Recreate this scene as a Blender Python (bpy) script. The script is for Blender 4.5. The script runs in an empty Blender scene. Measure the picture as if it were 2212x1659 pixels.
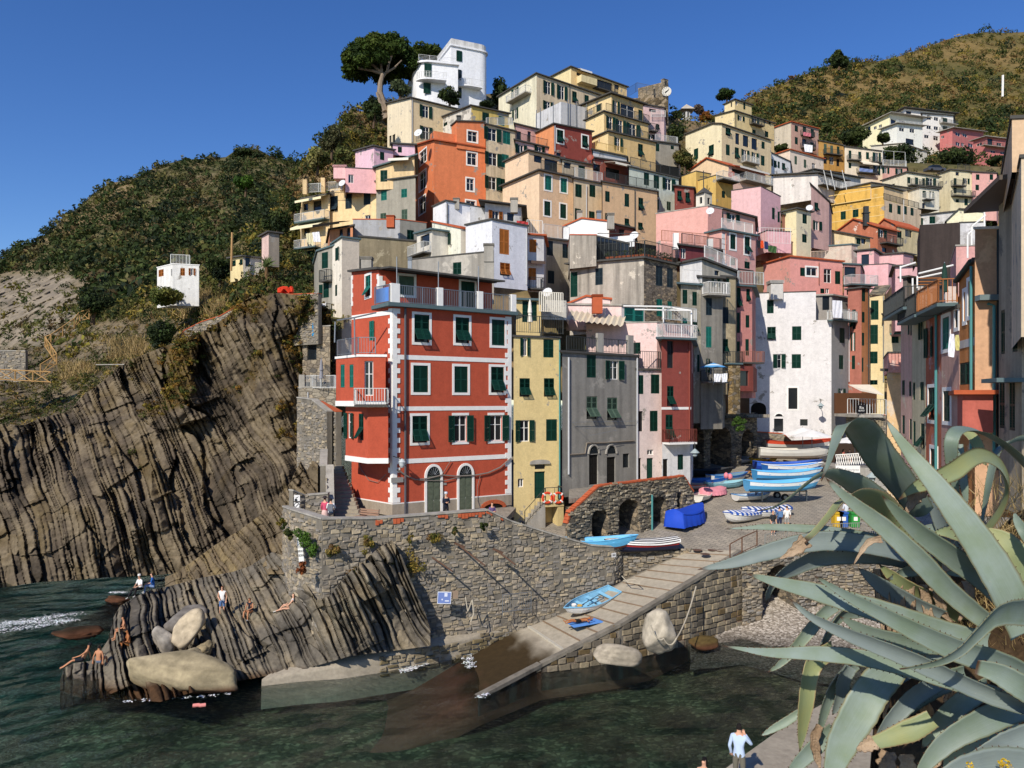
import bpy, bmesh, math, random
import numpy as np
from mathutils import Vector, Matrix
R_ = math.radians
random.seed(7)
SC = bpy.context.scene
COL = SC.collection
# ------------------------------------------------------------------ camera, sky, sun, exposure
FPX, HY, EYE = 760.0, 400.0, 15.0          # focal length in pixels of a 1024 frame, horizon row, eye height above the sea
cam = bpy.data.cameras.new('camera'); camo = bpy.data.objects.new('camera', cam); COL.objects.link(camo)
camo.location = (0, 0, EYE); camo.rotation_euler = (R_(90), 0, 0)
cam.sensor_width = 36; cam.lens = FPX / 1024 * 36; cam.shift_y = (HY - 384) / 1024
cam.clip_start = 0.1; cam.clip_end = 5000
SC.camera = camo
SUN = Vector((-0.37, -0.71, 0.60)).normalized()   # towards the sun
w = bpy.data.worlds.new('World'); SC.world = w; w.use_nodes = True
wn = w.node_tree; bg = wn.nodes['Background']
sky = wn.nodes.new('ShaderNodeTexSky'); sky.sky_type = 'NISHITA'; sky.sun_disc = False
sky.sun_elevation = math.asin(SUN.z); sky.sun_rotation = math.atan2(SUN.x, SUN.y)
sky.altitude = 400; sky.air_density = 1.0; sky.dust_density = 0.15; sky.ozone_density = 5.0
hs = wn.nodes.new('ShaderNodeHueSaturation'); hs.inputs['Saturation'].default_value = 1.2; hs.inputs['Hue'].default_value = 0.512
wn.links.new(sky.outputs[0], hs.inputs['Color']); wn.links.new(hs.outputs[0], bg.inputs[0])
bg.inputs[1].default_value = 0.115
sl = bpy.data.lights.new('sun', 'SUN'); sl.energy = 4.2; sl.angle = R_(0.5); sl.color = (1.0, 0.93, 0.82)
so = bpy.data.objects.new('sun', sl); COL.objects.link(so); so.location = (-60, -90, 90)
so.rotation_euler = SUN.to_track_quat('Z', 'Y').to_euler()
SC.view_settings.view_transform = 'Standard'; SC.view_settings.look = 'None'
SC.view_settings.gamma = 1; SC.view_settings.use_curve_mapping = False; SC.view_settings.exposure = 0.2
SC.cycles.max_bounces = 6; SC.cycles.diffuse_bounces = 3; SC.cycles.transparent_max_bounces = 8

# ------------------------------------------------------------------ pixels to places
K = 1024 / 2212 / 4
def T(tile, x, y):
    return (tile % 10) * 256 + x * K, (tile // 10) * 192 + y * K
def P(x, y, D):
    return Vector(((x - 512) / FPX * D, D, EYE - (y - HY) / FPX * D))
def PT(tile, x, y, D):
    return P(*T(tile, x, y), D)
def PZ(x, y, z):                              # the point of height z seen at pixel x, y
    return P(x, y, (EYE - z) * FPX / (y - HY))
def PZT(tile, x, y, z):
    return PZ(*T(tile, x, y), z)

# ------------------------------------------------------------------ objects
def tag(o, label=None, cat=None, group=None, kind=None):
    if label: o['label'] = label
    if cat: o['category'] = cat
    if group: o['group'] = group
    if kind: o['kind'] = kind
    return o
def empty(name, loc, label=None, cat=None, group=None, rz=0.0):
    o = bpy.data.objects.new(name, None); COL.objects.link(o)
    o.location = loc; o.rotation_euler[2] = rz; o.empty_display_size = 0.2
    return tag(o, label, cat, group)
def link(name, me, parent=None, mat4=None):
    o = bpy.data.objects.new(name, me); COL.objects.link(o)
    if parent is not None: o.parent = parent
    if mat4 is not None: o.matrix_basis = mat4
    return o
def copy_tree(o, parent=None):
    c = o.copy(); COL.objects.link(c)
    if parent is not None: c.parent = parent
    for ch in list(o.children): copy_tree(ch, c)
    return c
class MB:
    def __init__(s): s.v = []; s.f = []; s.m = []; s.c = []; s.col = None
    def add(s, vs, fs, m=0):
        b = len(s.v); s.v.extend([tuple(q) for q in vs])
        if s.col is not None: s.c.extend([s.col] * len(vs))
        for f in fs: s.f.append([b + i for i in f]); s.m.append(m)
    def box(s, a, b, m=0):
        x0, y0, z0 = a; x1, y1, z1 = b
        s.add([(x0,y0,z0),(x1,y0,z0),(x1,y1,z0),(x0,y1,z0),(x0,y0,z1),(x1,y0,z1),(x1,y1,z1),(x0,y1,z1)],
              [(0,3,2,1),(4,5,6,7),(0,1,5,4),(1,2,6,5),(2,3,7,6),(3,0,4,7)], m)
    def obox(s, c, ax, ay, az, m=0):          # centre and three half-axis vectors
        c = Vector(c); vs = []
        for k in ((-1,-1,-1),(1,-1,-1),(1,1,-1),(-1,1,-1),(-1,-1,1),(1,-1,1),(1,1,1),(-1,1,1)):
            vs.append(c + ax*k[0] + ay*k[1] + az*k[2])
        s.add(vs, [(0,3,2,1),(4,5,6,7),(0,1,5,4),(1,2,6,5),(2,3,7,6),(3,0,4,7)], m)
    def bar(s, a, b, r, n=5, m=0, r2=None):
        s.tube([a, b], [r, r if r2 is None else r2], n, m)
    def tube(s, pts, r, n=6, m=0, cap=True):
        pts = [Vector(p) for p in pts]; k = len(pts)
        rr = list(r) if hasattr(r, '__len__') else [r] * k
        vs = []; prev = None
        for i, p in enumerate(pts):
            t = (pts[min(i+1, k-1)] - pts[max(i-1, 0)])
            t = t.normalized() if t.length > 1e-9 else Vector((0,0,1))
            if prev is None:
                a = t.orthogonal().normalized()
            else:
                a = prev - t * prev.dot(t)
                a = a.normalized() if a.length > 1e-6 else t.orthogonal().normalized()
            prev = a; b = t.cross(a)
            for j in range(n):
                q = 2 * math.pi * j / n
                vs.append(p + (a * math.cos(q) + b * math.sin(q)) * rr[i])
        fs = []
        for i in range(k - 1):
            for j in range(n):
                fs.append((i*n+j, i*n+(j+1) % n, (i+1)*n+(j+1) % n, (i+1)*n+j))
        if cap:
            fs.append(tuple(range(n))[::-1]); fs.append(tuple((k-1)*n+j for j in range(n)))
        s.add(vs, fs, m)
    def prism(s, poly, z0, z1, m=0, mt=None):  # plan polygon, anticlockwise
        n = len(poly); zt = z1 if hasattr(z1, '__len__') else [z1] * n
        vs = [(p[0], p[1], z0) for p in poly] + [(p[0], p[1], zt[i]) for i, p in enumerate(poly)]
        s.add(vs, [(i, (i+1) % n, n+(i+1) % n, n+i) for i in range(n)] + [tuple(range(n))[::-1]], m)
        s.add(vs[n:], [tuple(range(n))], m if mt is None else mt)
    def lathe(s, prof, c, n=12, m=0):          # profile of (radius, z)
        vs = []
        for r, z in prof:
            for j in range(n):
                q = 2*math.pi*j/n; vs.append((c[0]+r*math.cos(q), c[1]+r*math.sin(q), c[2]+z))
        fs = [(i*n+j, i*n+(j+1) % n, (i+1)*n+(j+1) % n, (i+1)*n+j) for i in range(len(prof)-1) for j in range(n)]
        fs.append(tuple(range(n))[::-1]); fs.append(tuple((len(prof)-1)*n+j for j in range(n)))
        s.add(vs, fs, m)
    def mesh(s, name, mats, off=(0,0,0), smooth=False):
        me = bpy.data.meshes.new(name)
        off = Vector(off)
        me.from_pydata([tuple(Vector(q) - off) for q in s.v], [], s.f)
        mats = mats if isinstance(mats, (list, tuple)) else [mats]
        for q in mats: me.materials.append(q)
        if len(mats) > 1: me.polygons.foreach_set('material_index', s.m)
        if s.c:
            ca = me.color_attributes.new('Col', 'FLOAT_COLOR', 'POINT')
            ca.data.foreach_set('color', np.array([(c[0], c[1], c[2], 1) for c in s.c], 'f').ravel())
        if smooth: me.polygons.foreach_set('use_smooth', [True] * len(s.f))
        me.update(); return me
    def build(s, name, mats, parent=None, off=None, smooth=False):
        if off is None: off = parent_loc(parent) if parent is not None else (0, 0, 0)
        o = link(name, s.mesh(name, mats, off, smooth), parent)
        if parent is None: o.location = off
        return o
def parent_loc(o):
    v = Vector((0, 0, 0))
    while o is not None:
        v = v + o.location; o = o.parent
    return v
def npmesh(name, V, F, mat, cols=None, smooth=False, fcols=None):
    V = np.asarray(V, 'f'); F = np.asarray(F, 'i'); k = F.shape[1]
    me = bpy.data.meshes.new(name)
    me.vertices.add(len(V)); me.vertices.foreach_set('co', V.ravel())
    me.loops.add(F.size); me.loops.foreach_set('vertex_index', F.ravel())
    me.polygons.add(len(F)); me.polygons.foreach_set('loop_start', np.arange(0, F.size, k, dtype='i'))
    me.polygons.foreach_set('loop_total', np.full(len(F), k, 'i'))
    if smooth: me.polygons.foreach_set('use_smooth', np.ones(len(F), bool))
    if cols is not None:
        ca = me.color_attributes.new('Col', 'FLOAT_COLOR', 'POINT')
        c = np.ones((len(V), 4), 'f'); c[:, :3] = cols; ca.data.foreach_set('color', c.ravel())
    me.materials.append(mat); me.update(calc_edges=True)
    return me

# ------------------------------------------------------------------ noise
def _h(ix, iy, iz):
    n = (ix * 374761393 + iy * 668265263 + iz * 1440662683) & 0x7fffffff
    n = ((n ^ (n >> 13)) * 1274126177) & 0x7fffffff
    return ((n ^ (n >> 16)) & 0xffff) / 65535.0
def vnoise(x, y, z):
    x, y, z = np.broadcast_arrays(np.asarray(x, float), np.asarray(y, float), np.asarray(z, float))
    ix, iy, iz = np.floor(x).astype(np.int64), np.floor(y).astype(np.int64), np.floor(z).astype(np.int64)
    fx, fy, fz = x - ix, y - iy, z - iz
    fx, fy, fz = fx*fx*(3-2*fx), fy*fy*(3-2*fy), fz*fz*(3-2*fz)
    def L(a, b, t): return a + (b - a) * t
    return L(L(L(_h(ix,iy,iz), _h(ix+1,iy,iz), fx), L(_h(ix,iy+1,iz), _h(ix+1,iy+1,iz), fx), fy),
             L(L(_h(ix,iy,iz+1), _h(ix+1,iy,iz+1), fx), L(_h(ix,iy+1,iz+1), _h(ix+1,iy+1,iz+1), fx), fy), fz) * 2 - 1
def fbm(x, y, z, o=4):
    s = 0; a = 1.0; t = 0
    for i in range(o):
        s = s + a * vnoise(x * 2**i + 17*i, y * 2**i, z * 2**i); t += a; a *= 0.5
    return s / t
def hsh(*a):
    n = np.zeros_like(np.asarray(a[0]), dtype=np.int64)
    for i, q in enumerate(a): n = n + np.asarray(q, np.int64) * (374761393, 668265263, 1440662683)[i]
    return _h(n, n // 7 + 3, n // 13 + 5)

# ------------------------------------------------------------------ materials
def lin(h):
    if not isinstance(h, str): return tuple(h)
    c = [int(h[i:i+2], 16) / 255 for i in (0, 2, 4)]
    return tuple(q / 12.92 if q <= 0.04045 else ((q + 0.055) / 1.055) ** 2.4 for q in c)
class N:
    def __init__(s, name):
        s.m = bpy.data.materials.new(name); s.m.use_nodes = True
        s.t = s.m.node_tree; s.b = s.t.nodes['Principled BSDF']; s.out = s.t.nodes['Material Output']
        s.g = s.t.nodes.new('ShaderNodeNewGeometry')
        s.b.inputs['Specular IOR Level'].default_value = 0.25
    def n(s, ty, **kw):
        q = s.t.nodes.new(ty)
        for k, v in kw.items(): setattr(q, k, v)
        return q
    def l(s, a, b): s.t.links.new(a, b)
    def pos(s, sx=1, sy=1, sz=1, obj=False):
        mp = s.n('ShaderNodeMapping'); mp.inputs['Scale'].default_value = (sx, sy, sz)
        if obj: s.l(s.n('ShaderNodeTexCoord').outputs['Object'], mp.inputs[0])
        else: s.l(s.g.outputs['Position'], mp.inputs[0])
        return mp.outputs[0]
    def noise(s, scale, vec=None, detail=3, rough=0.55, out=0):
        q = s.n('ShaderNodeTexNoise'); q.inputs['Scale'].default_value = scale
        q.inputs['Detail'].default_value = detail; q.inputs['Roughness'].default_value = rough
        s.l(vec if vec is not None else s.g.outputs['Position'], q.inputs['Vector']); return q.outputs[out]
    def ramp(s, v, stops):
        q = s.n('ShaderNodeValToRGB'); e = q.color_ramp.elements
        while len(e) < len(stops): e.new(0.5)
        for i, (p, c) in enumerate(stops):
            e[i].position = p; c = c if hasattr(c, '__len__') else (c, c, c); e[i].color = (*c[:3], 1)
        s.l(v, q.inputs[0]); return q.outputs[0]
    def mix(s, f, a, b, mode='MIX'):
        q = s.n('ShaderNodeMix', data_type='RGBA', blend_type=mode)
        for v, i in ((f, 0), (a, 6), (b, 7)):
            if hasattr(v, 'is_linked'): s.l(v, q.inputs[i])
            elif i == 0: q.inputs[0].default_value = v
            else: q.inputs[i].default_value = (*v[:3], 1)
        return q.outputs[2]
    def mul(s, a, b):
        q = s.n('ShaderNodeMath', operation='MULTIPLY')
        for v, i in ((a, 0), (b, 1)):
            if hasattr(v, 'is_linked'): s.l(v, q.inputs[i])
            else: q.inputs[i].default_value = v
        return q.outputs[0]
    def bump(s, h, strength, dist=0.02):
        q = s.n('ShaderNodeBump'); q.inputs['Strength'].default_value = strength; q.inputs['Distance'].default_value = dist
        s.l(h, q.inputs['Height']); s.l(q.outputs[0], s.b.inputs['Normal'])
    def col(s, c): s.l(c, s.b.inputs['Base Color'])
    def attr(s, name='Col'):
        q = s.n('ShaderNodeAttribute'); q.attribute_name = name; return q.outputs['Color']
    def rough(s, v): s.b.inputs['Roughness'].default_value = v; return s
_mc = {}
def plain(c, rough=0.6, metal=0.0, var=0.12, name=None, scale=3.0):
    k = ('p', c, rough, metal)
    if k in _mc: return _mc[k]
    q = N(name or 'paint'); q.rough(rough); q.b.inputs['Metallic'].default_value = metal
    L = lin(c)
    v = q.noise(scale, detail=4)
    q.col(q.mix(v, tuple(x * (1 - var) for x in L), tuple(min(1, x * (1 + var)) for x in L)))
    _mc[k] = q.m; return q.m
def stucco(c, dirt=0.35, patch=0.0, pc='8f8a80', name='stucco'):
    k = ('s', c, dirt, patch, pc)
    if k in _mc: return _mc[k]
    q = N(name); q.rough(0.92); L = lin(c); g_ = 0.3 * L[0] + 0.6 * L[1] + 0.1 * L[2]; k_ = 0.12 if max(L) > 6 * min(L) and max(L) > .4 else 0.2; L = tuple(min(0.82, (x * (1 - k_) + g_ * k_) * 1.06) for x in L)
    big = q.noise(0.45, detail=5, rough=0.6); fine = q.noise(9.0, detail=3)
    streak = q.noise(1.0, q.pos(1.6, 1.6, 0.12), detail=4)
    c1 = q.mix(big, tuple(x * (1 - 0.35 * dirt) for x in L), tuple(min(1, x * 1.07) for x in L))
    st = q.ramp(streak, [(0.42, 1.0), (0.75, 1 - dirt * 0.75)])
    c2 = q.mix(1.0, c1, st, 'MULTIPLY')
    if patch > 0:
        pn = q.noise(0.55, detail=6, rough=0.7)
        pm = q.ramp(pn, [(0.62 - 0.25 * patch, 0), (0.66 - 0.25 * patch, 1)])
        c2 = q.mix(pm, c2, lin(pc))
    c2 = q.mix(1.0, c2, q.ramp(q.noise(2.3, detail=6, rough=.65), [(.32, .9), (.6, 1.04)]), 'MULTIPLY')
    gr = q.ramp(fine, [(0.3, 0.86), (0.7, 1.06)])
    q.col(q.mix(0.7, c2, gr, 'MULTIPLY')); q.bump(fine, 0.25, 0.02)
    _mc[k] = q.m; return q.m
def vcol(name, rough=0.9, grain=8.0, amt=0.35, bump=0.3, bd=0.03, spec=0.2, trans=0.0):
    k = ('v', name)
    if k in _mc: return _mc[k]
    q = N(name); q.rough(rough); q.b.inputs['Specular IOR Level'].default_value = spec
    f = q.noise(grain, detail=5, rough=0.65)
    g = q.ramp(f, [(0.25, 1 - amt), (0.75, 1 + amt * 0.6)])
    q.col(q.mix(1.0, q.attr(), g, 'MULTIPLY'))
    if bump: q.bump(f, bump, bd)
    _mc[k] = q.m; return q.m
def foliage(name='foliage'):
    k = ('f', name)
    if k in _mc: return _mc[k]
    q = N(name); q.rough(0.75); q.b.inputs['Specular IOR Level'].default_value = 0.15
    q.col(q.attr())
    tr = q.n('ShaderNodeBsdfTranslucent'); q.l(q.attr(), tr.inputs[0])
    mx = q.n('ShaderNodeMixShader'); mx.inputs[0].default_value = 0.22
    q.l(q.b.outputs[0], mx.inputs[1]); q.l(tr.outputs[0], mx.inputs[2]); q.l(mx.outputs[0], q.out.inputs[0])
    _mc[k] = q.m; return q.m
def stonewall(c1='8d8478', c2='6d665c', scale=2.2, name='stonework'):
    k = ('w', c1, c2, scale)
    if k in _mc: return _mc[k]
    q = N(name); q.rough(0.95)
    v = q.n('ShaderNodeTexVoronoi'); v.inputs['Scale'].default_value = scale; q.l(q.pos(1, 1, 1.9), v.inputs['Vector'])
    e = q.n('ShaderNodeTexVoronoi', feature='DISTANCE_TO_EDGE'); e.inputs['Scale'].default_value = scale; q.l(q.pos(1, 1, 1.9), e.inputs['Vector'])
    cc = q.n('ShaderNodeSeparateColor'); q.l(v.outputs['Color'], cc.inputs[0])
    base = q.ramp(cc.outputs[0], [(0, lin(c2)), (0.5, lin(c1)), (0.85, lin('a39177')), (1, lin('5a5650'))])
    mo = q.ramp(e.outputs[0], [(0.02, 0.55), (0.09, 1.0)])
    fi = q.ramp(q.noise(7, detail=4), [(0.3, 0.75), (0.7, 1.15)])
    q.col(q.mix(1.0, q.mix(1.0, base, mo, 'MULTIPLY'), fi, 'MULTIPLY')); q.bump(mo, 0.7, 0.08)
    _mc[k] = q.m; return q.m
GLASS = N('dark_glass'); GLASS.b.inputs['Base Color'].default_value = (0.012, 0.015, 0.018, 1); GLASS.rough(0.12); GLASS.b.inputs['Specular IOR Level'].default_value = 0.5; GLASS = GLASS.m
DARK = plain('17140f', 0.9); WHITE = plain('e9e6df', 0.6); METAL = plain('8b8f92', 0.45, 0.6)
RAILW = plain('cfcfca', 0.5); RAILD = plain('3a3d3c', 0.5); SLATE = plain('4d4b47', 0.85, var=0.25); SLATEG = plain('56686a', 0.7, var=0.15)
GREEN = plain('0e382d', 0.55, var=0.2); TEAL = plain('1f6f63', 0.55, var=0.2); NAVY = plain('1f2f38', 0.6); WOOD = plain('a9662c', 0.55, var=0.25)
WGREEN = plain('4f6353', 0.7, var=0.3); TERRA = plain('b35a38', 0.85, var=0.3); CONC = stucco('a9a294', 0.5)
PIPEW = plain('b9babb', 0.5); TEALP = plain('4f8a88', 0.55)

# ------------------------------------------------------------------ the sea, the hills, the cliff, the rocks
def rbf(ctrl):
    c = np.array(ctrl, float); p = c[:, :2] / 100; n = len(p)
    d = np.linalg.norm(p[:, None] - p[None], axis=2)
    A = np.zeros((n + 3, n + 3)); A[:n, :n] = d + np.eye(n) * 1e-6; A[:n, n] = 1; A[:n, n+1:] = p; A[n, :n] = 1; A[n+1:, :n] = p.T
    s = np.linalg.solve(A, np.concatenate([c[:, 2], [0, 0, 0]]))
    def f(x, y):
        x = np.asarray(x, float); q = np.stack([x.ravel() / 100, np.asarray(y, float).ravel() / 100], 1)
        out = np.empty(len(q))
        for i in range(0, len(q), 20000):
            dd = np.linalg.norm(q[i:i+20000, None] - p[None], axis=2); out[i:i+20000] = dd @ s[:n]
        return (out + s[n] + q @ s[n+1:]).reshape(x.shape)
    return f
def unproj(x, y, D): return np.stack([(x - 512) / FPX * D, D, EYE - (y - HY) / FPX * D], -1)
def sheet(xs, top, bot, ny, depth, back=((6, 1.0), (20, 6.0))):
    """A ground sheet whose rows run from the bottom to the skyline and then fall away behind it."""
    xs = np.asarray(xs, float); yt = np.interp(xs, *zip(*top)); yb = np.interp(xs, *zip(*bot))
    v = np.linspace(0, 1, ny)[:, None]
    y = yb[None] + (yt - yb)[None] * v; x = np.broadcast_to(xs[None], y.shape)
    D = depth(x, y)
    return x, y, D
def grid_mesh(name, Pn, mat, cols, back=None, smooth=True):
    ny, nx = Pn.shape[:2]
    if back is not None:
        rows = [Pn]
        for db, dz in back:
            q = Pn[-1:].copy(); q[..., 0] *= 1 + db / np.maximum(q[..., 1], 1); q[..., 1] += db; q[..., 2] -= dz; rows.append(q)
        Pn = np.concatenate(rows); cols = np.concatenate([cols] + [cols[-1:]] * len(back)); ny = Pn.shape[0]
    i = np.arange(ny * nx).reshape(ny, nx)
    F = np.stack([i[:-1, :-1], i[:-1, 1:], i[1:, 1:], i[1:, :-1]], -1).reshape(-1, 4)
    return npmesh(name, Pn.reshape(-1, 3), F, mat, cols.reshape(-1, 3), smooth)
def strata(Pn, nb, tv, seed, th=(0.22, 0.6), amp=0.5, group=3.5, gamp=1.2, seg=(1.5, 5), rib=0):
    """Bedded rock: tilted layers of uneven thickness, broken along their length, with clefts between groups of them."""
    rs = np.random.RandomState(seed); nb = np.array(nb) / np.linalg.norm(nb); tv = np.array(tv) / np.linalg.norm(tv)
    s = Pn @ nb; t = Pn @ tv
    s = s + 0.8 * fbm(Pn[..., 0] * .1, Pn[..., 1] * .1, Pn[..., 2] * .1, 3) + 0.09 * fbm(Pn[..., 0] * .8, Pn[..., 1] * .8, Pn[..., 2] * .8, 3)
    s0 = s.min(); n = int((s.max() - s0) / th[0]) + 4
    tk = rs.uniform(th[0], th[1], n) * rs.choice([0.6, 1, 1, 1.7], n); edges = np.concatenate([[0], np.cumsum(tk)])
    i = np.clip(np.searchsorted(edges, s - s0, 'right') - 1, 0, n - 1)
    fr = (s - s0 - edges[i]) / tk[i]
    ln = rs.uniform(seg[0], seg[1], n); off = rs.uniform(0, 50, n)
    ts = (t + off[i] + .45 * fbm(s * 2.2, t * .5, s * 0, 2)) / ln[i]; sg = np.floor(ts); tf = ts - sg
    rnd = hsh(i, sg)
    d = rs.uniform(-1, 1, n)[i] * amp * 0.55 + (rnd - 0.5) * amp * 1.1
    ed = np.minimum(fr, 1 - fr) * tk[i]
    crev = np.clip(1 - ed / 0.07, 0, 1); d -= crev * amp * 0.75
    d -= np.clip(1 - np.minimum(tf, 1 - tf) * ln[i] / 0.08, 0, 1) * amp * 0.12
    d += rib * (1 - 2.2 * np.abs(fbm(s * .22, t * .05, s * .04 + seed, 3))) - rib * .5
    d += (1 - (2 * fr - 1) ** 2) * 0.12 * amp
    gq = (s + 1.3 * vnoise(t * .15, s * .1, 0) + 0.8 * vnoise(t * .35, s * .3, 4)) / group; g = np.floor(gq); gf = (gq - g) * group
    gr = hsh(g, np.floor(t / 9 + 3 * hsh(g, g)) + seed); d += (gr - 0.5) * 2 * gamp - 1.1 * gamp * np.clip(1 - gf / (0.25 + 0.5 * hsh(g, g * 0 + 7)), 0, 1)
    d -= 0.5 * gamp * np.clip(fbm(Pn[..., 0] * .3 + 9, Pn[..., 1] * .3, Pn[..., 2] * .15, 3) * 3 - 0.5, 0, 1)
    am = 0.35 + 1.1 * np.clip(0.5 + 1.4 * fbm(Pn[..., 0] * .16 + seed, Pn[..., 1] * .16, Pn[..., 2] * .16, 3), 0, 1); d = d * am
    if rib:
        lg = (t + 1.5 * fbm(s * .3, t * .2, s * 0 + seed, 3)) / 2.6; d += 0.55 * rib / 2.6 * (hsh(np.floor(lg), np.floor(s / 1.9)) - .5) * 2 + .55 * fbm(Pn[..., 0] * .55, Pn[..., 1] * .55, Pn[..., 2] * .55, 5)
    d += 0.06 * vnoise(Pn[..., 0] * 2.5, Pn[..., 1] * 2.5, Pn[..., 2] * 2.5)
    d += 0.25 * amp * fbm(Pn[..., 0] * 1.1, Pn[..., 1] * 1.1, Pn[..., 2] * 1.1, 4) * 2
    return d, rs.uniform(0, 1, n)[i] * 0.22 + rnd * 0.28 + 0.25 + 0.5 * fbm(Pn[..., 0] * .4, Pn[..., 1] * .4, Pn[..., 2] * .4, 4), crev
def rockcol(q, ramp):
    r = np.array([lin(c) for c in ramp]); k = q * (len(r) - 1); a = np.clip(k.astype(int), 0, len(r) - 2); f = (k - a)[..., None]
    return r[a] * (1 - f) + r[a + 1] * f
def push(Pn, d):                                # move along the line of sight of the point, in metres, towards the sea
    e = Pn - np.array([0, 0, EYE]); return Pn - e / np.linalg.norm(e, axis=-1, keepdims=True) * d[..., None]

ROCK = vcol('bedded_rock', 0.92, 2.5, 0.45, 0.6, 0.12)
HILLM = vcol('hill_ground', 0.95, 0.5, 0.4, 0.4, 0.3)
# far headland on the left
hl_top = [(-40, 285), (0, 262), (20, 248), (38, 240), (60, 222), (80, 206), (98, 190), (112, 183), (135, 178), (150, 170), (160, 165), (184, 160), (200, 159), (226, 157), (236, 150), (258, 149), (270, 156), (286, 160), (304, 163), (330, 168)]
f_hl = rbf([(0, 262, 270), (60, 222, 300), (130, 178, 330), (180, 160, 345), (250, 150, 350), (300, 163, 350), (0, 300, 200), (0, 350, 160), (60, 260, 240), (120, 230, 260), (200, 200, 290), (280, 190, 290), (60, 300, 175), (120, 270, 190), (200, 240, 220), (290, 230, 170), (120, 320, 120), (200, 300, 110), (290, 280, 105), (290, 330, 92), (200, 340, 92), (100, 370, 88), (0, 400, 90)])
hx, hy, hD = sheet(np.arange(-40, 331, 2.0), hl_top, [(-40, 372), (60, 366), (110, 345), (160, 325), (230, 300), (330, 262)], 140, f_hl)
def hill_cols(x, y, Pn, rocky):
    n = fbm(Pn[..., 0] * .05, Pn[..., 1] * .05, Pn[..., 2] * .05, 4); n2 = fbm(Pn[..., 0] * .3, Pn[..., 1] * .3, Pn[..., 2] * .3, 3)
    g = np.array(lin('4a4a2a')) ; b = np.array(lin('7d6a48')); rk = np.array(lin('998c78'))
    k = np.clip(0.5 + n * 1.2 + n2 * 0.6, 0, 1)[..., None]; c = g * (1 - k) + b * k
    q = np.clip(rocky + n2 * 0.5, 0, 1)[..., None]
    return c * (1 - q) + rk * q * (0.75 + 0.35 * n2[..., None])
P0 = unproj(hx, hy, hD)
rk = np.clip(1.6 - np.abs(hx - 35) / 45, 0, 1) * np.clip((hy - 268) / 12, 0, 1) * np.clip((352 - hy) / 10, 0, 1)
rk2 = np.clip((hy - 316) / 14, 0, 1) * np.clip((160 - hx) / 30, 0, 1)
rocky = np.maximum(rk * 1.1, rk2 * 0.75)
dd = 5 * fbm(P0[..., 0] * .05, P0[..., 1] * .05, P0[..., 2] * .05, 4) + rocky * (5 * fbm(P0[..., 0] * .35, P0[..., 1] * .25, P0[..., 2] * .08, 5) + 2 * fbm(P0[..., 0] * 1.1, P0[..., 1] * 1.1, P0[..., 2] * .5, 3))
headland_pts = push(P0, dd)
link('headland_hill', grid_mesh('headland_hill', headland_pts, HILLM, hill_cols(hx, hy, P0, rocky), ((40, 12), (160, 90)))); tag(bpy.data.objects['headland_hill'], kind='structure')
# far hill on the right
hr_top = [(700, 130), (728, 112), (745, 100), (757, 93), (775, 86), (790, 80), (812, 72), (835, 64), (850, 62), (878, 61), (900, 56), (925, 48), (945, 40), (965, 35), (985, 32), (1003, 33), (1024, 32), (1080, 28)]
f_hr = rbf([(745, 100, 300), (850, 62, 360), (940, 42, 400), (1024, 32, 430), (750, 150, 235), (850, 110, 290), (940, 90, 320), (1024, 80, 350), (800, 150, 230), (900, 150, 250), (1024, 150, 255), (750, 200, 180), (850, 200, 190), (950, 190, 200), (1024, 200, 200), (700, 130, 240)])
gx, gy, gD = sheet(np.arange(690, 1081, 2.0), hr_top, [(690, 225), (1080, 225)], 100, f_hr)
P0 = unproj(gx, gy, gD); dd = 5 * fbm(P0[..., 0] * .04, P0[..., 1] * .04, P0[..., 2] * .04, 4)
terr = 1.0 * np.sin(P0[..., 2] * 0.9 + 2 * vnoise(P0[..., 0] * .02, P0[..., 1] * .02, 0))
n_ = fbm(P0[..., 0] * .04, P0[..., 1] * .04, P0[..., 2] * .08, 4)
kk = np.clip(0.5 + n_ * 1.3, 0, 1)[..., None]
cc = np.array(lin('53502a')) * (1 - kk) + np.array(lin('806a40')) * kk
righthill_pts = push(P0, dd + terr)
tag(link('terraced_hill', grid_mesh('terraced_hill', righthill_pts, HILLM, cc, ((40, 8), (200, 80)))), kind='structure')
# the slope the village stands on
v_top = [(270, 235), (286, 190), (300, 176), (306, 165), (318, 152), (338, 126), (350, 110), (362, 112), (384, 105), (400, 98), (440, 88), (480, 95), (520, 90), (560, 105), (600, 100), (650, 108), (672, 118), (700, 122), (730, 125), (780, 150), (860, 160), (960, 165), (1060, 170)]
f_vs = rbf([(x, y, D) for y, D in ((360, 80), (320, 88), (280, 94), (240, 103), (200, 113), (160, 126), (120, 140)) for x in (280, 420, 560, 660)] + [(860, 390, 112), (1040, 390, 112), (860, 280, 124), (1040, 280, 124), (860, 230, 132), (1040, 230, 132), (760, 330, 112), (860, 180, 195), (1040, 180, 195), (330, 150, 116), (350, 115, 124), (440, 88, 140), (480, 80, 142)])
vx, vy, vD = sheet(np.arange(270, 1061, 2.5), v_top, [(270, 400), (560, 400), (640, 428), (1060, 440)], 120, f_vs)
P0 = unproj(vx, vy, vD); dd = 1.2 * fbm(P0[..., 0] * .15, P0[..., 1] * .15, P0[..., 2] * .15, 4)
n_ = fbm(P0[..., 0] * .2, P0[..., 1] * .2, P0[..., 2] * .2, 4); kk = np.clip(0.5 + n_ * 1.5, 0, 1)[..., None]
village_pts = push(P0, dd - 0.5)
tag(link('village_hillside', grid_mesh('village_hillside', village_pts, HILLM, np.array(lin('54502f')) * (1 - kk) + np.array(lin('8a7455')) * kk, ((25, 8), (80, 50)))), kind='structure')
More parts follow.
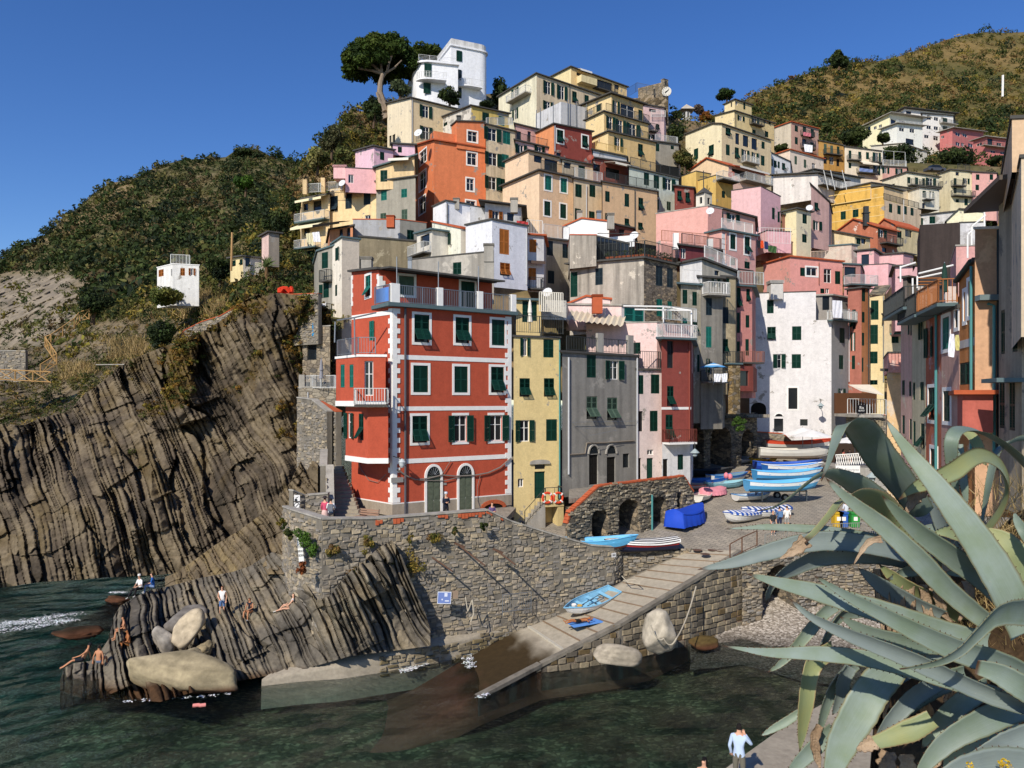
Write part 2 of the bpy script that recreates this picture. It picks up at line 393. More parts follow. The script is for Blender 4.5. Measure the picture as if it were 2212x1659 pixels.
# slope between the headland and the village, with the path
f_ms = rbf([(0, 430, 73), (40, 425, 75), (80, 404, 80), (112, 380, 81), (150, 360, 80), (192, 342, 77), (225, 325, 76.5), (255, 302, 76.5), (305, 303, 74), (330, 315, 74), (100, 330, 105), (160, 330, 90), (250, 280, 86), (320, 280, 90), (330, 250, 98), (260, 240, 110), (330, 200, 111), (200, 290, 105), (60, 340, 120), (0, 400, 84), (0, 350, 120)])
mx_, my_, mD = sheet(np.arange(-30, 345, 1.5), [(-30, 358), (0, 350), (60, 345), (85, 330), (130, 298), (170, 285), (200, 268), (240, 240), (270, 215), (300, 190), (345, 150)], [(-30, 428), (0, 432), (40, 426), (70, 419), (80, 406), (98, 393), (112, 382), (124, 370), (150, 360), (176, 353), (192, 343), (206, 338), (225, 326), (245, 308), (255, 302), (280, 301), (305, 304), (345, 330)], 110, f_ms)
P0 = unproj(mx_, my_, mD)
d1, q1, c1 = strata(P0, (0.75, -0.2, 0.55), (0.4, 0, -0.9), 5, th=(0.4, 1.2), amp=0.5, gamp=0.4)
rkm = np.clip((my_ - 312) / 14, 0, 1) * np.clip((260 - mx_) / 40, 0, 1)
dd = 1.6 * fbm(P0[..., 0] * .1, P0[..., 1] * .1, P0[..., 2] * .1, 4) + (d1 * 1.1 + 2.2 * fbm(P0[..., 0] * .3, P0[..., 1] * .3, P0[..., 2] * .3, 5)) * rkm
n_ = fbm(P0[..., 0] * .3, P0[..., 1] * .3, P0[..., 2] * .3, 4); kk = np.clip(0.5 + n_ * 1.5, 0, 1)[..., None]
cg = np.array(lin('54502f')) * (1 - kk) + np.array(lin('8f7a55')) * kk; cr = rockcol(q1, ['453d30', '625744', '7a6c55', '6b5c40'])
middle_pts = push(P0, dd - 0.4)
tag(link('coastal_slope', grid_mesh('coastal_slope', middle_pts, vcol('slope_ground', 0.95, 1.6, 0.4, 0.5, 0.15), cg * (1 - rkm[..., None]) + cr * rkm[..., None], ((8, 5), (25, 20)))), kind='structure')
# the dark bedded cliff
c_top = [(-30, 420), (0, 424), (25, 425), (40, 418), (70, 411), (80, 398), (98, 385), (112, 374), (124, 362), (150, 352), (168, 345), (176, 345), (192, 335), (206, 330), (225, 318), (245, 300), (255, 294), (280, 293), (305, 296), (330, 310)]
c_bot = [(-30, 592), (0, 588), (40, 582), (75, 580), (100, 578), (140, 576), (170, 574), (200, 570), (230, 550), (260, 540), (330, 540)]
f_cl = rbf([(0, 588, 61), (80, 580, 62.5), (160, 576, 64), (0, 500, 64), (80, 500, 65), (160, 500, 66), (0, 428, 71), (80, 400, 76), (110, 374, 77), (150, 352, 76), (200, 333, 73), (255, 294, 73), (305, 300, 68), (230, 420, 70), (160, 430, 70), (80, 440, 69), (290, 400, 67), (290, 470, 63), (250, 480, 62), (230, 520, 63), (300, 540, 60), (200, 480, 67), (330, 400, 76), (330, 520, 68)])
cx_, cy_, cD = sheet(np.arange(-30, 331, 0.9), c_top, c_bot, 330, f_cl)
P0 = unproj(cx_, cy_, cD)
d1, q1, c1 = strata(P0, (0.93, 0.49, 0.36), (0.36, 0.1, -0.93), 11, th=(0.2, 0.55), amp=0.8, group=2.3, gamp=1.2, seg=(1.0, 4.5), rib=2.6)
d2 = 3.0 * fbm(P0[..., 0] * .09, P0[..., 1] * .09, P0[..., 2] * .09, 3)
moss = np.clip(fbm(P0[..., 0] * .25, P0[..., 1] * .25, P0[..., 2] * .25, 4) * 2.2 - 0.35 + 0.55 * (np.clip((440 - cy_) / 80, -1, 1)) + 0.3 * (cx_ > 250), 0, 0.85)
tone = fbm(P0[..., 0] * .2, P0[..., 1] * .2, P0[..., 2] * .2, 3)
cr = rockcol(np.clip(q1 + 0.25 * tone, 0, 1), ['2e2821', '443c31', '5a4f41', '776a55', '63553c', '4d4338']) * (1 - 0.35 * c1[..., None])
mc = np.array(lin('5c4a24')) * (0.7 + 0.6 * hsh((P0[..., 0] * 3).astype(int), (P0[..., 2] * 3).astype(int))[..., None])
cliff_pts = push(P0, d1 + d2)
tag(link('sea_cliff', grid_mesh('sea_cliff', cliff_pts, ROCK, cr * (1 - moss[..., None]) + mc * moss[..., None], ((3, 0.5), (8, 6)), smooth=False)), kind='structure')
# rock ribs running up between the cliff and the sea wall
f_rb = rbf([(165, 600, 57), (200, 590, 55), (240, 575, 52), (275, 560, 49), (165, 575, 62), (200, 555, 60), (250, 525, 57), (300, 490, 54), (300, 540, 48), (330, 500, 49), (330, 560, 45.2)])
rx, ry, rD = sheet(np.arange(165, 318, 0.8), [(165, 577), (175, 573), (200, 556), (215, 545), (240, 530), (260, 515), (285, 492), (300, 462), (310, 450), (318, 452)], [(165, 606), (200, 600), (240, 588), (270, 574), (318, 575)], 120, f_rb)
P0 = unproj(rx, ry, rD)
d1, q1, c1 = strata(P0, (0.80, 0.36, 0.52), (0.5, 0.1, -0.85), 23, th=(0.2, 0.5), amp=0.75, group=1.6, gamp=0.8, seg=(0.8, 3), rib=1.2)
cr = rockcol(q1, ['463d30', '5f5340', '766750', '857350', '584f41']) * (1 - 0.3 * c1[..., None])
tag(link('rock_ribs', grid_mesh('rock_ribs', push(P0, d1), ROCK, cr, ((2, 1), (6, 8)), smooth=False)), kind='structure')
# the rocky point in front of the sea wall
p_top = [(60, 680), (64, 668), (74, 663), (90, 661), (100, 652), (108, 640), (112, 625), (113, 618), (120, 606), (135, 597), (150, 590), (170, 586), (200, 578), (232, 572), (250, 566), (272, 552), (285, 556), (300, 575), (316, 600), (330, 596), (345, 575), (360, 565), (378, 548), (392, 540), (402, 556), (415, 590), (425, 612), (430, 628)]
p_bot = [(60, 690), (70, 695), (85, 699), (110, 699), (135, 700), (160, 702), (200, 690), (232, 682), (245, 680), (266, 676), (300, 670), (330, 662), (350, 656), (400, 650), (430, 646)]
f_pt = rbf([(62, 690, 38.8), (85, 699, 37.8), (135, 699, 38), (165, 701, 38.2), (240, 680, 40), (300, 660, 41.6), (66, 665, 40.8), (95, 660, 41.5), (115, 622, 44), (125, 602, 47.5), (160, 588, 49.5), (200, 600, 47), (232, 573, 50), (275, 553, 49), (115, 655, 41.2), (140, 640, 42), (190, 650, 42), (190, 620, 44.5), (220, 612, 45), (250, 605, 45), (250, 650, 41.8), (290, 612, 43.6), (320, 600, 41.4), (345, 575, 41.9), (392, 540, 43.0), (330, 640, 41.2), (380, 620, 41.7), (425, 612, 43.3), (400, 645, 42.3), (360, 655, 41.2), (150, 680, 39.6), (210, 672, 40.3), (280, 580, 47)])
qx, qy, qD = sheet(np.arange(60, 430.5, 0.7), p_top, p_bot, 220, f_pt)
P0 = unproj(qx, qy, qD)
d1, q1, c1 = strata(P0, (0.90, 0.5, 0.42), (0.42, -0.2, -0.84), 31, th=(0.16, 0.42), amp=0.5, group=1.7, gamp=0.6, seg=(1.0, 4), rib=.8)
hole = np.exp(-(((qx - 178) / 26) ** 2 + ((qy - 652) / 24) ** 2)) * 2.6
tone = fbm(P0[..., 0] * .5, P0[..., 1] * .5, P0[..., 2] * .5, 3)
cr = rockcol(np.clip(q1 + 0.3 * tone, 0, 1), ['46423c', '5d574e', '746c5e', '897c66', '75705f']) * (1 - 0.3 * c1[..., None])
wet = np.clip((0.55 + 0.2 * tone - P0[..., 2]) / 0.35, 0, 1)[..., None]
cr = cr * (1 - wet) + np.array(lin('4a3420')) * wet
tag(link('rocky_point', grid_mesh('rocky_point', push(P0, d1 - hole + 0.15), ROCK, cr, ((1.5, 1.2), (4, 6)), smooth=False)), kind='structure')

# boulders, each its own thing
def boulder(label, x, y, D, sx, sy, sz, rot, seed, c):
    bm = bmesh.new(); bmesh.ops.create_icosphere(bm, subdivisions=4, radius=1)
    co = np.array([v.co for v in bm.verts]); rs = np.random.RandomState(seed)
    r = np.ones(len(co))
    for k in range(10):                         # flattened by random planes, as broken rock is
        n = rs.normal(size=3); n /= np.linalg.norm(n); d = rs.uniform(0.62, 0.9); dp = co @ n
        r = np.where(dp * r > d, d / np.maximum(dp, 1e-3), r)
    r = r * (1 + (0.07 if sz > .4 else .35) * fbm(co[:, 0] * 2 + seed, co[:, 1] * 2, co[:, 2] * 2, 5) + .03 * fbm(co[:, 0] * 7, co[:, 1] * 7 + seed, co[:, 2] * 7, 4))
    for v, q in zip(bm.verts, r): v.co = Vector((v.co.x * q * sx, v.co.y * q * sy, v.co.z * q * sz))
    me = bpy.data.meshes.new('boulder'); bm.to_mesh(me); bm.free()
    me.polygons.foreach_set('use_smooth', [True] * len(me.polygons))
    z = np.array([v.co.z for v in me.vertices]); n = fbm(co[:, 0] * 3, co[:, 1] * 3, co[:, 2] * 3, 3)[:, None]
    cc = np.array(lin(c)) * (0.95 + 0.45 * n + .25 * fbm(co[:, :1] * 1.5, co[:, 1:2] * 1.5, co[:, 2:] * 9 + seed, 3))
    ca = me.color_attributes.new('Col', 'FLOAT_COLOR', 'POINT'); q = np.ones((len(co), 4), 'f')
    o = link('boulder', me); o.location = P(x, y, D); o.rotation_euler = [R_(k) for k in rot]
    bpy.context.view_layer.update(); wz = (np.array(o.matrix_basis.to_3x3()) @ np.array([v.co for v in me.vertices]).T)[2] + o.location.z
    wv = np.clip((0.5 - wz) / 0.3, 0, 1)[:, None]
    q[:, :3] = cc * (1 - wv) + np.array(lin('5a3a28')) * wv; ca.data.foreach_set('color', q.ravel())
    me.materials.append(vcol('boulder_rock', 0.9, 3.0, 0.3, 0.5, 0.06))
    return tag(o, label, 'boulder', 'boulders at the foot of the rocky point')
boulder('long pale whale-shaped boulder lying at the waterline below the rocks', 178, 672, 39.2, 3.5, 1.25, 1.15, (4, 9, -4), 3, 'a09274')
boulder('upright pale boulder leaning against the tilted rock slabs', 187, 632, 42.6, 0.75, 0.9, 1.45, (8, 32, 20), 8, 'b9a98e')
boulder('rounded tan boulder wedged behind the long pale boulder', 192, 659, 41.0, 0.95, 0.8, 0.75, (0, 10, 30), 12, 'ab9c7c')
boulder('small mottled grey boulder left of the upright pale boulder', 164, 640, 42.3, 0.6, 0.6, 0.9, (10, -20, 0), 15, 'a0988c')
boulder('broad dark grey boulder behind the upright pale boulder', 186, 620, 44.4, 1.25, 0.9, 0.75, (0, -24, 20), 19, '77716a')
boulder('small brown boulder tucked between tan boulder and slabs', 204, 648, 41.6, 0.45, 0.5, 0.4, (0, 0, 0), 22, '8f8062')
boulder('big blocky pale boulder standing against the ramp side wall', 660, 632, 42.4, 1.05, .95, 1.3, (0, 0, 25), 27, 'b5ab98')
boulder('flat layered boulder at the ramp foot beside the water', 616, 656, 41.2, 1.5, 0.8, 0.7, (0, 6, 12), 31, 'a89d8a')
boulder('low wet brown boulder in the shallows off the beach', 704, 643, 45.8, 1.0, 0.6, 0.42, (0, 0, 10), 35, '5a4a2a')
boulder('weedy low rock awash in white foam left of the point', 78, 633, 48.4, 1.6, .8, .38, (10, 7, 20), 41, '33281a')
boulder('small weedy rock awash near the seated pair', 118, 600, 56.7, 1.0, .6, .38, (-8, 9, 0), 43, '3a2c18')

# sea bed, sea
sb = MB()
q = N('sea_bed'); q.rough(.95); vo = q.n('ShaderNodeTexVoronoi'); vo.inputs['Scale'].default_value = 4.4; q.l(q.pos(1, 1.8, 1), vo.inputs['Vector']); sc_ = q.n('ShaderNodeSeparateColor'); q.l(vo.outputs['Color'], sc_.inputs[0])
q.col(q.mix(1.0, q.mix(1.0, q.attr(), q.ramp(sc_.outputs[0], [(0, .32), (.7, .55), (1, 1.25)]), 'MULTIPLY'), q.ramp(q.noise(.5, detail=6, rough=.7), [(.35, .35), (.65, 1.5)]), 'MULTIPLY')); bedc = q.m  # pebble mottling; its pale cells also stand in for ripple glints
xs = np.arange(-160, 70.1, 1.25); ys = np.arange(8, 130.1, 1.25); X, Y = np.meshgrid(xs, ys)
shore = np.minimum(np.hypot((X + 12) / 1.6, Y - 42) - 5, np.hypot((X - 4) / 2.0, (Y - 46)) - 9)
shore = np.minimum(shore, np.abs(Y - (30 + 0.0 * X)) * 0 + np.clip((50 - 0.55 * (X - 3)) - Y, 0, 99) * 0.8 + np.clip(6 - X, 0, 99))
zb_ = -1.9 - 3.6 * np.clip(shore / 14, 0, 1) + 0.5 * fbm(X * .2, Y * .2, 0, 4)
bch = np.clip((X - 7) / 6, 0, 1) * np.clip((Y - 30) / 12, 0, 1); zb_ = zb_ * (1 - bch) + (-0.9 + 0.07 * (Y - 40) + 0.05 * X * 0) * bch
zb_ = np.minimum(zb_, -0.25)
n_ = fbm(X * .5, Y * .5, 1, 4); kk = np.clip(0.5 + 1.6 * n_, 0, 1)[..., None]
deep = np.clip((-2.2 - zb_) / 2.2, 0, 1)[..., None]
shal = np.array(lin('6b5f48')) * (1 - kk) + np.array(lin('94886a')) * kk; dc = np.array(lin('4a6a66')) * (1 - kk) + np.array(lin('78938a')) * kk
tag(link('sea_bed', grid_mesh('sea_bed', np.stack([X, Y, zb_], -1), bedc, shal * (1 - deep) + dc * deep)), kind='structure')
q = N('sea_water')
q.t.nodes.remove(q.b)
n1 = q.noise(2.4, q.pos(1, 1.2, 1), 5, 0.62); n2 = q.noise(7, q.pos(1, 1.2, 1), 4, 0.6)
hm = q.n('ShaderNodeMath', operation='MULTIPLY_ADD'); q.l(n2, hm.inputs[0]); hm.inputs[1].default_value = 1.1; q.l(n1, hm.inputs[2])
bp = q.n('ShaderNodeBump'); bp.inputs['Strength'].default_value = 1.0; bp.inputs['Distance'].default_value = 0.75; q.l(hm.outputs[0], bp.inputs['Height'])
fr = q.n('ShaderNodeFresnel'); fr.inputs[0].default_value = 1.33; q.l(bp.outputs[0], fr.inputs['Normal'])
gl = q.n('ShaderNodeBsdfGlossy'); gl.inputs['Roughness'].default_value = 0.03; q.l(bp.outputs[0], gl.inputs['Normal'])
tr = q.n('ShaderNodeBsdfTransparent'); tr.inputs[0].default_value = (0.93, 0.97, 0.96, 1)
mx = q.n('ShaderNodeMixShader'); q.l(fr.outputs[0], mx.inputs[0]); q.l(tr.outputs[0], mx.inputs[1]); q.l(gl.outputs[0], mx.inputs[2]); q.l(mx.outputs[0], q.out.inputs[0])
va = q.n('ShaderNodeVolumeAbsorption'); va.inputs[0].default_value = (.42, .82, .80, 1); va.inputs[1].default_value = .19; q.l(va.outputs[0], q.out.inputs['Volume'])
xs = np.concatenate([[-3000, -600], np.arange(-160, 70.1, 0.8), [600]]); ys = np.concatenate([[-40], np.arange(10, 130.1, 0.8), [700, 3000]]); X, Y = np.meshgrid(xs, ys)
Z = 0.06 * fbm(X * .6, Y * .8, 0.3, 4) * ((np.abs(X) < 170) & (Y < 131))
tag(link('sea', grid_mesh('sea', np.stack([X, Y, Z], -1), q.m, np.ones((*X.shape, 3)))), kind='structure')
tag(link('deep_sea_floor', grid_mesh('deep_sea_floor', np.stack(np.broadcast_arrays(*np.meshgrid(np.array([-3000., 600]), np.array([-40., 3000])), -6.0), -1), bedc, np.ones((2, 2, 3)) * np.array(lin('35585a')))), kind='structure')

# ------------------------------------------------------------------ house builder
def unit_shutter(mat):
    k = ('shutter', mat.name)
    if k in _mc: return _mc[k]
    m = MB(); t = 0.045
    m.box((0, 0, 0), (0.11, t, 1)); m.box((0.89, 0, 0), (1, t, 1))
    for z0, z1 in ((0, 0.05), (0.475, 0.525), (0.95, 1)): m.box((0.112, 0.002, z0), (0.888, t - 0.002, z1))
    for zs, ze in ((0.05, 0.475), (0.525, 0.95)):
        n = 8
        for i in range(n):
            z = zs + (ze - zs) * (i + 0.1) / n; d = (ze - zs) / n
            m.add([(0.112, 0.004, z), (0.888, 0.004, z), (0.888, t - 0.008, z + d * 0.95), (0.112, t - 0.008, z + d * 0.95),
                   (0.112, -0.004, z + 0.006), (0.888, -0.004, z + 0.006), (0.888, t - 0.014, z + d), (0.112, t - 0.014, z + d)],
                  [(0, 1, 2, 3), (4, 7, 6, 5), (3, 2, 6, 7), (0, 4, 5, 1)])
    _mc[k] = m.mesh('shutter', mat); return _mc[k]
def win_mesh(w, h, kind, fm):
    w = round(w / 0.04) * 0.04; h = round(h / 0.04) * 0.04
    k = ('win', w, h, kind, fm.name)
    if k in _mc: return _mc[k]
    m = MB(); t = 0.06 if kind != 'd' else 0.03
    m.box((0.002, -0.02, 0.002), (w - 0.002, -0.015, h - 0.002), 1)          # pane
    if kind == 'D':                                                         # panelled door
        m = MB(); m.box((0.002, -0.03, 0.002), (w - 0.002, 0, h - 0.002), 0)
        for a in (0, 1):
            for b in (0, 1, 2):
                x0 = w * (0.08 + a * 0.48); z0 = h * (0.05 + b * 0.32)
                m.box((x0, 0.001, z0), (x0 + w * 0.36, 0.02, z0 + h * 0.26), 0)
    else:
        m.box((0.003, -0.03, 0.003), (t, 0.03, h - 0.003)); m.box((w - t, -0.03, 0.003), (w - 0.003, 0.03, h - 0.003))
        m.box((t, -0.03, 0.003), (w - t, 0.03, t)); m.box((t, -0.03, h - t), (w - t, 0.03, h - 0.003))
        if kind != 'd':
            m.box((w / 2 - 0.03, -0.028, t), (w / 2 + 0.03, 0.028, h - t))
            if h > 1.3: m.box((t, -0.026, h * 0.62), (w / 2 - 0.03, 0.026, h * 0.62 + 0.04)); m.box((w / 2 + 0.03, -0.026, h * 0.62), (w - t, 0.026, h * 0.62 + 0.04))
    _mc[k] = m.mesh('window', [fm, GLASS]); return _mc[k]
SHC = {'g': GREEN, 't': TEAL, 'v': NAVY, 'n': WOOD, 'y': WGREEN}
class Face:
    def __init__(s, O, e, n, W, zb, z0, z1): s.O = O; s.e = e; s.n = n; s.W = W; s.zb = zb; s.z0 = z0; s.z1 = z1; s.peak = None
    def u(s, px):
        a = (px - 512) / FPX
        return (a * s.O.y - s.O.x) / (s.e.x - a * s.e.y)
    def z(s, u, py): return EYE - (py - HY) / FPX * (s.O.y + s.e.y * u)
    def pt(s, u, z, d=0.0): return Vector((s.O.x + s.e.x * u + s.n.x * d, s.O.y + s.e.y * u + s.n.y * d, z))
    def mat(s, u, z, d=0.0, lo=Vector((0, 0, 0))):
        # local axes: x along the facade (to the right as seen from outside), y outwards, z up
        ex = s.e if s.sgn > 0 else -s.e
        M = Matrix(((ex.x, s.n.x, 0, 0), (ex.y, s.n.y, 0, 0), (0, 0, 1, 0), (0, 0, 0, 1)))
        M.translation = s.pt(u, z, d) - lo
        return M
def solve_t(X, Y, dx, dy, px):
    a = (px - 512) / FPX
    return (a * Y - X) / (dx - a * dy)
def house(label, name='house', cat='house', group='houses of the hillside village'):
    o = empty(name, (0, 0, 0), label, cat, group); o['_set'] = 0
    return o
def block(root, tile, D, C, L=None, R=None, B=None, col='cccccc', th=None, thL=None, yL=None, yR=None, roof='slab',
          wins='', peakL=None, roofm=None, dirt=0.4, patch=0.05, pc='9a948a', depth=7.0, mat=None, ov=0.3, D0=None, plinth=None):
    cx, cy = T(tile, *C); X = (cx - 512) / FPX * D; Y = D
    zt = EYE - (cy - HY) / FPX * D; zb = EYE - (T(tile, 0, B)[1] - HY) / FPX * D
    ray = math.degrees(math.atan2(Y, X)); th_in = th
    if th is None: th = ray + 4 if (R is None and thL is not None) else 34
    if L is None and thL is None and R is not None: thL = max(ray - 4, th + 25)
    r = Vector((math.cos(R_(th)), math.sin(R_(th)), 0)); la = R_(thL if thL is not None else th + 90)
    l = Vector((math.cos(la), math.sin(la), 0)); c = Vector((X, Y, 0))
    tr = solve_t(X, Y, r.x, r.y, T(tile, R, 0)[0]) if R is not None else depth
    tl = solve_t(X, Y, l.x, l.y, T(tile, L, 0)[0]) if L is not None else depth
    if tr < 0 or tr > 60: print('BAD R', root.get('label'), tr); tr = 6
    if tl < 0 or tl > 60: print('BAD L', root.get('label'), tl); tl = 6
    pr = c + r * tr; pl = c + l * tl; pb = pr + l * tl
    zR = zt if yR is None else EYE - (T(tile, 0, yR)[1] - HY) / FPX * pr.y
    zL = zt if yL is None else EYE - (T(tile, 0, yL)[1] - HY) / FPX * pl.y
    zB = max(zL + zR - zt, min(zL, zR) - 1)
    if root['_set'] == 0:
        root.location = (X, Y, zb); root['_set'] = 1
    lo = Vector(root.location)
    cs = col if isinstance(col, tuple) else (col, col)  # some pairs are one plaster, with shade tinted into the right face
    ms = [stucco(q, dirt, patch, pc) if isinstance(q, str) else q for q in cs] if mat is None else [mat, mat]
    def nrm(e, other): n = Vector((e.y, -e.x, 0)); return n if n.dot(other) < 0 else -n
    FR = Face(c, r, nrm(r, l), tr, zb, zt, zR); FL = Face(c, l, nrm(l, r), tl, zb, zt, zL)
    for F in (FR, FL): F.sgn = 1 if Vector((-F.n.y, F.n.x, 0)).dot(F.e) > 0 else -1
    fs = {'R': FR, 'L': FL}; FR.mi = 1; FL.mi = 0
    ws = {'R': [], 'L': []}
    for sp in [q.split() for q in wins.split(';') if q.strip()]:
        F = fs[sp[0]]; x, y, ww, hh = [float(q) for q in sp[1:5]]; kd = sp[5] if len(sp) > 5 else 's'
        u0 = F.u(T(tile, x - ww / 2, 0)[0]); u1 = F.u(T(tile, x + ww / 2, 0)[0]); um = F.u(T(tile, x, 0)[0])
        if u0 > u1: u0, u1 = u1, u0
        z0 = F.z(um, T(tile, 0, y + hh / 2)[1]); z1 = F.z(um, T(tile, 0, y - hh / 2)[1])
        k = kd.split(':')[0].replace('F', '')
        if k in ('o', 'h'):                                 # the measured width takes in the open leaves
            q = (u1 - u0); 
            if k == 'o': u0, u1 = u0 + q / 4, u1 - q / 4
            else:
                u1 = u1 - q / 3
        u0 = max(u0, 0.06); u1 = min(u1, F.W - 0.06)
        top = min(F.z0, F.z1) - 0.03
        if u1 - u0 < 0.15 or z1 - z0 < 0.15 or z0 > top: continue
        z1 = min(z1, top); z0 = max(z0, zb + 0.02)
        if any(u0 < b[1] and u1 > b[0] and z0 < b[3] and z1 > b[2] for b in ws[sp[0]]): continue
        ws[sp[0]].append((u0, u1, z0, z1, kd))
    m = MB()
    for k, F in fs.items():
        W = F.W; H = ws[k]
        us = sorted({0.0, W, *[q[0] for q in H], *[q[1] for q in H]})
        cap = min(F.z0, F.z1) - 0.02
        zs = sorted({zb, cap, *[q[2] for q in H], *[min(q[3], cap) for q in H]})
        for i in range(len(us) - 1):
            j = 0
            while j < len(zs) - 1:
                um = (us[i] + us[i+1]) / 2; zm = (zs[j] + zs[j+1]) / 2
                if any(q[0] < um < q[1] and q[2] < zm < q[3] for q in H): j += 1; continue
                m.add([F.pt(us[i], zs[j]), F.pt(us[i+1], zs[j]), F.pt(us[i+1], zs[j+1]), F.pt(us[i], zs[j+1])], [(0, 1, 2, 3)], F.mi); j += 1
        tl_ = [F.pt(us[i], cap) for i in range(len(us))]
        tp = [F.pt(0, F.z0), F.pt(W, F.z1)]
        pk = None
        if peakL is not None and k == 'L':
            px, py = T(tile, *peakL); up = F.u(px); zp = F.z(up, py); pk = (up, zp); tp = [tp[0], F.pt(up, zp), tp[1]]
        m.add(tl_ + tp[::-1], [tuple(range(len(tl_) + len(tp)))], F.mi)
        for q in H:                                         # reveals
            d = -0.16
            a = [F.pt(q[0], q[2]), F.pt(q[1], q[2]), F.pt(q[1], q[3]), F.pt(q[0], q[3])]
            b = [F.pt(q[0], q[2], d), F.pt(q[1], q[2], d), F.pt(q[1], q[3], d), F.pt(q[0], q[3], d)]
            m.add(a + b, [(0, 1, 5, 4), (1, 2, 6, 5), (2, 3, 7, 6), (3, 0, 4, 7)], F.mi)
    v3 = lambda p, z: Vector((p.x, p.y, z))
    if peakL is not None:
        q = FL.pt(pk[0], pk[1]); qr = q + r * tr
        m.add([v3(pr, zb), v3(pb, zb), v3(pb, zB), qr, v3(pr, zR)], [(0, 1, 2, 3, 4)], 0)
    else:
        m.add([v3(pr, zb), v3(pb, zb), v3(pb, zB), v3(pr, zR)], [(0, 1, 2, 3)], 0)
    m.add([v3(pl, zb), v3(pb, zb), v3(pb, zB), v3(pl, zL)], [(0, 1, 2, 3)], 0)
    rm = roofm or SLATE
    if peakL is None:
        m.add([v3(c, zt), v3(pr, zR), v3(pb, zB), v3(pl, zL)], [(0, 1, 2, 3)], 2)
    wall = m.build('wall', [ms[0], ms[1], rm], root)
    # roof
    if roof != 'none':
        k = MB(); o_ = ov if roof in ('slab', 'gable') else 0.05; hh = 0.16 if roof in ('slab', 'gable') else 0.10
        def ex(p, a, b): return p + r * a + l * b
        c4 = [(ex(c, -o_, -o_), zt), (ex(pr, o_, -o_), zR), (ex(pb, o_, o_), zB), (ex(pl, -o_, o_), zL)]
        if peakL is None:
            vs = [v3(p, z + 0.004) for p, z in c4] + [v3(p, z + hh) for p, z in c4]
            k.add(vs, [(0, 3, 2, 1), (4, 5, 6, 7), (0, 1, 5, 4), (1, 2, 6, 5), (2, 3, 7, 6), (3, 0, 4, 7)])
        else:
            s1 = (pk[1] - zt) / max(pk[0], 0.1); s2 = (pk[1] - zL) / max(tl - pk[0], 0.1)
            rr = [(q - r * o_, pk[1]), (qr + r * o_, pk[1])]
            for (a, b, za, zb_) in ((c4[0][0], c4[1][0], zt - s1 * o_, zR - s1 * o_), (c4[3][0], c4[2][0], zL - s2 * o_, zB - s2 * o_)):
                lowr = [v3(a, za + 0.004), v3(b, zb_ + 0.004), v3(rr[1][0], rr[1][1] + 0.004), v3(rr[0][0], rr[0][1] + 0.004)]
                vs = lowr + [p + Vector((0, 0, hh)) for p in lowr]
                k.add(vs, [(0, 3, 2, 1), (4, 5, 6, 7), (0, 1, 5, 4), (1, 2, 6, 5), (2, 3, 7, 6), (3, 0, 4, 7)])
        k.build('roof' if roof in ('slab', 'gable') else 'coping', [rm], root)
    for key, F in fs.items():
        for (u0, u1, z0, z1, kd) in ws[key]: window(root, F, u0, u1, z0, z1, kd, lo)
    return fs
def window(root, F, u0, u1, z0, z1, kd, lo):
    k, c = (kd.split(':') + ['g'])[:2]; fr = 'F' in k; k = k.replace('F', '')
    w, h = u1 - u0, z1 - z0; ul = u0 if F.sgn > 0 else u1
    if k == 'D':
        link('door', win_mesh(w, h, 'D', SHC.get(c, GREEN) if c != 'd' else DARK), root, F.mat(ul, z0, -0.12, lo)); 
        if fr: surround(root, F, u0, u1, z0, z1)
        return
    hasframe = k in ('w', 'o', 'h')
    wo = link('window', win_mesh(w, h, 'w' if hasframe else 'd', WHITE if hasframe else RAILD), root, F.mat(ul, z0, -0.13, lo))
    wp = wo.matrix_basis.inverted()
    if fr: surround(wo, F, u0, u1, z0, z1, lo)
    sm = SHC.get(c, GREEN)
    me = unit_shutter(sm)
    def leaf(ua, za, d, ww, hh, yaw=0.0, tilt=0.0, flip=False):
        M = wp @ F.mat(ua, za, d, lo)
        if yaw: M = M @ Matrix.Rotation(yaw, 4, 'Z')
        if tilt: M = M @ Matrix.Translation((0, 0, hh)) @ Matrix.Rotation(tilt, 4, 'X') @ Matrix.Translation((0, 0, -hh))
        M = M @ Matrix.Diagonal((-ww if flip else ww, 1, hh, 1))
        link('shutter', me, wo, M)
    def at(f): return u0 + (u1 - u0) * f if F.sgn > 0 else u1 - (u1 - u0) * f
    if k == 's':
        leaf(at(0.005), z0 + 0.02, -0.06, w * 0.49, h - 0.04); leaf(at(0.505), z0 + 0.02, -0.06, w * 0.49, h - 0.04)
    elif k == 'p':
        for f in (0.005, 0.505):
            leaf(at(f), z0 + h * 0.48, -0.06, w * 0.49, h * 0.50)
            leaf(at(f + 0.01), z0 + 0.02, -0.04, w * 0.46, h * 0.46, tilt=R_(random.choice((28, 34, 38))))
    elif k == 'o':
        ww = w * 0.5
        leaf(at(0), z0, 0.03, ww, h, yaw=R_(random.uniform(-14, -4)) , flip=True); leaf(at(1), z0, 0.03, ww, h, yaw=R_(random.uniform(4, 14)))
    elif k == 'h':
        ww = w * 0.5
        leaf(at(0.005), z0 + 0.02, -0.06, ww * 0.98, h - 0.04); leaf(at(1), z0, 0.03, ww, h, yaw=R_(random.uniform(6, 18)))
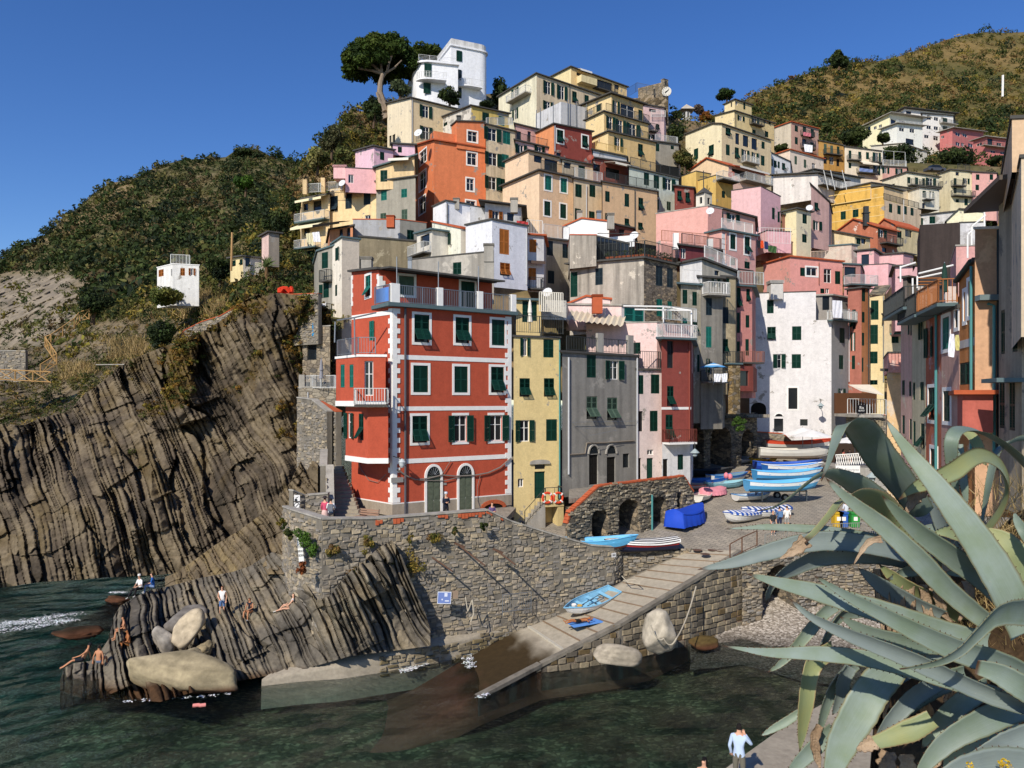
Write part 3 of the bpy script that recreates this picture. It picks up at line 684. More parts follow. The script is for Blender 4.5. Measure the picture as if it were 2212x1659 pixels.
def surround(par, F, u0, u1, z0, z1, lo=None, b=0.17, arch=False):
    m = MB(); lo = parent_loc(par) if lo is None else lo
    def bx(a, b_, c, d):
        e = F.e; q = [F.pt(a, c, -0.02), F.pt(b_, c, -0.02), F.pt(b_, d, -0.02), F.pt(a, d, -0.02), F.pt(a, c, 0.035), F.pt(b_, c, 0.035), F.pt(b_, d, 0.035), F.pt(a, d, 0.035)]
        m.add(q, [(0, 3, 2, 1), (4, 5, 6, 7), (0, 1, 5, 4), (1, 2, 6, 5), (2, 3, 7, 6), (3, 0, 4, 7)])
    bx(u0 - b, u0 - 0.002, z0 - b, z1 + b); bx(u1 + 0.002, u1 + b, z0 - b, z1 + b)
    bx(u0 - 0.002, u1 + 0.002, z0 - b, z0 - 0.002); bx(u0 - 0.002, u1 + 0.002, z1 + 0.002, z1 + b)
    me = m.mesh('window_frame', [WHITE], lo)
    M = par.matrix_basis.inverted() if par.type == 'MESH' else None
    link('window_frame', me, par, M)
def rail(par, pts, h=1.0, mat=None, step=0.16, bw=0.025, name='railing', mid=False, posts=1.8):
    m = MB(); pts = [Vector(p) for p in pts]; z = Vector((0, 0, 1))
    for a, b in zip(pts[:-1], pts[1:]):
        n = max(1, int((b - a).length / step)); t = (b - a).normalized(); s = z.cross(t).normalized()
        m.obox((a + b) / 2 + z * h, (b - a) / 2, s * 0.03, z * 0.02)
        m.obox((a + b) / 2 + z * 0.08, (b - a) / 2, s * 0.02, z * 0.015)
        if mid:
            for q in (0.3, 0.52, 0.75): m.obox((a + b) / 2 + z * h * q, (b - a) / 2, s * 0.015, z * 0.013)
        for i in range(n + 1):
            p = a + (b - a) * i / n
            big = i in (0, n) or (i % max(1, int(posts / step)) == 0)
            if mid and not big: continue
            m.obox(p + z * (h / 2 + 0.0), t * (0.03 if big else bw / 2), s * (0.03 if big else bw / 2), z * (h / 2 - 0.025))
    return m.build(name, [mat or RAILW], par)
def balcony(root, F, tile, x0, x1, y, depth=0.9, mat=None, slabm=None, h=1.0, th=0.14, mid=False, railing=True):
    u0 = F.u(T(tile, x0, 0)[0]); u1 = F.u(T(tile, x1, 0)[0])
    if u0 > u1: u0, u1 = u1, u0
    z = F.z((u0 + u1) / 2, T(tile, 0, y)[1])
    m = MB(); m.obox(F.pt((u0 + u1) / 2, z - th / 2, depth / 2 + 0.005), F.e * (u1 - u0) / 2, F.n * depth / 2, Vector((0, 0, th / 2)))
    s = m.build('balcony', [slabm or SLATE], root)
    if railing: rail(s, [F.pt(u0, z, 0.05), F.pt(u0, z, depth - 0.05), F.pt(u1, z, depth - 0.05), F.pt(u1, z, 0.05)], h, mat, mid=mid)
    return s
def toprail(root, F, tile, x0, x1, h=1.0, mat=None, d=-0.15, dz=0.18, y=None, mid=False):
    u0 = F.u(T(tile, x0, 0)[0]); u1 = F.u(T(tile, x1, 0)[0])
    zf = lambda u: (F.z0 + (F.z1 - F.z0) * u / F.W + dz) if y is None else F.z(u, T(tile, 0, y)[1])
    return rail(root, [F.pt(u0, zf(u0), d), F.pt(u1, zf(u1), d)], h, mat, mid=mid)
def pipe(root, F, tile, x, y0, y1, mat=None, r=0.055):
    u = F.u(T(tile, x, 0)[0]); m = MB()
    m.tube([F.pt(u, F.z(u, T(tile, 0, y0)[1]), 0.09), F.pt(u, F.z(u, T(tile, 0, y1)[1]), 0.09)], r, 7)
    m.build('drainpipe', [mat or PIPEW], root)
def chimney(root, tile, x, y0, y1, D, wd=0.5, mat=None):
    a = PT(tile, x, y1, D); b = PT(tile, x, y0, D); h = b.z - a.z
    m = MB(); q = wd / 2
    m.box((a.x - q, D - q, a.z - 0.8), (a.x + q, D + q, b.z - h * 0.35))
    for i in range(3):
        z = b.z - h * 0.35 + h * 0.1 * i
        m.box((a.x - q * 0.7, D - q * 0.7, z), (a.x + q * 0.7, D + q * 0.7, z + h * 0.06)); m.box((a.x - q * 1.15, D - q * 1.15, z + h * 0.06), (a.x + q * 1.15, D + q * 1.15, z + h * 0.1))
    m.build('chimney', [mat or CONC], root)
def awning(root, F, tile, x0, x1, y, depth=1.6, drop=0.7, mat=None):
    u0 = F.u(T(tile, x0, 0)[0]); u1 = F.u(T(tile, x1, 0)[0]); z = F.z((u0 + u1) / 2, T(tile, 0, y)[1])
    m = MB(); a = [F.pt(u0, z, 0.03), F.pt(u1, z, 0.03), F.pt(u1, z - drop, depth), F.pt(u0, z - drop, depth)]
    up = Vector((0, 0, 0.03)); b = [p + up for p in a]
    m.add(a + b, [(0, 1, 2, 3), (7, 6, 5, 4), (0, 4, 5, 1), (1, 5, 6, 2), (2, 6, 7, 3), (3, 7, 4, 0)])
    v = [F.pt(u0, z - drop - 0.003, depth), F.pt(u1, z - drop - 0.003, depth)]; v2 = [p - Vector((0, 0, 0.25)) for p in v[::-1]]
    m.add(v + v2, [(0, 1, 2, 3)])
    return m.build('awning', [mat or plain('e8dcb4', 0.8)], root)

# ------------------------------------------------------------------ the houses, from the top of the hill down
# white villa with rounded corners beside the pine
def rounded(p0,p1,p2,p3,r,which,n=6):
    pts=[Vector((*p,0))for p in(p0,p1,p2,p3)];out=[]
    for i,p in enumerate(pts):
        if i not in which:out.append(p);continue
        a=pts[i-1]-p;b=pts[(i+1)%4]-p;rr=min(r,a.length*.48,b.length*.48);a.normalize();b.normalize()
        A,B=p+a*rr,p+b*rr
        for k in range(n+1):
            t=k/n;out.append(A*(1-t)**2+p*2*t*(1-t)+B*t*t)
    return[(q.x,q.y)for q in out]
vil=house('white villa with rounded corners and curved balconies beside the umbrella pine','villa','villa')
VW=stucco('f1efea',0.12)
def vbox(xc,D,xl,xr,ytop,ybot,th,which,thl=None):
    a=PT(1,xc,0,D);r=Vector((math.cos(R_(th)),math.sin(R_(th)),0));l=Vector((-r.y,r.x,0))
    tr=solve_t(a.x,a.y,r.x,r.y,T(1,xr,0)[0]);tl=solve_t(a.x,a.y,l.x,l.y,T(1,xl,0)[0])
    p=[a,a+r*tr,a+r*tr+l*tl,a+l*tl];zt=PT(1,xc,ytop,D).z;zb=PT(1,xc,ybot,D).z
    return p,zt,zb,r,l,tr,tl
p,zt,zb,vr,vl,vtr,vtl=vbox(1685,126,1560,2012,395,1010,24,(1,))
vil.location=(p[0].x,p[0].y,zb);vil['_set']=1
def villa_part(p,z0,z1,which,name='wall',mat=VW,grow=0.0,rad=1.6):
    c=sum(p,Vector())/4;q=[(v.x+(v.x-c.x)*grow,v.y+(v.y-c.y)*grow)for v in p]
    m=MB();m.prism(rounded(*q,rad,which),z0,z1);return m.build(name,[mat],vil)
villa_part(p,zb,zt,(1,));villa_part(p,zt,zt+0.25,(1,),'cornice',VW,0.06)
pp=[v+(sum(p,Vector())/4-v)*0.02 for v in p];villa_part(pp,zt+0.25,zt+1.3,(1,),'parapet',stucco('d9d6cf',0.6))
F=Face(p[0],vr,Vector((vr.y,-vr.x,0)),vtr,zb,zt,zt);F.sgn=1;VF=F
p2,zt2,zb2,r2,l2,tr2,tl2=vbox(1375,122.5,1290,1745,528,960,14,(0,3))
villa_part(p2,zb2,zt2,(0,3),rad=3.0);villa_part(p2,zt2,zt2+0.3,(0,3),'cornice',VW,0.05,3.0)
F2=Face(p2[0],r2,Vector((r2.y,-r2.x,0)),tr2,zb2,zt2,zt2);F2.sgn=1
def stuckon(root,F,tile,x,y,ww,hh,c='g'):
    u0=F.u(T(tile,x-ww/2,0)[0]);u1=F.u(T(tile,x+ww/2,0)[0]);z0=F.z(u0,T(tile,0,y+hh/2)[1]);z1=F.z(u0,T(tile,0,y-hh/2)[1])
    lo=Vector(root.location);wo=link('window',win_mesh(u1-u0,z1-z0,'d',RAILD),root,F.mat(u0,z0,0.035,lo));wi=wo.matrix_basis.inverted()
    for f in(0.01,0.5):link('shutter',unit_shutter(SHC[c]),wo,wi@F.mat(u0+(u1-u0)*f,z0,0.07,lo)@Matrix.Diagonal(((u1-u0)*.49,1,z1-z0,1)))
stuckon(vil,VF,1,1755,480,48,90)
for x,y,a,b in((1485,602,62,112),(1478,760,62,90)):stuckon(vil,F2,1,x,y,a,b)
for x,y in((1757,645),(1757,800)):stuckon(vil,VF,1,x,y,36,90,'v')
def curved_balcony(F,x0,x1,y,out):
    u0=F.u(T(1,x0,0)[0]);u1=F.u(T(1,x1,0)[0]);z=F.z(u0,T(1,0,y)[1])
    pts=[F.pt(u0,z,-0.2)]+[F.pt(u0+(u1-u0)*(0.5-0.5*math.cos(math.pi*min(1,k/8*0.5))),z,out*math.sin(math.pi*min(1.0,k/8)/2))for k in range(1,9)]+[F.pt(u1,z,out),F.pt(u1,z,-0.2)]
    m=MB();m.prism([(q.x,q.y)for q in pts][::1],z-0.22,z);b=m.build('balcony',[VW],vil)
    rail(b,[q for q in pts[1:-1]],1.0,RAILW,mid=True)
curved_balcony(F2,1385,1635,690,1.5);curved_balcony(VF,1745,1935,740,1.3)
rail(vil,[F2.pt(0.6,zt2+0.3,-0.2),F2.pt(tr2-0.3,zt2+0.3,-0.2)],0.95,RAILW,mid=True)

h=house('cream house with a blank gable end below the white villa')
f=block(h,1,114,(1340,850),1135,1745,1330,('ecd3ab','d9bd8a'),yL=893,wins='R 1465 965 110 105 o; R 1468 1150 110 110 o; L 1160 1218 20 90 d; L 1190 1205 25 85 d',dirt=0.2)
pipe(h,f['R'],1,1347,850,1230)
h=house('low house with flaking white gable and yellow front below the cream gable')
f=block(h,1,110,(1860,918),1520,2185,1130,('d8cfbd','d9b957'),yL=1050,yR=985,wins='L 1637 1050 32 75 s; R 1985 1020 60 95 s; R 2122 1045 52 80 s:t',patch=0.4)
toprail(h,f['R'],1,1990,2180,0.9,RAILD,d=1.2,y=1090)
h=house('tall orange tower house with white window frames')
f=block(h,1,98,(1540,1215),1372,1985,2080,'d9763f',th=26,yL=1258,wins='L 1443 1338 60 145 Fw; L 1440 1560 58 150 Fw; L 1437 1772 56 140 Fw; R 1865 1373 80 105 Fw; R 1850 1595 62 105 Fw; R 1855 1760 80 50 Fw',dirt=0.18,roofm=TERRA)
f2=block(h,1,99.2,(1735,1050),1690,1983,1280,'d9763f',th=26,yR=1056,wins='R 1870 1180 80 88 Fw',dirt=0.18,ov=0.15)
f3=block(h,1,98.4,(1540,1130),1500,1735,1225,'d9763f',th=26,yR=1165,roof='none',dirt=0.18)
rail(h,[PT(1,1385,1225,99),PT(1,1525,1205,98.6)],1.0,RAILD);chimney(h,1,1752,1000,1050,101,0.55,RAILD)
pipe(h,f['R'],1,1745,1060,1165,RAILD)
h=house('cream house with teal and green shutters right of the orange tower')
f=block(h,1,99.5,(1988,1078),None,2240,2080,'e3c99c',wins='R 2040 1162 150 110 o; R 2165 1190 65 110 s:t; R 2045 1375 150 110 o; R 2155 1392 60 115 s:t; R 2040 1582 140 110 o; R 2135 1600 55 110 s',dirt=0.5)
toprail(h,f['R'],1,1995,2220,1.0,RAILW,y=1080)
h=house('pink house with a white stripe and one dark window above the terraces')
f=block(h,1,95,(1020,1268),858,1185,1560,('edb9c6','dfaab8'),yL=1305,wins='R 1090 1348 38 70 s',dirt=0.15)
f=block(h,1,97,(1182,1245),None,1372,1340,('e9b9c8','e6b5c4'),th=10,wins='R 1243 1293 35 50 s',dirt=0.15)
h=house('salmon terrace house with barred window left of the pink house')
f=block(h,1,91.5,(772,1450),600,1045,1660,('eeb4ae','e9a9a9'),th=10,yL=1520,wins='R 820 1545 45 75 w',dirt=0.15,roof='coping')
chimney(h,1,735,1440,1500,92.5,1.5,stucco('eab0ac'))
h=house('small yellow house with a torn awning on the terrace beside the orange tower')
f=block(h,1,91.5,(1035,1455),None,1368,1640,'e6c283',th=-8,yR=1345,wins='R 1105 1520 60 100 s',ov=0.4,roofm=SLATEG)
awning(h,f['R'],1,1165,1340,1365,1.2,0.4,plain('e9e2cf',0.8))
h=house('long house with grey right half and teal shutters under the terraces')
D1=91.5
f=block(h,11,90,(1378,-130),1040,None,320,'9f9885',thL=157,wins='L 1105 30 50 85 s:t; L 1280 10 50 75 s:t; L 1100 215 50 65 s:y; L 1283 195 50 90 s:y',roof='slab')
h=house('long yellow house with navy shutters left of its grey half')
f=block(h,11,92.6,(1039,-88),640,None,320,'e9c583',thL=157,wins='L 675 100 66 130 p:v; L 800 80 56 130 s:v; L 960 55 60 110 s:v; L 965 220 48 40 w',roof='slab',dirt=0.2)
g=block(h,11,94.6,(638,20),395,None,870,'e8c382',thL=150,wins='L 470 600 60 190 s; L 470 798 28 72 w; L 430 130 40 60 d; L 530 120 70 90 d; L 440 345 50 60 d',roof='slab',dirt=0.2)
balcony(h,g['L'],11,380,636,255,1.0,RAILW,SLATEG);balcony(h,g['L'],11,378,560,487,1.0,RAILW,SLATEG)
awning(h,g['L'],11,400,625,45,1.3,0.5);awning(h,g['L'],11,360,605,272,1.3,0.6)
for x0,x1,y in((440,560,1605),(600,740,1590),(905,1030,1560),(1055,1180,1545)):
    rail(h,[PT(1,x0,y+62,94),PT(1,x1,y+55,93)],1.1,RAILW)
for x in(425,580,745,890,1040):
    m=MB();q=PT(1,x,1640-(x-425)*0.1,93.6);m.box((q.x-.25,q.y-.25,q.z-.6),(q.x+.25,q.y+.25,q.z+1.2));m.build('terrace_pier',[stucco('e8c382')],h)

h=house('big cream house on the ridge with open shutters beside the sheeted scaffold')
f=block(h,2,118,(212,640),-115,775,1120,('eedcb8','d9c096'),wins='R 312 760 95 110 o; R 430 800 90 118 o; R 540 840 40 100 p; R 645 865 38 85 s; R 310 915 90 75 o; L 30 820 60 110 o; L 30 985 50 90 o',yR=832,dirt=0.45)
balcony(h,f['L'],2,0,168,850,1.2,RAILW,CONC);pipe(h,f['R'],2,495,740,890,RAILD)
h=house('yellow house on the crest with a boxed balcony')
f=block(h,2,124,(510,582),330,992,850,('efd08f','e3bd72'),yL=672,yR=755,wins='R 605 640 95 50 d; R 790 735 150 70 d; R 905 752 40 40 d',dirt=0.2)
m=MB();F=f['R'];a0,a1=F.u(T(2,560,0)[0]),F.u(T(2,695,0)[0]);z0=F.z(a0,T(2,0,720)[1]);m.obox(F.pt((a0+a1)/2,z0+.5,.6),F.e*(a1-a0)/2,F.n*.6,Vector((0,0,.55)));m.build('balcony',[stucco('efd08f')],h)
balcony(h,F,2,697,885,790,0.9,RAILD);awning(h,F,2,560,660,612,1.0,0.25,WHITE)
sc=house('scaffolding wrapped in white sheeting between cream and dark red houses','scaffolding','scaffolding',None)
f=block(sc,2,109,(425,878),205,645,1120,('cfcfcf','c4c4c4'),yL=985,yR=932,roof='none',dirt=0.6)
m=MB()
for F,xs_ in((f['L'],(215,250,360)),(f['R'],(478,497,552,640))):
    for x in xs_:
        m=MB();u=F.u(T(2,x,0)[0]);m.tube([F.pt(u,F.zb,.1),F.pt(u,F.z0+(F.z1-F.z0)*u/F.W+.5,.1)],.05,5);m.build('pole',[METAL],sc)
h=house('orange and dark red house in front of the sheeted scaffold')
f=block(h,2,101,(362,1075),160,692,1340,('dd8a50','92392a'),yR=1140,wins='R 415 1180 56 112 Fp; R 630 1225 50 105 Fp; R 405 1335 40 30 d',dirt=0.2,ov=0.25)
pipe(h,f['R'],2,368,1085,1310,PIPEW)
h=house('pale pink terraced house left of the orange and dark red house')
f=block(h,2,99,(30,1215),None,330,1340,'dca79c',wins='R 75 1290 100 80 o; R 235 1290 90 50 o',dirt=0.3)
f2=block(h,2,102.5,(30,1075),None,242,1230,'dba69a',wins='R 60 1190 40 110 d; R 150 1180 30 90 d')
toprail(h,f['R'],2,40,325,1.0,RAILD)
h=house('yellow three-tiered house stepping back with a balcony on every floor')
c=('e9c984','dcb468')
f=block(h,2,104,(830,1140),688,1240,1470,c,wins='R 915 1245 75 112 o; R 1110 1300 42 112 p',yR=1235,dirt=0.2)
f2=block(h,2,105.2,(795,968),637,1178,1180,c,wins='R 848 1062 80 108 o; R 935 1092 90 110 o; R 1042 1125 120 110 o',yR=1075,dirt=0.2)
f3=block(h,2,107.5,(858,815),605,1132,990,c,wins='R 895 925 62 105 o; R 998 962 118 112 w; R 1110 995 36 90 s; L 750 930 40 60 s',yL=915,yR=905,dirt=0.2,ov=0.5)
toprail(h,f2['R'],2,800,1172,1.0,RAILD,d=0.3);toprail(h,f2['L'],2,650,790,1.0,RAILD,d=0.3);toprail(h,f['R'],2,835,1165,1.0,RAILD,d=0.2)
h=house('narrow pale pink house right of the yellow three-tiered house')
f=block(h,2,113,(1128,905),None,1315,1240,'ddb5ae',th=22,wins='R 1258 1098 32 46 p; R 1200 1185 50 40 o; R 1215 955 60 26 d')
toprail(h,f['R'],2,1190,1312,1.0,RAILW,y=1020,d=0.4);balcony(h,f['R'],2,1170,1240,1140,0.8,RAILD)
h=house('low grey house with white railing below the castle')
f=block(h,2,112,(1240,1225),None,1440,1420,'9a917f',th=20,wins='R 1258 1275 30 65 s; R 1385 1275 28 30 s');toprail(h,f['R'],2,1245,1435,1.0,RAILW)
# castle
ca=house('ruined stone castle with a round clock on its tower','castle','castle',None)
cs_=stonewall('9b8a70','76684f',1.2)
block(ca,2,140,(1295,712),1090,1352,1040,mat=cs_,yL=762,roof='none',wins='L 1228 790 14 40 d; L 1232 840 16 50 d')
block(ca,2,139.6,(1312,682),1288,1350,1060,mat=stonewall('8d8270','6a6050',1.2),roof='coping',roofm=cs_,wins='R 1332 720 14 40 d')
q=PT(2,1336,790,138.6);m=MB();m.tube([q,q+Vector((.05,.25,0))],.85,24);clk=m.build('clock_face',[plain('cfcabd',.7)],ca)
m=MB();
for k in range(12):
    a=k*math.pi/6;d=Vector((math.sin(a),0,math.cos(a)));m.obox(q+d*.68+Vector((0,-.05,0)),d*.09,Vector((0,.02,0)),d.cross(Vector((0,1,0)))*.03)
for a,L_ in((4.2,.4),(0.9,.6)):
    d=Vector((math.sin(a),0,math.cos(a)));m.obox(q+d*L_/2+Vector((0,-.07,0)),d*L_/2,Vector((0,.015,0)),d.cross(Vector((0,1,0)))*.07)
m.build('clock_hand',[DARK],clk)
block(ca,2,137,(1330,840),990,1350,1120,mat=stonewall('7c6b4e','564a38',.8),yL=850,roof='none')
rail(ca,[PT(2,1000,840,138),PT(2,1080,790,138.5),PT(2,1270,830,137)],1.6,RAILD)
h=house('small white church with a pointed spire on the skyline','church','church',None)
f=block(h,2,172,(1410,1045),None,1640,1120,'dad5cb',th=18,roof='slab',ov=.2,wins='R 1450 1100 50 50 d')
f=block(h,2,170,(1510,962),1474,1540,1060,'d3cdc0',roof='coping',wins='R 1524 990 14 40 d; L 1492 990 14 40 d')
q=PT(2,1507,960,171.5);m=MB();t_=PT(2,1507,900,171.5).z
m.add([(q.x-1.6,q.y-1.6,q.z),(q.x+1.6,q.y-1.6,q.z),(q.x+1.6,q.y+1.6,q.z),(q.x-1.6,q.y+1.6,q.z),(q.x,q.y,t_)],[(0,1,4),(1,2,4),(2,3,4),(3,0,4)]);m.build('spire',[stucco('b9ac98')],h)
h=house('yellow two-tiered house on the skyline right of the church')
c=('e9cf8f','dcbf78')
f=block(h,2,150,(1920,960),1755,2264,1310,c,wins='R 1975 1022 62 42 o; R 2098 1045 66 78 o; R 2200 1045 60 45 o; R 2090 1145 30 50 s; R 2200 1160 30 50 s',yL=1000,dirt=.2)
block(h,2,152,(1925,862),1836,2070,970,c,wins='R 2008 915 18 62 s; R 1940 890 20 40 w; L 1895 905 12 40 d',yL=905,dirt=.2)
balcony(h,f['R'],2,2050,2150,1085,1.0,RAILD);pipe(h,f['R'],2,1930,970,1100,RAILD)
h=house('long cream house with a loggia and open green shutters')
f=block(h,2,130,(1812,1070),1500,2240,1560,('efd6a6','dcc08d'),peakL=(1740,1068),yL=1165,yR=1215,dirt=.2,wins='R 1868 1140 45 68 p; R 1948 1200 36 96 d; R 2020 1220 50 96 d; R 2095 1245 50 96 d; R 2170 1255 28 62 s; R 1865 1296 34 92 s; R 1943 1325 36 100 p; R 2012 1345 70 100 o; R 2095 1370 60 100 o; R 2167 1388 32 86 s; L 1722 1300 44 95 p; L 1590 1330 38 92 s')
balcony(h,f['R'],2,1980,2098,1415,1.1,RAILW,CONC)
h=house('peach gabled house with an awning and white balustrade')
f=block(h,2,112,(1870,1425),1545,2190,1700,('eec594','e6b7a0'),peakL=(1690,1368),yL=1470,roof='gable',roofm=TERRA,wins='R 2010 1510 220 60 d',dirt=.2)
awning(h,f['R'],2,1905,2160,1455,1.4,0.5,plain('d8d2c6',.8));balcony(h,f['R'],2,1960,2190,1590,1.4,RAILW,CONC)
h=house('small bright yellow house with a cross on top')
f=block(h,2,106,(1590,1480),1466,1720,1700,('dfb85c','cda54c'),th=30,yR=1505,roof='coping',dirt=.4)
f=block(h,2,103.5,(1762,1515),1592,1910,1860,('dfb654','cfa040'),roof='coping',wins='R 1827 1680 28 60 s',dirt=.4)
balcony(h,f['R'],2,1766,1908,1572,1.2,RAILW)
m=MB();q=PT(2,1655,1640,103);m.box((q.x-.05,q.y-.05,q.z),(q.x+.05,q.y+.05,q.z+2.6));m.box((q.x-.5,q.y-.048,q.z+1.7),(q.x+.5,q.y+.048,q.z+1.8));m.build('cross',[RAILD],h)
h=house('cream house in peach and beige with bright green shutters at mid slope')
f=block(h,2,93,(235,1478),-80,530,2050,('e6c49a','d8b183'),wins='R 312 1580 56 125 Fs:t; R 447 1602 54 122 Fs:t; R 305 1802 54 124 Fs; R 442 1825 52 122 Fs',yR=1540,dirt=.15,ov=.4)
f2=block(h,2,95,(142,1305),-60,432,1500,('e6c49a','d8b183'),wins='R 338 1435 115 110 d; R 225 1375 70 60 d',yR=1372,dirt=.15,ov=.3)
toprail(h,f['R'],2,240,525,1.1,RAILD,d=.25)
h=house('cream-grey middle house of the terraced row under the three-tiered house')
f=block(h,2,94,(532,1545),None,775,2000,'d2bb92',yR=1592,wins='R 575 1648 56 112 s; R 695 1650 52 104 s; R 570 1857 54 110 s; R 690 1872 50 90 s',dirt=.3)
f2=block(h,2,96.5,(432,1380),None,705,1570,'d5be97',yR=1432,wins='R 602 1490 58 116 s; R 480 1430 60 50 d',dirt=.3)
toprail(h,f['R'],2,535,770,1.2,RAILW,d=.2);pipe(h,f['R'],2,640,1600,1900,PIPEW)
h=house('peach house at the right of the terraced row with a striped awning')
f=block(h,2,93,(782,1575),None,1255,2050,'dcb079',yR=1660,wins='R 825 1698 40 92 s; R 993 1730 40 112 s; R 1113 1765 42 112 p; R 820 1875 30 66 s; R 993 1930 40 84 p; R 1110 1956 40 66 p',dirt=.15)
f2=block(h,2,97,(702,1368),None,1010,1600,('b5573d','9a4a36'),yR=1412,wins='R 735 1450 60 60 d; R 870 1500 120 90 d')
aw=awning(h,f2['R'],2,795,1000,1425,2.2,.5,plain('e5ddcb',.8));toprail(h,f['R'],2,790,1240,1.1,RAILD,d=.2);pipe(h,f['R'],2,1058,1640,1980,RAILD)
m=MB();F=f2['R'];u0,u1=F.u(T(2,795,0)[0]),F.u(T(2,1000,0)[0]);z=F.z((u0+u1)/2,T(2,0,1425)[1])
for k in range(14):
    u=u0+(u1-u0)*(k+.3)/14;m.add([F.pt(u,z+.05,.02),F.pt(u+(u1-u0)/34,z+.05,.02),F.pt(u+(u1-u0)/34,z-.45,2.21),F.pt(u,z-.45,2.21)],[(0,1,2,3)])
m.build('awning_stripe',[plain('8a7f74',.8)],aw)
h=house('pale green house with dark shutters beside the peach house')
f=block(h,2,97.5,(1012,1445),None,1440,1860,'c9cfba',yR=1545,wins='R 1162 1547 46 108 s; R 1248 1572 48 112 s; R 1350 1592 110 100 o; R 1255 1766 32 92 s:y; R 1355 1780 36 76 s:y',dirt=.3)
f2=block(h,2,99,(700,1300),None,990,1480,'d5d0cb',yR=1360,dirt=.3,wins='')
toprail(h,f2['R'],2,720,985,1.0,plain('d8b46a',.6),d=.1);toprail(h,f['R'],2,1015,1435,1.1,RAILD,d=.2)
h=house('narrow dark red house right of the pale green house')
f=block(h,12,98,(1405,-50),None,1570,190,'93402f',wins='R 1447 35 38 92 p; R 1518 50 38 92 p',th=20,dirt=.2)
h=house('little cream chapel belfry with arched openings','belfry','belfry',None)
f=block(h,12,91,(1665,5),1590,1728,140,('e6ddc8','cfc3aa'),wins='L 1632 72 22 56 d; R 1700 78 22 56 d',roof='none',dirt=.3)
q=PT(12,1660,-42,92);m=MB();b=[f['L'].pt(f['L'].W,f['L'].z0,.2),f['L'].pt(0,f['L'].z0,.3),f['R'].pt(f['R'].W,f['L'].z0,.2)];b.append(b[0]+b[2]-b[1]);m.add(b+[q],[(0,1,4),(1,2,4),(2,3,4),(3,0,4)]);m.build('roof',[SLATE],h)

# upper right
h=house('beige and tan house with washing on two balconies near the vineyard hill')
f=block(h,3,165,(200,1055),55,437,1420,('cbbb9d','cf9c82'),yR=1115,wins='R 245 1112 28 52 s; R 315 1125 30 62 s; R 383 1145 30 60 s; R 245 1216 26 62 s; R 312 1232 36 62 d; R 380 1262 30 62 s',dirt=.3,roofm=TERRA)
balcony(h,f['R'],3,280,372,1178,1.0,RAILD);balcony(h,f['R'],3,280,380,1290,1.0,RAILD)
h=house('ochre house with a long balcony between tan and cream houses')
f=block(h,3,165,(436,1215),None,662,1460,'c28f3c',yR=1262,wins='R 495 1286 24 84 s:y; R 550 1300 24 84 s:y; R 606 1300 22 70 s; R 495 1385 30 60 d; R 548 1388 36 66 w; R 605 1405 26 64 d',th=20)
balcony(h,f['R'],3,475,620,1340,1.0,RAILD)
h=house('cream house with an awning and hanging washing right of the ochre house')
f=block(h,3,160,(662,1268),None,992,1580,'ecd2b0',yR=1310,wins='R 709 1336 24 72 s; R 793 1342 26 62 s; R 860 1346 26 62 s; R 937 1366 70 94 o; R 708 1430 24 46 s; R 835 1465 90 60 d; R 937 1470 60 80 o',th=14,dirt=.2)
awning(h,f['R'],3,775,915,1395,1.6,.9,plain('e2d6bd',.8));balcony(h,f['R'],3,680,780,1390,1.0,RAILD);balcony(h,f['R'],3,875,985,1410,1.0,RAILD);balcony(h,f['R'],3,765,920,1500,1.0,RAILD)
h=house('pink house with a pergola terrace right of the cream awning house')
f=block(h,3,157,(988,1440),None,1198,1600,'dd9d88',th=12,yR=1450,wins='R 1015 1472 60 52 o; R 1128 1482 60 48 o');toprail(h,f['R'],3,990,1190,1.2,RAILW,d=.2)
rail(h,[PT(3,990,1425,158),PT(3,1185,1440,158)],3.0,RAILW,step=1.6)
h=house('low cream row house with a tiled roof and grey-blue shutters')
f=block(h,3,150,(190,1295),60,480,1560,'e3cbb2',yR=1375,wins='R 240 1385 22 72 s:y; R 320 1415 22 72 s:y; R 395 1440 30 60 w',roofm=TERRA,dirt=.2)
h=house('white house with four small dark windows under the tan house')
f=block(h,3,140,(6,1310),None,192,1580,'dcdad6',yR=1400,wins='R 28 1402 30 62 s; R 62 1418 26 62 s; R 93 1425 18 58 s; R 135 1440 28 62 p',dirt=.2)
h=house('white house with a wide gable wall and covered balcony')
f=block(h,3,122,(430,1500),45,665,1720,('e2d8cd','d5c9bb'),thL=142,yL=1512,wins='R 500 1560 80 50 d; R 590 1580 80 60 d',ov=.6);balcony(h,f['R'],3,430,640,1625,1.0,RAILW)
f2=block(h,3,126,(390,1470),70,800,1560,'d8d0c4',yR=1540,ov=.5)
for x in(480,540,640):
    m=MB();m.bar(PT(3,x,1470,120),PT(3,x+40,1640,120),.06);m.build('pole',[RAILW],h)
h=house('long cream house with black balconies below the parked car')
f=block(h,3,140,(1200,1490),985,1480,1900,'ecd9b4',yL=1562,yR=1535,wins='R 1217 1557 28 54 s; R 1284 1575 28 84 s; R 1345 1575 24 70 s; R 1402 1580 90 80 o; R 1350 1690 30 60 d; L 1080 1600 30 20 d',th=18,dirt=.25)
balcony(h,f['R'],3,1205,1310,1608,1.0,RAILD);balcony(h,f['R'],3,1340,1470,1620,1.1,RAILD)
h=house('pale yellow block with a roof terrace right of the long cream house')
f=block(h,3,145,(1575,1470),1480,1762,1900,'e4d4a4',yL=1500,th=14,wins='R 1636 1503 30 28 d; R 1617 1570 26 62 s; R 1708 1565 60 46 o; R 1617 1645 26 50 s; R 1636 1735 26 30 s; R 1712 1745 30 60 s')
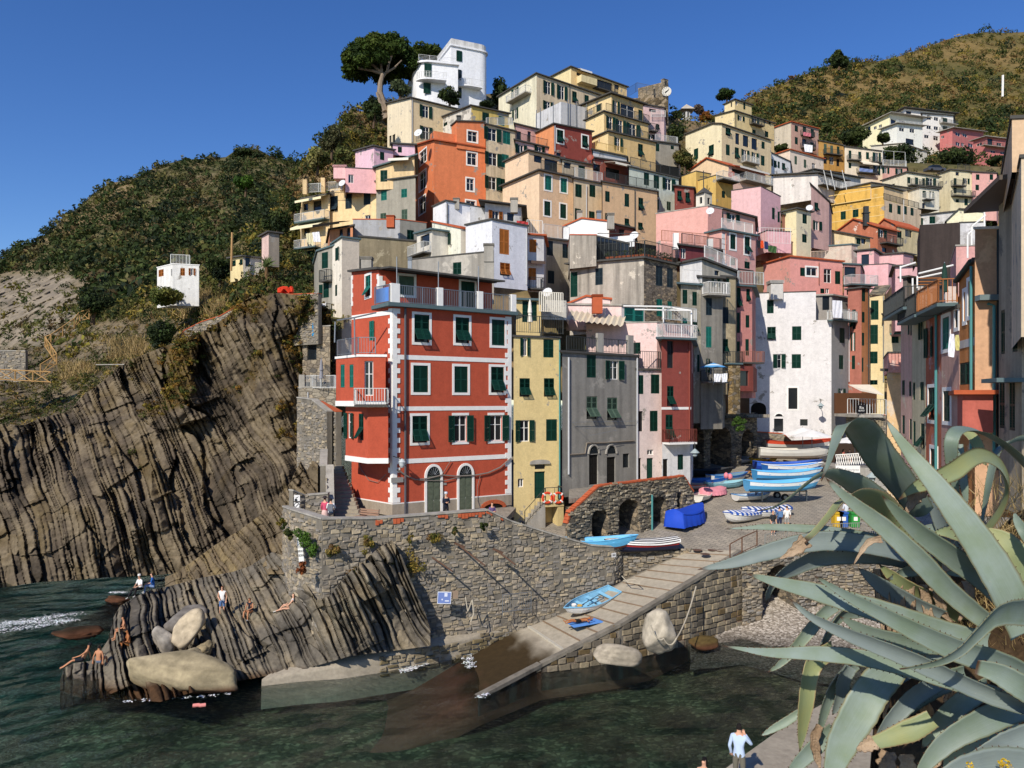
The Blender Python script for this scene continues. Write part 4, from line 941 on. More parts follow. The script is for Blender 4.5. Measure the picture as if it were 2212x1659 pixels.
balcony(h,f['R'],3,1580,1680,1612,1.0,RAILD);balcony(h,f['R'],3,1580,1758,1700,1.0,RAILD);toprail(h,f['R'],3,1650,1755,1.3,RAILD,d=-.3)
h=house('pink house with washing at the right edge under the salmon villas')
f=block(h,3,146,(1762,1488),None,1975,1900,'e3a294',th=8,wins='R 1812 1530 30 48 s; R 1930 1530 30 48 s; R 1808 1620 30 48 s; R 1815 1712 28 40 s; R 1812 1780 60 28 o',dirt=.2)
h=house('salmon pink modern villa with white-shuttered windows on the hill','villa','villa')
f=block(h,3,235,(1592,1110),1485,1862,1460,'c96a64',yL=1145,yR=1140,wins='R 1640 1160 42 30 w; R 1702 1170 38 28 w; R 1640 1245 36 30 w; R 1682 1250 26 30 w; R 1750 1257 40 30 w; L 1508 1185 26 22 w',ov=.9,roofm=CONC,dirt=.15)
h=house('smaller salmon pink modern villa with a balcony right of the larger one','villa','villa')
f=block(h,3,224,(1880,1185),1775,2085,1560,'c66a64',th=16,yL=1215,wins='R 1918 1225 44 55 d; R 1997 1248 42 26 w; R 1945 1312 42 22 w; R 2027 1322 40 22 w; L 1825 1248 46 22 w',ov=.9,roofm=CONC,dirt=.15);balcony(h,f['R'],3,1832,2090,1275,1.4,RAILD,CONC)
h=house('cream modern villa with deep white terraces on the hill','villa','villa')
f=block(h,3,230,(1050,985),818,1368,1260,('e8dba6','e6dcb6'),yL=1105,yR=1020,wins='R 1082 1056 44 42 d; R 1285 1060 48 30 w; R 1165 1060 60 30 d; L 925 1105 26 26 w; L 970 1090 26 26 w; L 873 1120 26 50 d',ov=1.2,roofm=CONC,dirt=.1)
f2=block(h,3,226,(1115,1070),985,1335,1300,'ebe2d3',th=22,yL=1115,yR=1090,wins='R 1155 1120 44 30 w; R 1245 1130 42 34 w; R 1225 1225 70 50 d',ov=.9,roofm=CONC,dirt=.1)
f3=block(h,3,222,(1165,1240),890,1375,1460,'d8cfb8',yL=1260,wins='R 1245 1290 60 42 w; R 1320 1292 30 36 w; R 1180 1280 30 34 w',roofm=CONC,dirt=.2);toprail(h,f2['R'],3,1115,1330,1.0,RAILW)
h=house('white modern apartment villa with a flat dark roof behind the cream villa','villa','villa')
f=block(h,3,240,(1335,985),None,1600,1400,'e9ded2',th=20,wins='R 1393 1020 38 30 w; R 1453 1028 38 30 w; R 1530 1035 40 62 s; R 1390 1100 40 32 w; R 1452 1108 38 30 w; R 1530 1110 36 42 s; R 1370 1180 40 28 w; R 1450 1195 42 36 w',ov=.8,yR=1000,dirt=.1)
block(h,3,243,(1180,938),1100,1605,1010,'e3dace',th=16,yL=985,yR=985,ov=1.2,wins='R 1215 975 44 30 d',dirt=.1)
for y in(1075,1140):balcony(h,f['R'],3,1480,1612,y,1.4,RAILD,CONC)
h=house('cream terrace house with grey gable behind the yellow house')
f=block(h,13,125,(1310,-40),1130,1480,140,'dcd2b8',th=18,wins='R 1350 20 30 60 s; R 1410 25 36 60 o; R 1345 125 26 60 d');balcony(h,f['R'],13,1330,1400,70,.9,RAILW)
h=house('white-walled low house with slate coping right of the yellow house')
f=block(h,13,124,(1310,205),None,1660,330,'cfcac2',th=-4,yR=165,wins='R 1420 242 50 62 s; R 1325 255 30 60 s',patch=.4)
f=block(h,13,112,(1860,170),1545,None,330,('ecdcb0','e0d0a4'),thL=172,yL=248,peakL=(1650,150),dirt=.2)
h=house('bright yellow house with painted course lines')
f=block(h,13,120,(1000,-50),520,1165,130,('dcaa3a','e4c088'),thL=140,yL=0,wins='L 605 55 46 76 s; L 745 30 26 66 s',dirt=.5,patch=.15,pc='e3c988')
f2=block(h,13,118,(1005,72),520,1322,340,('dcaa3a','dfc199'),thL=140,roof='none',wins='L 650 200 44 76 s; L 757 180 50 76 s; R 1060 140 30 76 s; R 1133 155 30 76 s; R 1188 158 26 72 s; R 1245 168 26 72 s',dirt=.5)
f3=block(h,3,121,(885,1583),540,1300,1720,('dcaa3a','e4c99c'),thL=140,yL=1659,yR=1640,dirt=.3)
m=MB();F=f2['L']
for y in(-20,60,130,215):
    za,zb_=F.z(0.1,T(13,0,y+18)[1]),F.z(F.W,T(13,0,y+18)[1]);m.obox(F.pt(F.W/2,(za+zb_)/2,.012),F.e*(F.W/2-.1),F.n*.012,Vector((0,0,.06)))
m.build('course_line',[plain('d9bb7e',.9)],h)
toprail(h,f2['R'],13,1010,1315,1.0,RAILD,d=-.2);pipe(h,f2['R'],13,1168,70,250,PIPEW)
h=house('terracotta-roofed brown gabled house below the bright yellow house')
f=block(h,13,106,(948,300),610,1115,520,('bf6f4c','b0664a'),peakL=(745,235),yL=335,roof='gable',roofm=TERRA,wins='R 980 358 80 66 o; R 1005 500 40 40 d',patch=.1,pc='e5d8c8',dirt=.3)
f2=block(h,13,109,(1112,300),None,1312,520,'d9c188',wins='R 1137 365 36 62 s; R 1215 360 60 60 d',roofm=TERRA);balcony(h,f['R'],13,965,1110,455,1.0,RAILD)
g=block(h,13,112,(1110,285),925,1318,320,'bf6f4c',peakL=(1010,235),roof='gable',roofm=TERRA)
m=MB();q=PT(13,855,255,107);m.box((q.x-.35,q.y,q.z-.6),(q.x+.35,q.y+.6,q.z+1.2));m.box((q.x-.45,q.y-.1,q.z+1.2),(q.x+.45,q.y+.7,q.z+1.35));m.box((q.x-.3,q.y+.05,q.z+1.35),(q.x+.3,q.y+.55,q.z+2.2));m.build('chimney',[RAILD],h)
h=house('pale yellow gabled house with two small windows below the brown gable')
f=block(h,13,102,(748,372),365,882,560,('ead09c','d9bd84'),peakL=(560,338),yL=415,wins='R 782 425 36 52 s; R 825 425 40 44 d',patch=.15,pc='d9d2c4')
h=house('grey and peach plastered house with a slate coping at mid slope')
f=block(h,13,97,(722,455),288,775,640,('d3b8a2','c8a694'),thL=155,yL=490,roof='slab',roofm=SLATEG,patch=.35,pc='cdbfae',ov=.15)
g=block(h,13,98.5,(430,437),285,470,560,('d9a88c','c9937a'),thL=160,patch=.2,ov=.1)
rail(h,[PT(13,370,600,92),PT(13,610,590,92)],1.2,plain('dcc9b4'))
h=house('pink house with one blank grey window below the slate coping')
f=block(h,13,94,(915,498),770,962,700,('e2a4a3','c98c90'),wins='L 840 585 66 92 d',yR=540,thL=150,dirt=.2)
f2=block(h,13,91,(1040,622),770,1112,880,('e4a6a6','c79093'),thL=160,roof='coping',dirt=.2)
f3=block(h,13,100,(1168,530),950,1255,720,('e2a8a6','c68f92'),thL=155,dirt=.2)
f4=block(h,13,98,(1100,640),None,1290,1000,'dfa5a4',th=12,roof='none')
pipe(h,f4['R'],13,1140,640,780)
h=house('tall pale yellow narrow house with green shutters at mid slope right')
f=block(h,13,92,(245,148),130,372,640,('e8d69c','ddd0a4'),wins='R 317 232 38 82 s; R 315 400 40 72 s',dirt=.2)
h=house('narrow mauve-pink house left of the bright yellow house')
f=block(h,13,96,(372,-70),None,528,480,'cf9f92',wins='R 418 130 34 78 p; R 420 290 80 78 o',yR=90,dirt=.3)
h=house('brown plaster house squeezed between pink and pale yellow houses')
f=block(h,13,93,(122,195),None,262,600,'9c634a',yR=235,wins='R 170 240 30 70 s')
h=house('light pink house with a blank wall at mid slope')
f=block(h,2,95,(2150,1612),1895,2320,2250,('e8b4b2','cf9ba3'),yL=1648,yR=1700,wins='R 2259 1845 24 100 s; R 2305 1875 20 92 s',dirt=.1,roof='coping')
g=block(h,13,90.5,(-10,335),-240,200,520,('e6b0b0','dca4a8'),th=12,roof='coping',dirt=.15)
rail(h,[PT(13,-90,440,89),PT(13,195,450,88)],1.8,RAILW,step=.3)
h=house('large salmon house with white quoins and a long white balcony')
f=block(h,12,80,(1692,122),1245,1815,640,('df9d8d','cf8f82'),thL=150,yL=190,roof='coping',roofm=CONC,dirt=.1)
f2=block(h,12,78.6,(1812,330),1690,2105,700,('df9d8d','d29488'),wins='R 1908 430 46 128 Fs; R 2032 462 46 150 Fp; R 1907 602 46 60 s; R 2032 632 46 60 s',dirt=.15,roofm=SLATEG)
f3=block(h,12,82,(1738,128),None,2098,340,('d9998a','d49a88'),wins='R 1780 200 70 70 o; R 1905 225 110 70 o',yR=225,ov=.5)
toprail(h,f2['R'],12,1815,2082,1.1,WHITE,d=-.05);pipe(h,f2['R'],12,1842,360,620,plain('c98573'))
m=MB();F=f2['R'];z=F.z0-.6;k=0
while z>F.zb+.4 and k<12:ww=.75 if k%2 else .5;m.obox(F.pt(ww/2+.01,z,.02),F.e*ww/2,F.n*.025,Vector((0,0,.24)));z-=.55;k+=1
m.build('quoin',[plain('d8d4cf')],h)
f4=block(h,12,76,(1290,440),None,1700,560,('dc9a8a','d49585'),th=20,roof='none',dirt=.2)
toprail(h,f4['R'],12,1292,1700,1.1,plain('b07458'),d=0)
for x,y in((1415,410),(1710,460)):m=MB();q=PT(12,x,y,75.5);m.box((q.x-.25,q.y-.25,q.z-1),(q.x+.25,q.y+.25,q.z+.6));m.build('terrace_pier',[WHITE],h)

# ------------------------------------------------------------------ the middle and lower rows
h=house('grey-blue parapet house with an orange side and black awning')
f=block(h,11,82,(1245,240),838,1472,440,('a3a3a4','9c9787'),thL=158,yL=238,yR=268,wins='R 1335 370 60 84 s',patch=.2,roof='coping',roofm=TERRA)
g=block(h,11,83,(836,295),640,None,420,'cf8658',thL=152,yL=330,wins='L 800 335 30 90 d; L 735 350 30 60 d');awning(h,g['L'],11,585,815,268,1.8,.4,DARK)
chimney(h,11,1165,205,245,80,.8,TERRA)
h=house('tall beige house with a narrow side tinted as if sunlit and small green shutters')
f=block(h,11,71,(742,395),655,892,1480,('e6dac3','d6c4ab'),yL=455,wins='L 690 540 40 112 h; L 692 850 18 96 s; L 690 1200 16 60 s',dirt=.2,roofm=SLATEG,ov=.15)  # one beige plaster; sunlight on the left face is put into its colour
h=house('house with a blank olive-brown plaster wall behind the tall beige house')
f=block(h,11,75,(890,388),None,1390,760,'9a8a66',yR=430,th=20,dirt=.6,patch=.15,pc='b0a488',roof='slab',ov=.1)
h=house('narrow grey house with striped curtains left of the tall beige house')
f=block(h,11,73,(662,470),532,None,1260,'a39c8a',thL=140,yL=515,wins='L 595 590 54 140 s; L 560 860 34 120 s; L 605 848 50 130 s; L 567 1110 18 90 d; L 620 1110 30 110 o',dirt=.5,roofm=SLATEG)
balcony(h,f['L'],11,595,660,770,.7,RAILD);balcony(h,f['L'],11,590,655,1060,.7,RAILD)
h=house('low stone house with an arched opening beside the rock face')
f=block(h,11,68,(640,1160),402,None,1640,'aaaaaa',thL=150,mat=stonewall('9c8f79','7c7162',1.6),yL=1172,roof='coping',roofm=CONC,wins='L 483 1385 80 130 d')
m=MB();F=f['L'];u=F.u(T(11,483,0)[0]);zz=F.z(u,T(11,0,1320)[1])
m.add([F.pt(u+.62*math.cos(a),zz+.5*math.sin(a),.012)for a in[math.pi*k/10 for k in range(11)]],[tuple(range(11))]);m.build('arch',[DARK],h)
f2=block(h,21,64,(690,30),372,None,520,'aaaaaa',thL=158,mat=stonewall('a09683','7f7668',1.6),roof='coping',roofm=CONC,wins='L 443 210 20 100 s')
rail(h,[PT(21,378,40,66),PT(21,560,40,64.2),PT(21,690,40,63)],1.1,RAILW)
for x in(400,500):
    m=MB();q=PT(21,x,40,65.5);m.box((q.x-.25,q.y-.2,q.z),(q.x+.25,q.y+.2,q.z+1.2));m.build('terrace_pier',[CONC],h)
pipe(h,f2['L'],21,455,70,480,PIPEW)
h=house('upper white house with a rounded corner and orange shutters')
f=block(h,11,88,(1640,80),1530,1850,300,'e2e1e2',yL=130,yR=112,wins='',dirt=.15,ov=.15)
block(h,11,87.2,(1850,118),None,1980,290,'e4e3e3',roof='coping',dirt=.15)
g=block(h,11,86.5,(1978,95),None,2292,300,'d9d5cc',yR=130,wins='R 2068 200 120 74 o:n; R 2200 215 60 70 d',ov=.8)
chimney(h,11,1732,55,95,89,.7);pipe(h,f['R'],11,1622+30,100,280,RAILD)
h=house('cream-white house with terracotta coping and peeling right side')
f=block(h,11,73,(1770,318),1522,2065,610,('ece2c9','d8ccb4'),yL=258,yR=372,wins='L 1637 395 100 138 o; R 1955 420 66 86 s',patch=.05,dirt=.3,roof='slab',roofm=TERRA,ov=.12)
f2=block(h,11,74,(1520,330),1390,None,560,'d9d0bd',yL=362,wins='L 1460 420 80 100 d',roofm=SLATEG);balcony(h,f2['L'],11,1375,1515,545,.9,RAILW)
pipe(h,f['R'],11,2055,385,560,PIPEW)
h=house('tall white house with brown wooden shutters')
f=block(h,11,69,(2040,242),1812,2345,820,('e4e3e4','d3d4da'),yL=290,yR=300,wins='R 2145 430 84 218 s:n; R 2152 668 88 112 p:n',dirt=.15,roofm=SLATE,ov=.12)
pipe(h,f['R'],11,2335,320,800,PIPEW)
h=house('narrow pale house strip with two brown shutters')
f=block(h,12,72.5,(135,372),None,275,860,'cdcac9',wins='R 180 465 62 112 s:n; R 175 708 66 104 s:n',th=18,roofm=TERRA,dirt=.3)
balcony(h,f['R'],12,130,250,840,.9,RAILD);awning(h,f['R'],12,130,265,600,.8,.1,plain('5a4a40'))
h=house('grey weathered house with three navy shutters')
f=block(h,12,78,(278,405),None,512,980,'a39780',yR=432,wins='R 328 485 54 128 s:v; R 462 510 52 122 s:v; R 337 735 56 112 s:v',patch=.2,pc='bdb4a2',dirt=.6)
toprail(h,f['R'],12,280,500,1.4,RAILW,d=-.1)
rail(h,[PT(12,130,358,77.5),PT(12,265,368,77)],1.4,RAILW)
h=house('white-walled house with a low tiled gable and chimneys')
f=block(h,12,84,(838,258),445,None,460,'e3e2df',thL=158,yL=300,peakL=(600,232),roof='gable',roofm=TERRA,ov=.15,wins='',dirt=.15)
f2=block(h,12,82,(1060,372),500,None,470,'e3e2df',thL=158,roof='none',dirt=.2)
f3=block(h,12,83,(840,275),None,1050,400,('8c4b36','8c4b36'),yR=318,wins='R 950 345 50 44 d',ov=.3)
chimney(h,12,852,182,260,82,.7);chimney(h,12,750,160,230,86,.5,METAL);chimney(h,12,583,160,230,87,.6);chimney(h,12,18,52,120,84,.8)
h=house('large old grey plastered house with a rough stone side and glazed terrace')
stn=stonewall('7f7468','5c544b',2.6)
f=block(h,12,70,(1140,575),500,1425,1200,(stucco('b9ae9c',.8,.12,'d0c6b4'),stn),thL=144,yL=625,yR=640,wins='L 752 730 64 145 s:v; L 533 800 66 215 s; R 1272 725 58 172 s:v; R 1365 742 52 168 s:v; R 1274 1000 50 150 s:t; R 1362 1020 38 152 s:t',ov=.35)
g=block(h,12,72.3,(728,375),500,None,640,stucco('b9ae9c',.8,.12,'d0c6b4'),thL=148,roof='coping',roofm=TERRA,yL=372)
k=block(h,12,73.2,(1010,455),735,None,570,GLASS,thL=146,yL=385,roof='slab',ov=.1)
m=MB();F=k['L']
for i in range(9):u=F.W*i/8;m.obox(F.pt(u,(F.zb+F.z0+(F.z1-F.z0)*i/8)/2,.03),F.e*.04,F.n*.03,Vector((0,0,(F.z0+(F.z1-F.z0)*i/8-F.zb)/2)))
m.build('glazing_bar',[RAILD],h)
toprail(h,f['L'],12,735,1138,1.5,RAILD,d=-.1);toprail(h,f['R'],12,1142,1420,1.5,RAILD,d=.1)
rail(h,[f['L'].pt(.5,f['L'].z0+2.3,-.2),f['L'].pt(f['L'].W*.62,f['L'].z0+2.9,-.2)],.1,RAILD,step=9)
# terrace pots
def pot(label,P_,s=.3,leaf=True,c='b5603a',group='flower pots on the terraces',par=None):
    m=MB();m.lathe([(s*.62,0),(s*.8,s*.5),(s,s*1.15),(s*1.08,s*1.16),(s*1.08,s*1.35),(s*.9,s*1.35),(s*.85,s*1.2)],P_,10)
    o=empty('flower_pot',P_,label,'flower pot',group);m.build('pot',[plain(c,.85)],o)
    if leaf:
        rs=random.Random(int(P_[0]*100));b=MB()
        for i in range(46):
            a=rs.uniform(0,6.28);r=rs.uniform(0,1)*s*1.3;z=s*1.3+rs.uniform(0,2.6)*s;q=Vector(P_)+Vector((r*math.cos(a),r*math.sin(a),z))
            d=Vector((rs.uniform(-1,1),rs.uniform(-1,1),rs.uniform(-.4,1))).normalized()*s*.5;e=d.orthogonal().normalized()*s*.2;b.add([q-d,q+e,q+d,q-e],[(0,1,2,3)])
        b.build('plant',[plain(rs.choice(('3c4a1f','4a5228','5f5a2c','36421d')),.8)],o)
    return o
F=f['L']
for i in range(9):u=F.W*(.06+.055*i);pot('terracotta pots in a row behind the railing of the glazed terrace',F.pt(u,F.z0+.17+(F.z1-F.z0)*u/F.W,-.45),.22,i%2==0,group='pots on the glazed terrace')
F=f['R']
for i in range(9):u=F.W*(.08+.1*i);pot('pots of straggly plants above the rough stone side wall',F.pt(u,F.z0+.17+(F.z1-F.z0)*u/F.W,-.3),.24,True,group='pots above the stone wall')

h=house('grey plaster house with a sloping parapet behind the red house')
f=block(h,11,60,(2000,520),1345,None,830,'a19a8d',thL=157,yL=585,wins='L 1738 660 72 106 s',patch=.25,pc='b9b2a5',roof='coping',dirt=.6)
m=MB();q=PT(11,2014,745,59.5);q2=PT(11,2014,510,59.5);m.box((q.x-.38,q.y-.3,q.z-2),(q.x+.38,q.y+.3,q2.z));m.build('chimney_stack',[CONC],h);chimney(h,11,2012,448,520,59.5,.75)
chimney(h,11,960,560,650,60,.8);chimney(h,11,1330,560,660,58,.3,METAL)

h=house('pale pink house with a teal shuttered front and flat terrace')
f=block(h,12,63,(945,985),470,1145,1180,('e9c6bd','cfc3ba'),thL=157,yL=975,yR=1000,wins='R 1055 1062 170 118 s:t',dirt=.2,roof='slab',ov=.15,roofm=CONC)
g=block(h,12,64.5,(850,930),470,None,1000,'e9c6bd',thL=160,peakL=(640,905),yL=975,roof='gable',roofm=TERRA,ov=.15)
f2=block(h,12,60.5,(1252,1128),642,1560,1560,('e8c2b8','d9aaa0'),thL=152,yL=1140,wins='L 1080 1350 60 100 s',roof='coping',dirt=.15,roofm=CONC)
chimney(h,12,735,885,965,62,.8,TERRA)
m=MB()
for a,b in(((962,985),(1308,990)),((1308,990),(1310,1130)),((1060,1015),(1550,1025)),((1550,1025),(1550,1150)),((1308,990),(1550,1025))):m.bar(PT(12,*a,60.8),PT(12,*b,60.4),.06,6)
m.build('pergola_frame',[WHITE],h)
toprail(h,f2['L'],12,645,800,1.1,RAILW,d=-.1);toprail(h,f2['R'],12,1255,1545,1.1,RAILW,d=.6);
q=[PT(12,470,1090,61),PT(12,960,1150,60)]
m=MB()
for i in range(10):
    for s_ in(0,):
        a=q[0].lerp(q[1],i/10);b=q[0].lerp(q[1],(i+1)/10);mid=(a+b)/2-Vector((0,0,.18));bk=Vector((.6,2.6,1.0))
        m.add([a,mid,a+bk,mid+bk],[(0,1,3,2)]);m.add([mid,b,mid+bk,b+bk],[(0,1,3,2)])
m.build('awning',[plain('cdbfa6',.85)],h)

# front row: yellow, grey, pale pink, dark red
h=house('narrow yellow house with green shutters next to the red house')
YEL='d9bd72'
f=block(h,22,54.4,(14,-405),None,416,1260,YEL,th=22,wins='R 110 -320 84 155 o; R 315 -308 88 158 s; R 110 30 90 160 p; R 320 30 88 160 p; R 108 405 165 186 o; R 342 398 94 188 s; R 240 872 92 232 D; R 242 716 90 40 d; R 76 855 50 76 w',dirt=.12,roof='slab',ov=.12,roofm=SLATE)
YH=f['R'];yh=h
f2=block(h,12,57,(36,935),None,250,1240,'d6ba72',th=15,wins='R 115 1030 50 190 s; R 190 1030 50 170 s',dirt=.15,roofm=SLATEG);g2=block(h,12,58.5,(240,930),None,470,1100,'c9c3b4',th=15,roof='none')
rail(h,[PT(12,236,1035,57),PT(12,440,1045,57)],1.5,plain('cfc8b8'),bw=.1);rail(h,[PT(12,30,1215,54.3),PT(12,440,1232,55.4)],1.25,RAILD,bw=.02)
pipe(h,YH,22,407,-380,1180,TEALP)
m=MB();u0,u1=YH.u(T(22,150,0)[0]),YH.u(T(22,325,0)[0]);z=YH.z(u0,T(22,0,680)[1]);m.add([YH.pt(u0+(u1-u0)*(.5-.5*math.cos(a)),z+.32*math.sin(a)**.5-.12,d)for d in(.02,.14)for a in[math.pi*k/10 for k in range(11)]],[tuple(range(11)),tuple(range(11,22))]+[(k,k+1,k+12,k+11)for k in range(10)]);m.build('stone_lintel',[CONC],h)
h=house('grey plastered house with two arched doors and a balustraded roof')
f=block(h,22,54.6,(434,-272),None,1085,980,'908b80',th=37,yR=-235,wins='R 686 -154 80 198 s; R 880 -120 160 162 o; R 690 205 92 196 p:y; R 866 215 88 196 p:y; R 705 740 78 260 D:d; R 857 750 74 240 D:d; R 985 662 54 122 d',dirt=.5,patch=.12,pc='9d988e',roof='slab',roofm=SLATE,ov=.25)
GH=f['R']
toprail(h,GH,22,480,1070,1.05,RAILD,d=-.1)
for x in(770,1030):
    m=MB();u=GH.u(T(22,x,0)[0]);m.obox(GH.pt(u,GH.z0+.85,-.15),GH.e*.3,GH.n*.12,Vector((0,0,.75)));m.build('terrace_pier',[CONC],h)
pipe(h,GH,22,463+20,-230,780,PIPEW,.07);pipe(h,GH,22,1075,-225,850,PIPEW,.07)
for cx in(705,857):
    u0,u1=GH.u(T(22,cx-39,0)[0]),GH.u(T(22,cx+39,0)[0]);z=GH.z(u0,T(22,0,604)[1]);uc,r=(u0+u1)/2,(u1-u0)/2;m=MB()
    m.add([GH.pt(uc+r*math.cos(a),z+r*1.25*math.sin(a),.006)for a in[math.pi*k/12 for k in range(13)]],[tuple(range(13))]);fl=m.build('fanlight',[GLASS],h)
    m=MB();m.tube([GH.pt(uc+(r+.08)*math.cos(a),z+(r*1.25+.08)*math.sin(a),.02)for a in[math.pi*k/12 for k in range(13)]],.09,5);m.build('arch_surround',[CONC],fl)
m=MB();m.tube([GH.pt(GH.u(T(22,x,0)[0]),GH.z(GH.u(T(22,x,0)[0]),T(22,0,y)[1]),.08)for x,y in((480,610),(625,600),(640,510),(800,505),(1050,488))],.05,6);m.build('cable_duct',[plain('857a6c')],h)
m=MB()
for(a,b)in(((505,330),(625,440)),((505,330),(1070,320)),((560,385),(830,360)),((625,440),(850,395))):
    m.bar(GH.pt(GH.u(T(22,a[0],0)[0]),GH.z(GH.u(T(22,a[0],0)[0]),T(22,0,a[1])[1]),.2+(a[1]>335)*.5),GH.pt(GH.u(T(22,b[0],0)[0]),GH.z(GH.u(T(22,b[0],0)[0]),T(22,0,b[1])[1]),.2+(b[1]>335)*.5),.015,4)
m.build('washing_line',[METAL],h)
h=house('narrow pale pink house between the grey and dark red houses')
f=block(h,22,59.3,(1086,-120),None,1308,900,'d9c4ba',th=26,wins='R 1108 5 56 165 s; R 1237 0 74 165 s; R 1105 322 50 176 d; R 1225 320 68 178 s; R 1192 742 56 205 D; R 1195 590 54 46 w; R 1100 742 34 205 D:d',dirt=.15,roof='slab',ov=.2)
toprail(h,f['R'],22,1090,1275,1.3,RAILD,d=.1)
h=house('narrow dark red house with open shutters and a balcony over a white base')
f=block(h,22,59,(1292,-385),None,1546,520,'913c2e',th=24,wins='R 1368 -255 54 235 d; R 1368 105 56 175 p; R 1358 372 62 215 p',dirt=.12,roof='slab',ov=.5,roofm=SLATEG)
f2=block(h,22,58.8,(1298,510),None,1540,880,'d3d0cc',th=24,roof='none',wins='R 1455 675 48 132 s; R 1322 735 50 175 D:d',dirt=.3)
m=MB();F=f['R'];z=F.z(1,T(22,0,210)[1]);m.obox(F.pt(F.W/2,z,.015),F.e*F.W/2,F.n*.015,Vector((0,0,.1)));m.build('string_course',[WHITE],h)
balcony(h,F,22,1296,1530,500,1.0,plain('6e3a30'),WHITE);balcony(h,F,22,1250,1546,-395,.8,WHITE,SLATEG)
pipe(h,F,22,1527,-360,480,plain('8a4436'))

# the grey row behind the arches
h=house('pale grey-tan tenement with green shutters above the stone arches')
f=block(h,12,66,(1458,800),None,1632,2000,'a59c84',th=22,wins='R 1495 905 42 122 s; R 1578 922 40 120 s; R 1495 1118 42 60 s:t; R 1582 1160 42 120 p; R 1560 1480 34 150 w; R 1610 1480 20 150 s',dirt=.6,patch=.2,pc='b7b0a0',roofm=SLATEG,ov=.4)
toprail(h,f['R'],12,1460,1620,1.1,WHITE,d=.3)
h=house('dark grey tenement with one bright green shutter under a flowered balcony')
f=block(h,12,66.6,(1630,740),None,1818,2050,'8f887a',th=20,wins='R 1702 990 52 150 s:v; R 1700 1253 48 182 s:t; R 1760 770 70 90 o; R 1690 1500 30 120 o',dirt=.6,roofm=SLATE,ov=.4)
balcony(h,f['R'],12,1645,1825,890,1.0,WHITE,CONC);balcony(h,f['R'],12,1630,1830,1640,1.2,RAILD,CONC)
h=house('tan weathered house with grey shutters between grey and rose houses')
f=block(h,12,68.5,(1815,735),None,1932,1750,'a9966f',th=22,wins='R 1852 810 52 132 s; R 1845 1065 50 142 s:v; R 1842 1332 52 125 p',dirt=.6,patch=.2,pc='b8a786',ov=.2)
balcony(h,f['R'],12,1805,1935,1480,1.0,RAILD,SLATEG)
h=house('white roof terrace house with washing above the grey tenements')
f=block(h,12,70,(1642,582),1452,1938,800,('d9d6d3','b3ab98'),yR=700,wins='R 1770 690 40 60 d',roof='slab',roofm=SLATE,ov=.3)
f2=block(h,12,71.5,(1455,465),None,1800,600,('8a4340','84363a'),yR=510,wins='R 1480 530 50 90 w; R 1520 535 40 80 s; R 1720 590 50 60 s:t',ov=.4)
toprail(h,f['R'],12,1650,1930,1.1,WHITE,d=.2);toprail(h,f2['R'],12,1460,1800,1.0,RAILD,d=.1)
h=house('rose pink tenement with a red balcony beside the white building')
f=block(h,12,71,(1928,815),None,2075,1780,'c97c70',th=20,wins='R 1957 912 36 175 p; R 2040 892 32 112 p; R 1952 1130 36 176 s; R 2035 1118 32 108 s; R 1954 1372 32 165 s; R 2032 1342 30 142 s',dirt=.35,roofm=SLATEG,ov=.5)
f2=block(h,12,73,(1935,665),None,2085,820,'a65340',roof='coping');toprail(h,f['R'],12,1930,2150,1.2,RAILW,d=.4);balcony(h,f['R'],12,1940,2110,1475,1.2,plain('a06a58'))
h=house('tan passage house with a stone pier and a low archway')
f=block(h,12,68,(1935,1500),None,2085,1720,'93402f',roof='none',wins='R 2000 1610 90 130 d')
sp=block(h,22,64.5,(1905,-160),1868,1972,260,'aaaaaa',mat=stonewall('9a8258','6d5b3e',2.0),roof='none')

# white building and its neighbours
h=house('big white building with dark green shutters and a grey right side')
f=block(h,13,80,(414,862),-160,None,1300,'d9d4d0',thL=168,roof='coping',roofm=SLATE,wins='L 20 990 58 118 s; L 30 1220 74 116 p; L 248 1218 80 122 s',dirt=.12,patch=.0,depth=5)
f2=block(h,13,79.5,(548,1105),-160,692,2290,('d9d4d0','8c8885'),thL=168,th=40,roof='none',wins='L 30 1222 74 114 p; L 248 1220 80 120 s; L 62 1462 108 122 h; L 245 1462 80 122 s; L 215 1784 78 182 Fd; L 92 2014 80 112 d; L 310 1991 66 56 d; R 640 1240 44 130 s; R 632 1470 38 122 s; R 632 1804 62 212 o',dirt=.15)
g=block(h,13,82,(550,895),414,690,1110,('9c9489','8b857c'),thL=168,th=40,roof='slab',roofm=CONC,wins='L 500 960 60 120 d');
balcony(h,f2['R'],13,552,705,1110,.9,RAILW,SLATEG);balcony(h,f2['L'],13,512,545,1110,.7,RAILW,SLATEG)
m=MB();F=f2['L'];uc=F.u(T(13,95,0)[0]);z=F.z(uc,T(13,0,1940)[1])
m.add([F.pt(uc+.4*math.cos(a),z+.3*math.sin(a),.01)for a in[math.pi*k/12 for k in range(13)]],[tuple(range(13))]);fl=m.build('fanlight',[GLASS],h)
m=MB();m.tube([F.pt(uc+.42*math.cos(a),z+.33*math.sin(a),.02)for a in[math.pi*k/12 for k in range(13)]],.06,5);m.build('arch_surround',[WHITE],fl)
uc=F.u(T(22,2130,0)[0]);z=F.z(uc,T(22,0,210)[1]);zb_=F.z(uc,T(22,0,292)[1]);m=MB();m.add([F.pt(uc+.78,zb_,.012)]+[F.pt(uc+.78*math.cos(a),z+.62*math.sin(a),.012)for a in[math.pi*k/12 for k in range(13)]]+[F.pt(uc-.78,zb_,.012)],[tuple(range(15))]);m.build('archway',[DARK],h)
h=house('salmon house with a white-framed wide window above the white building')
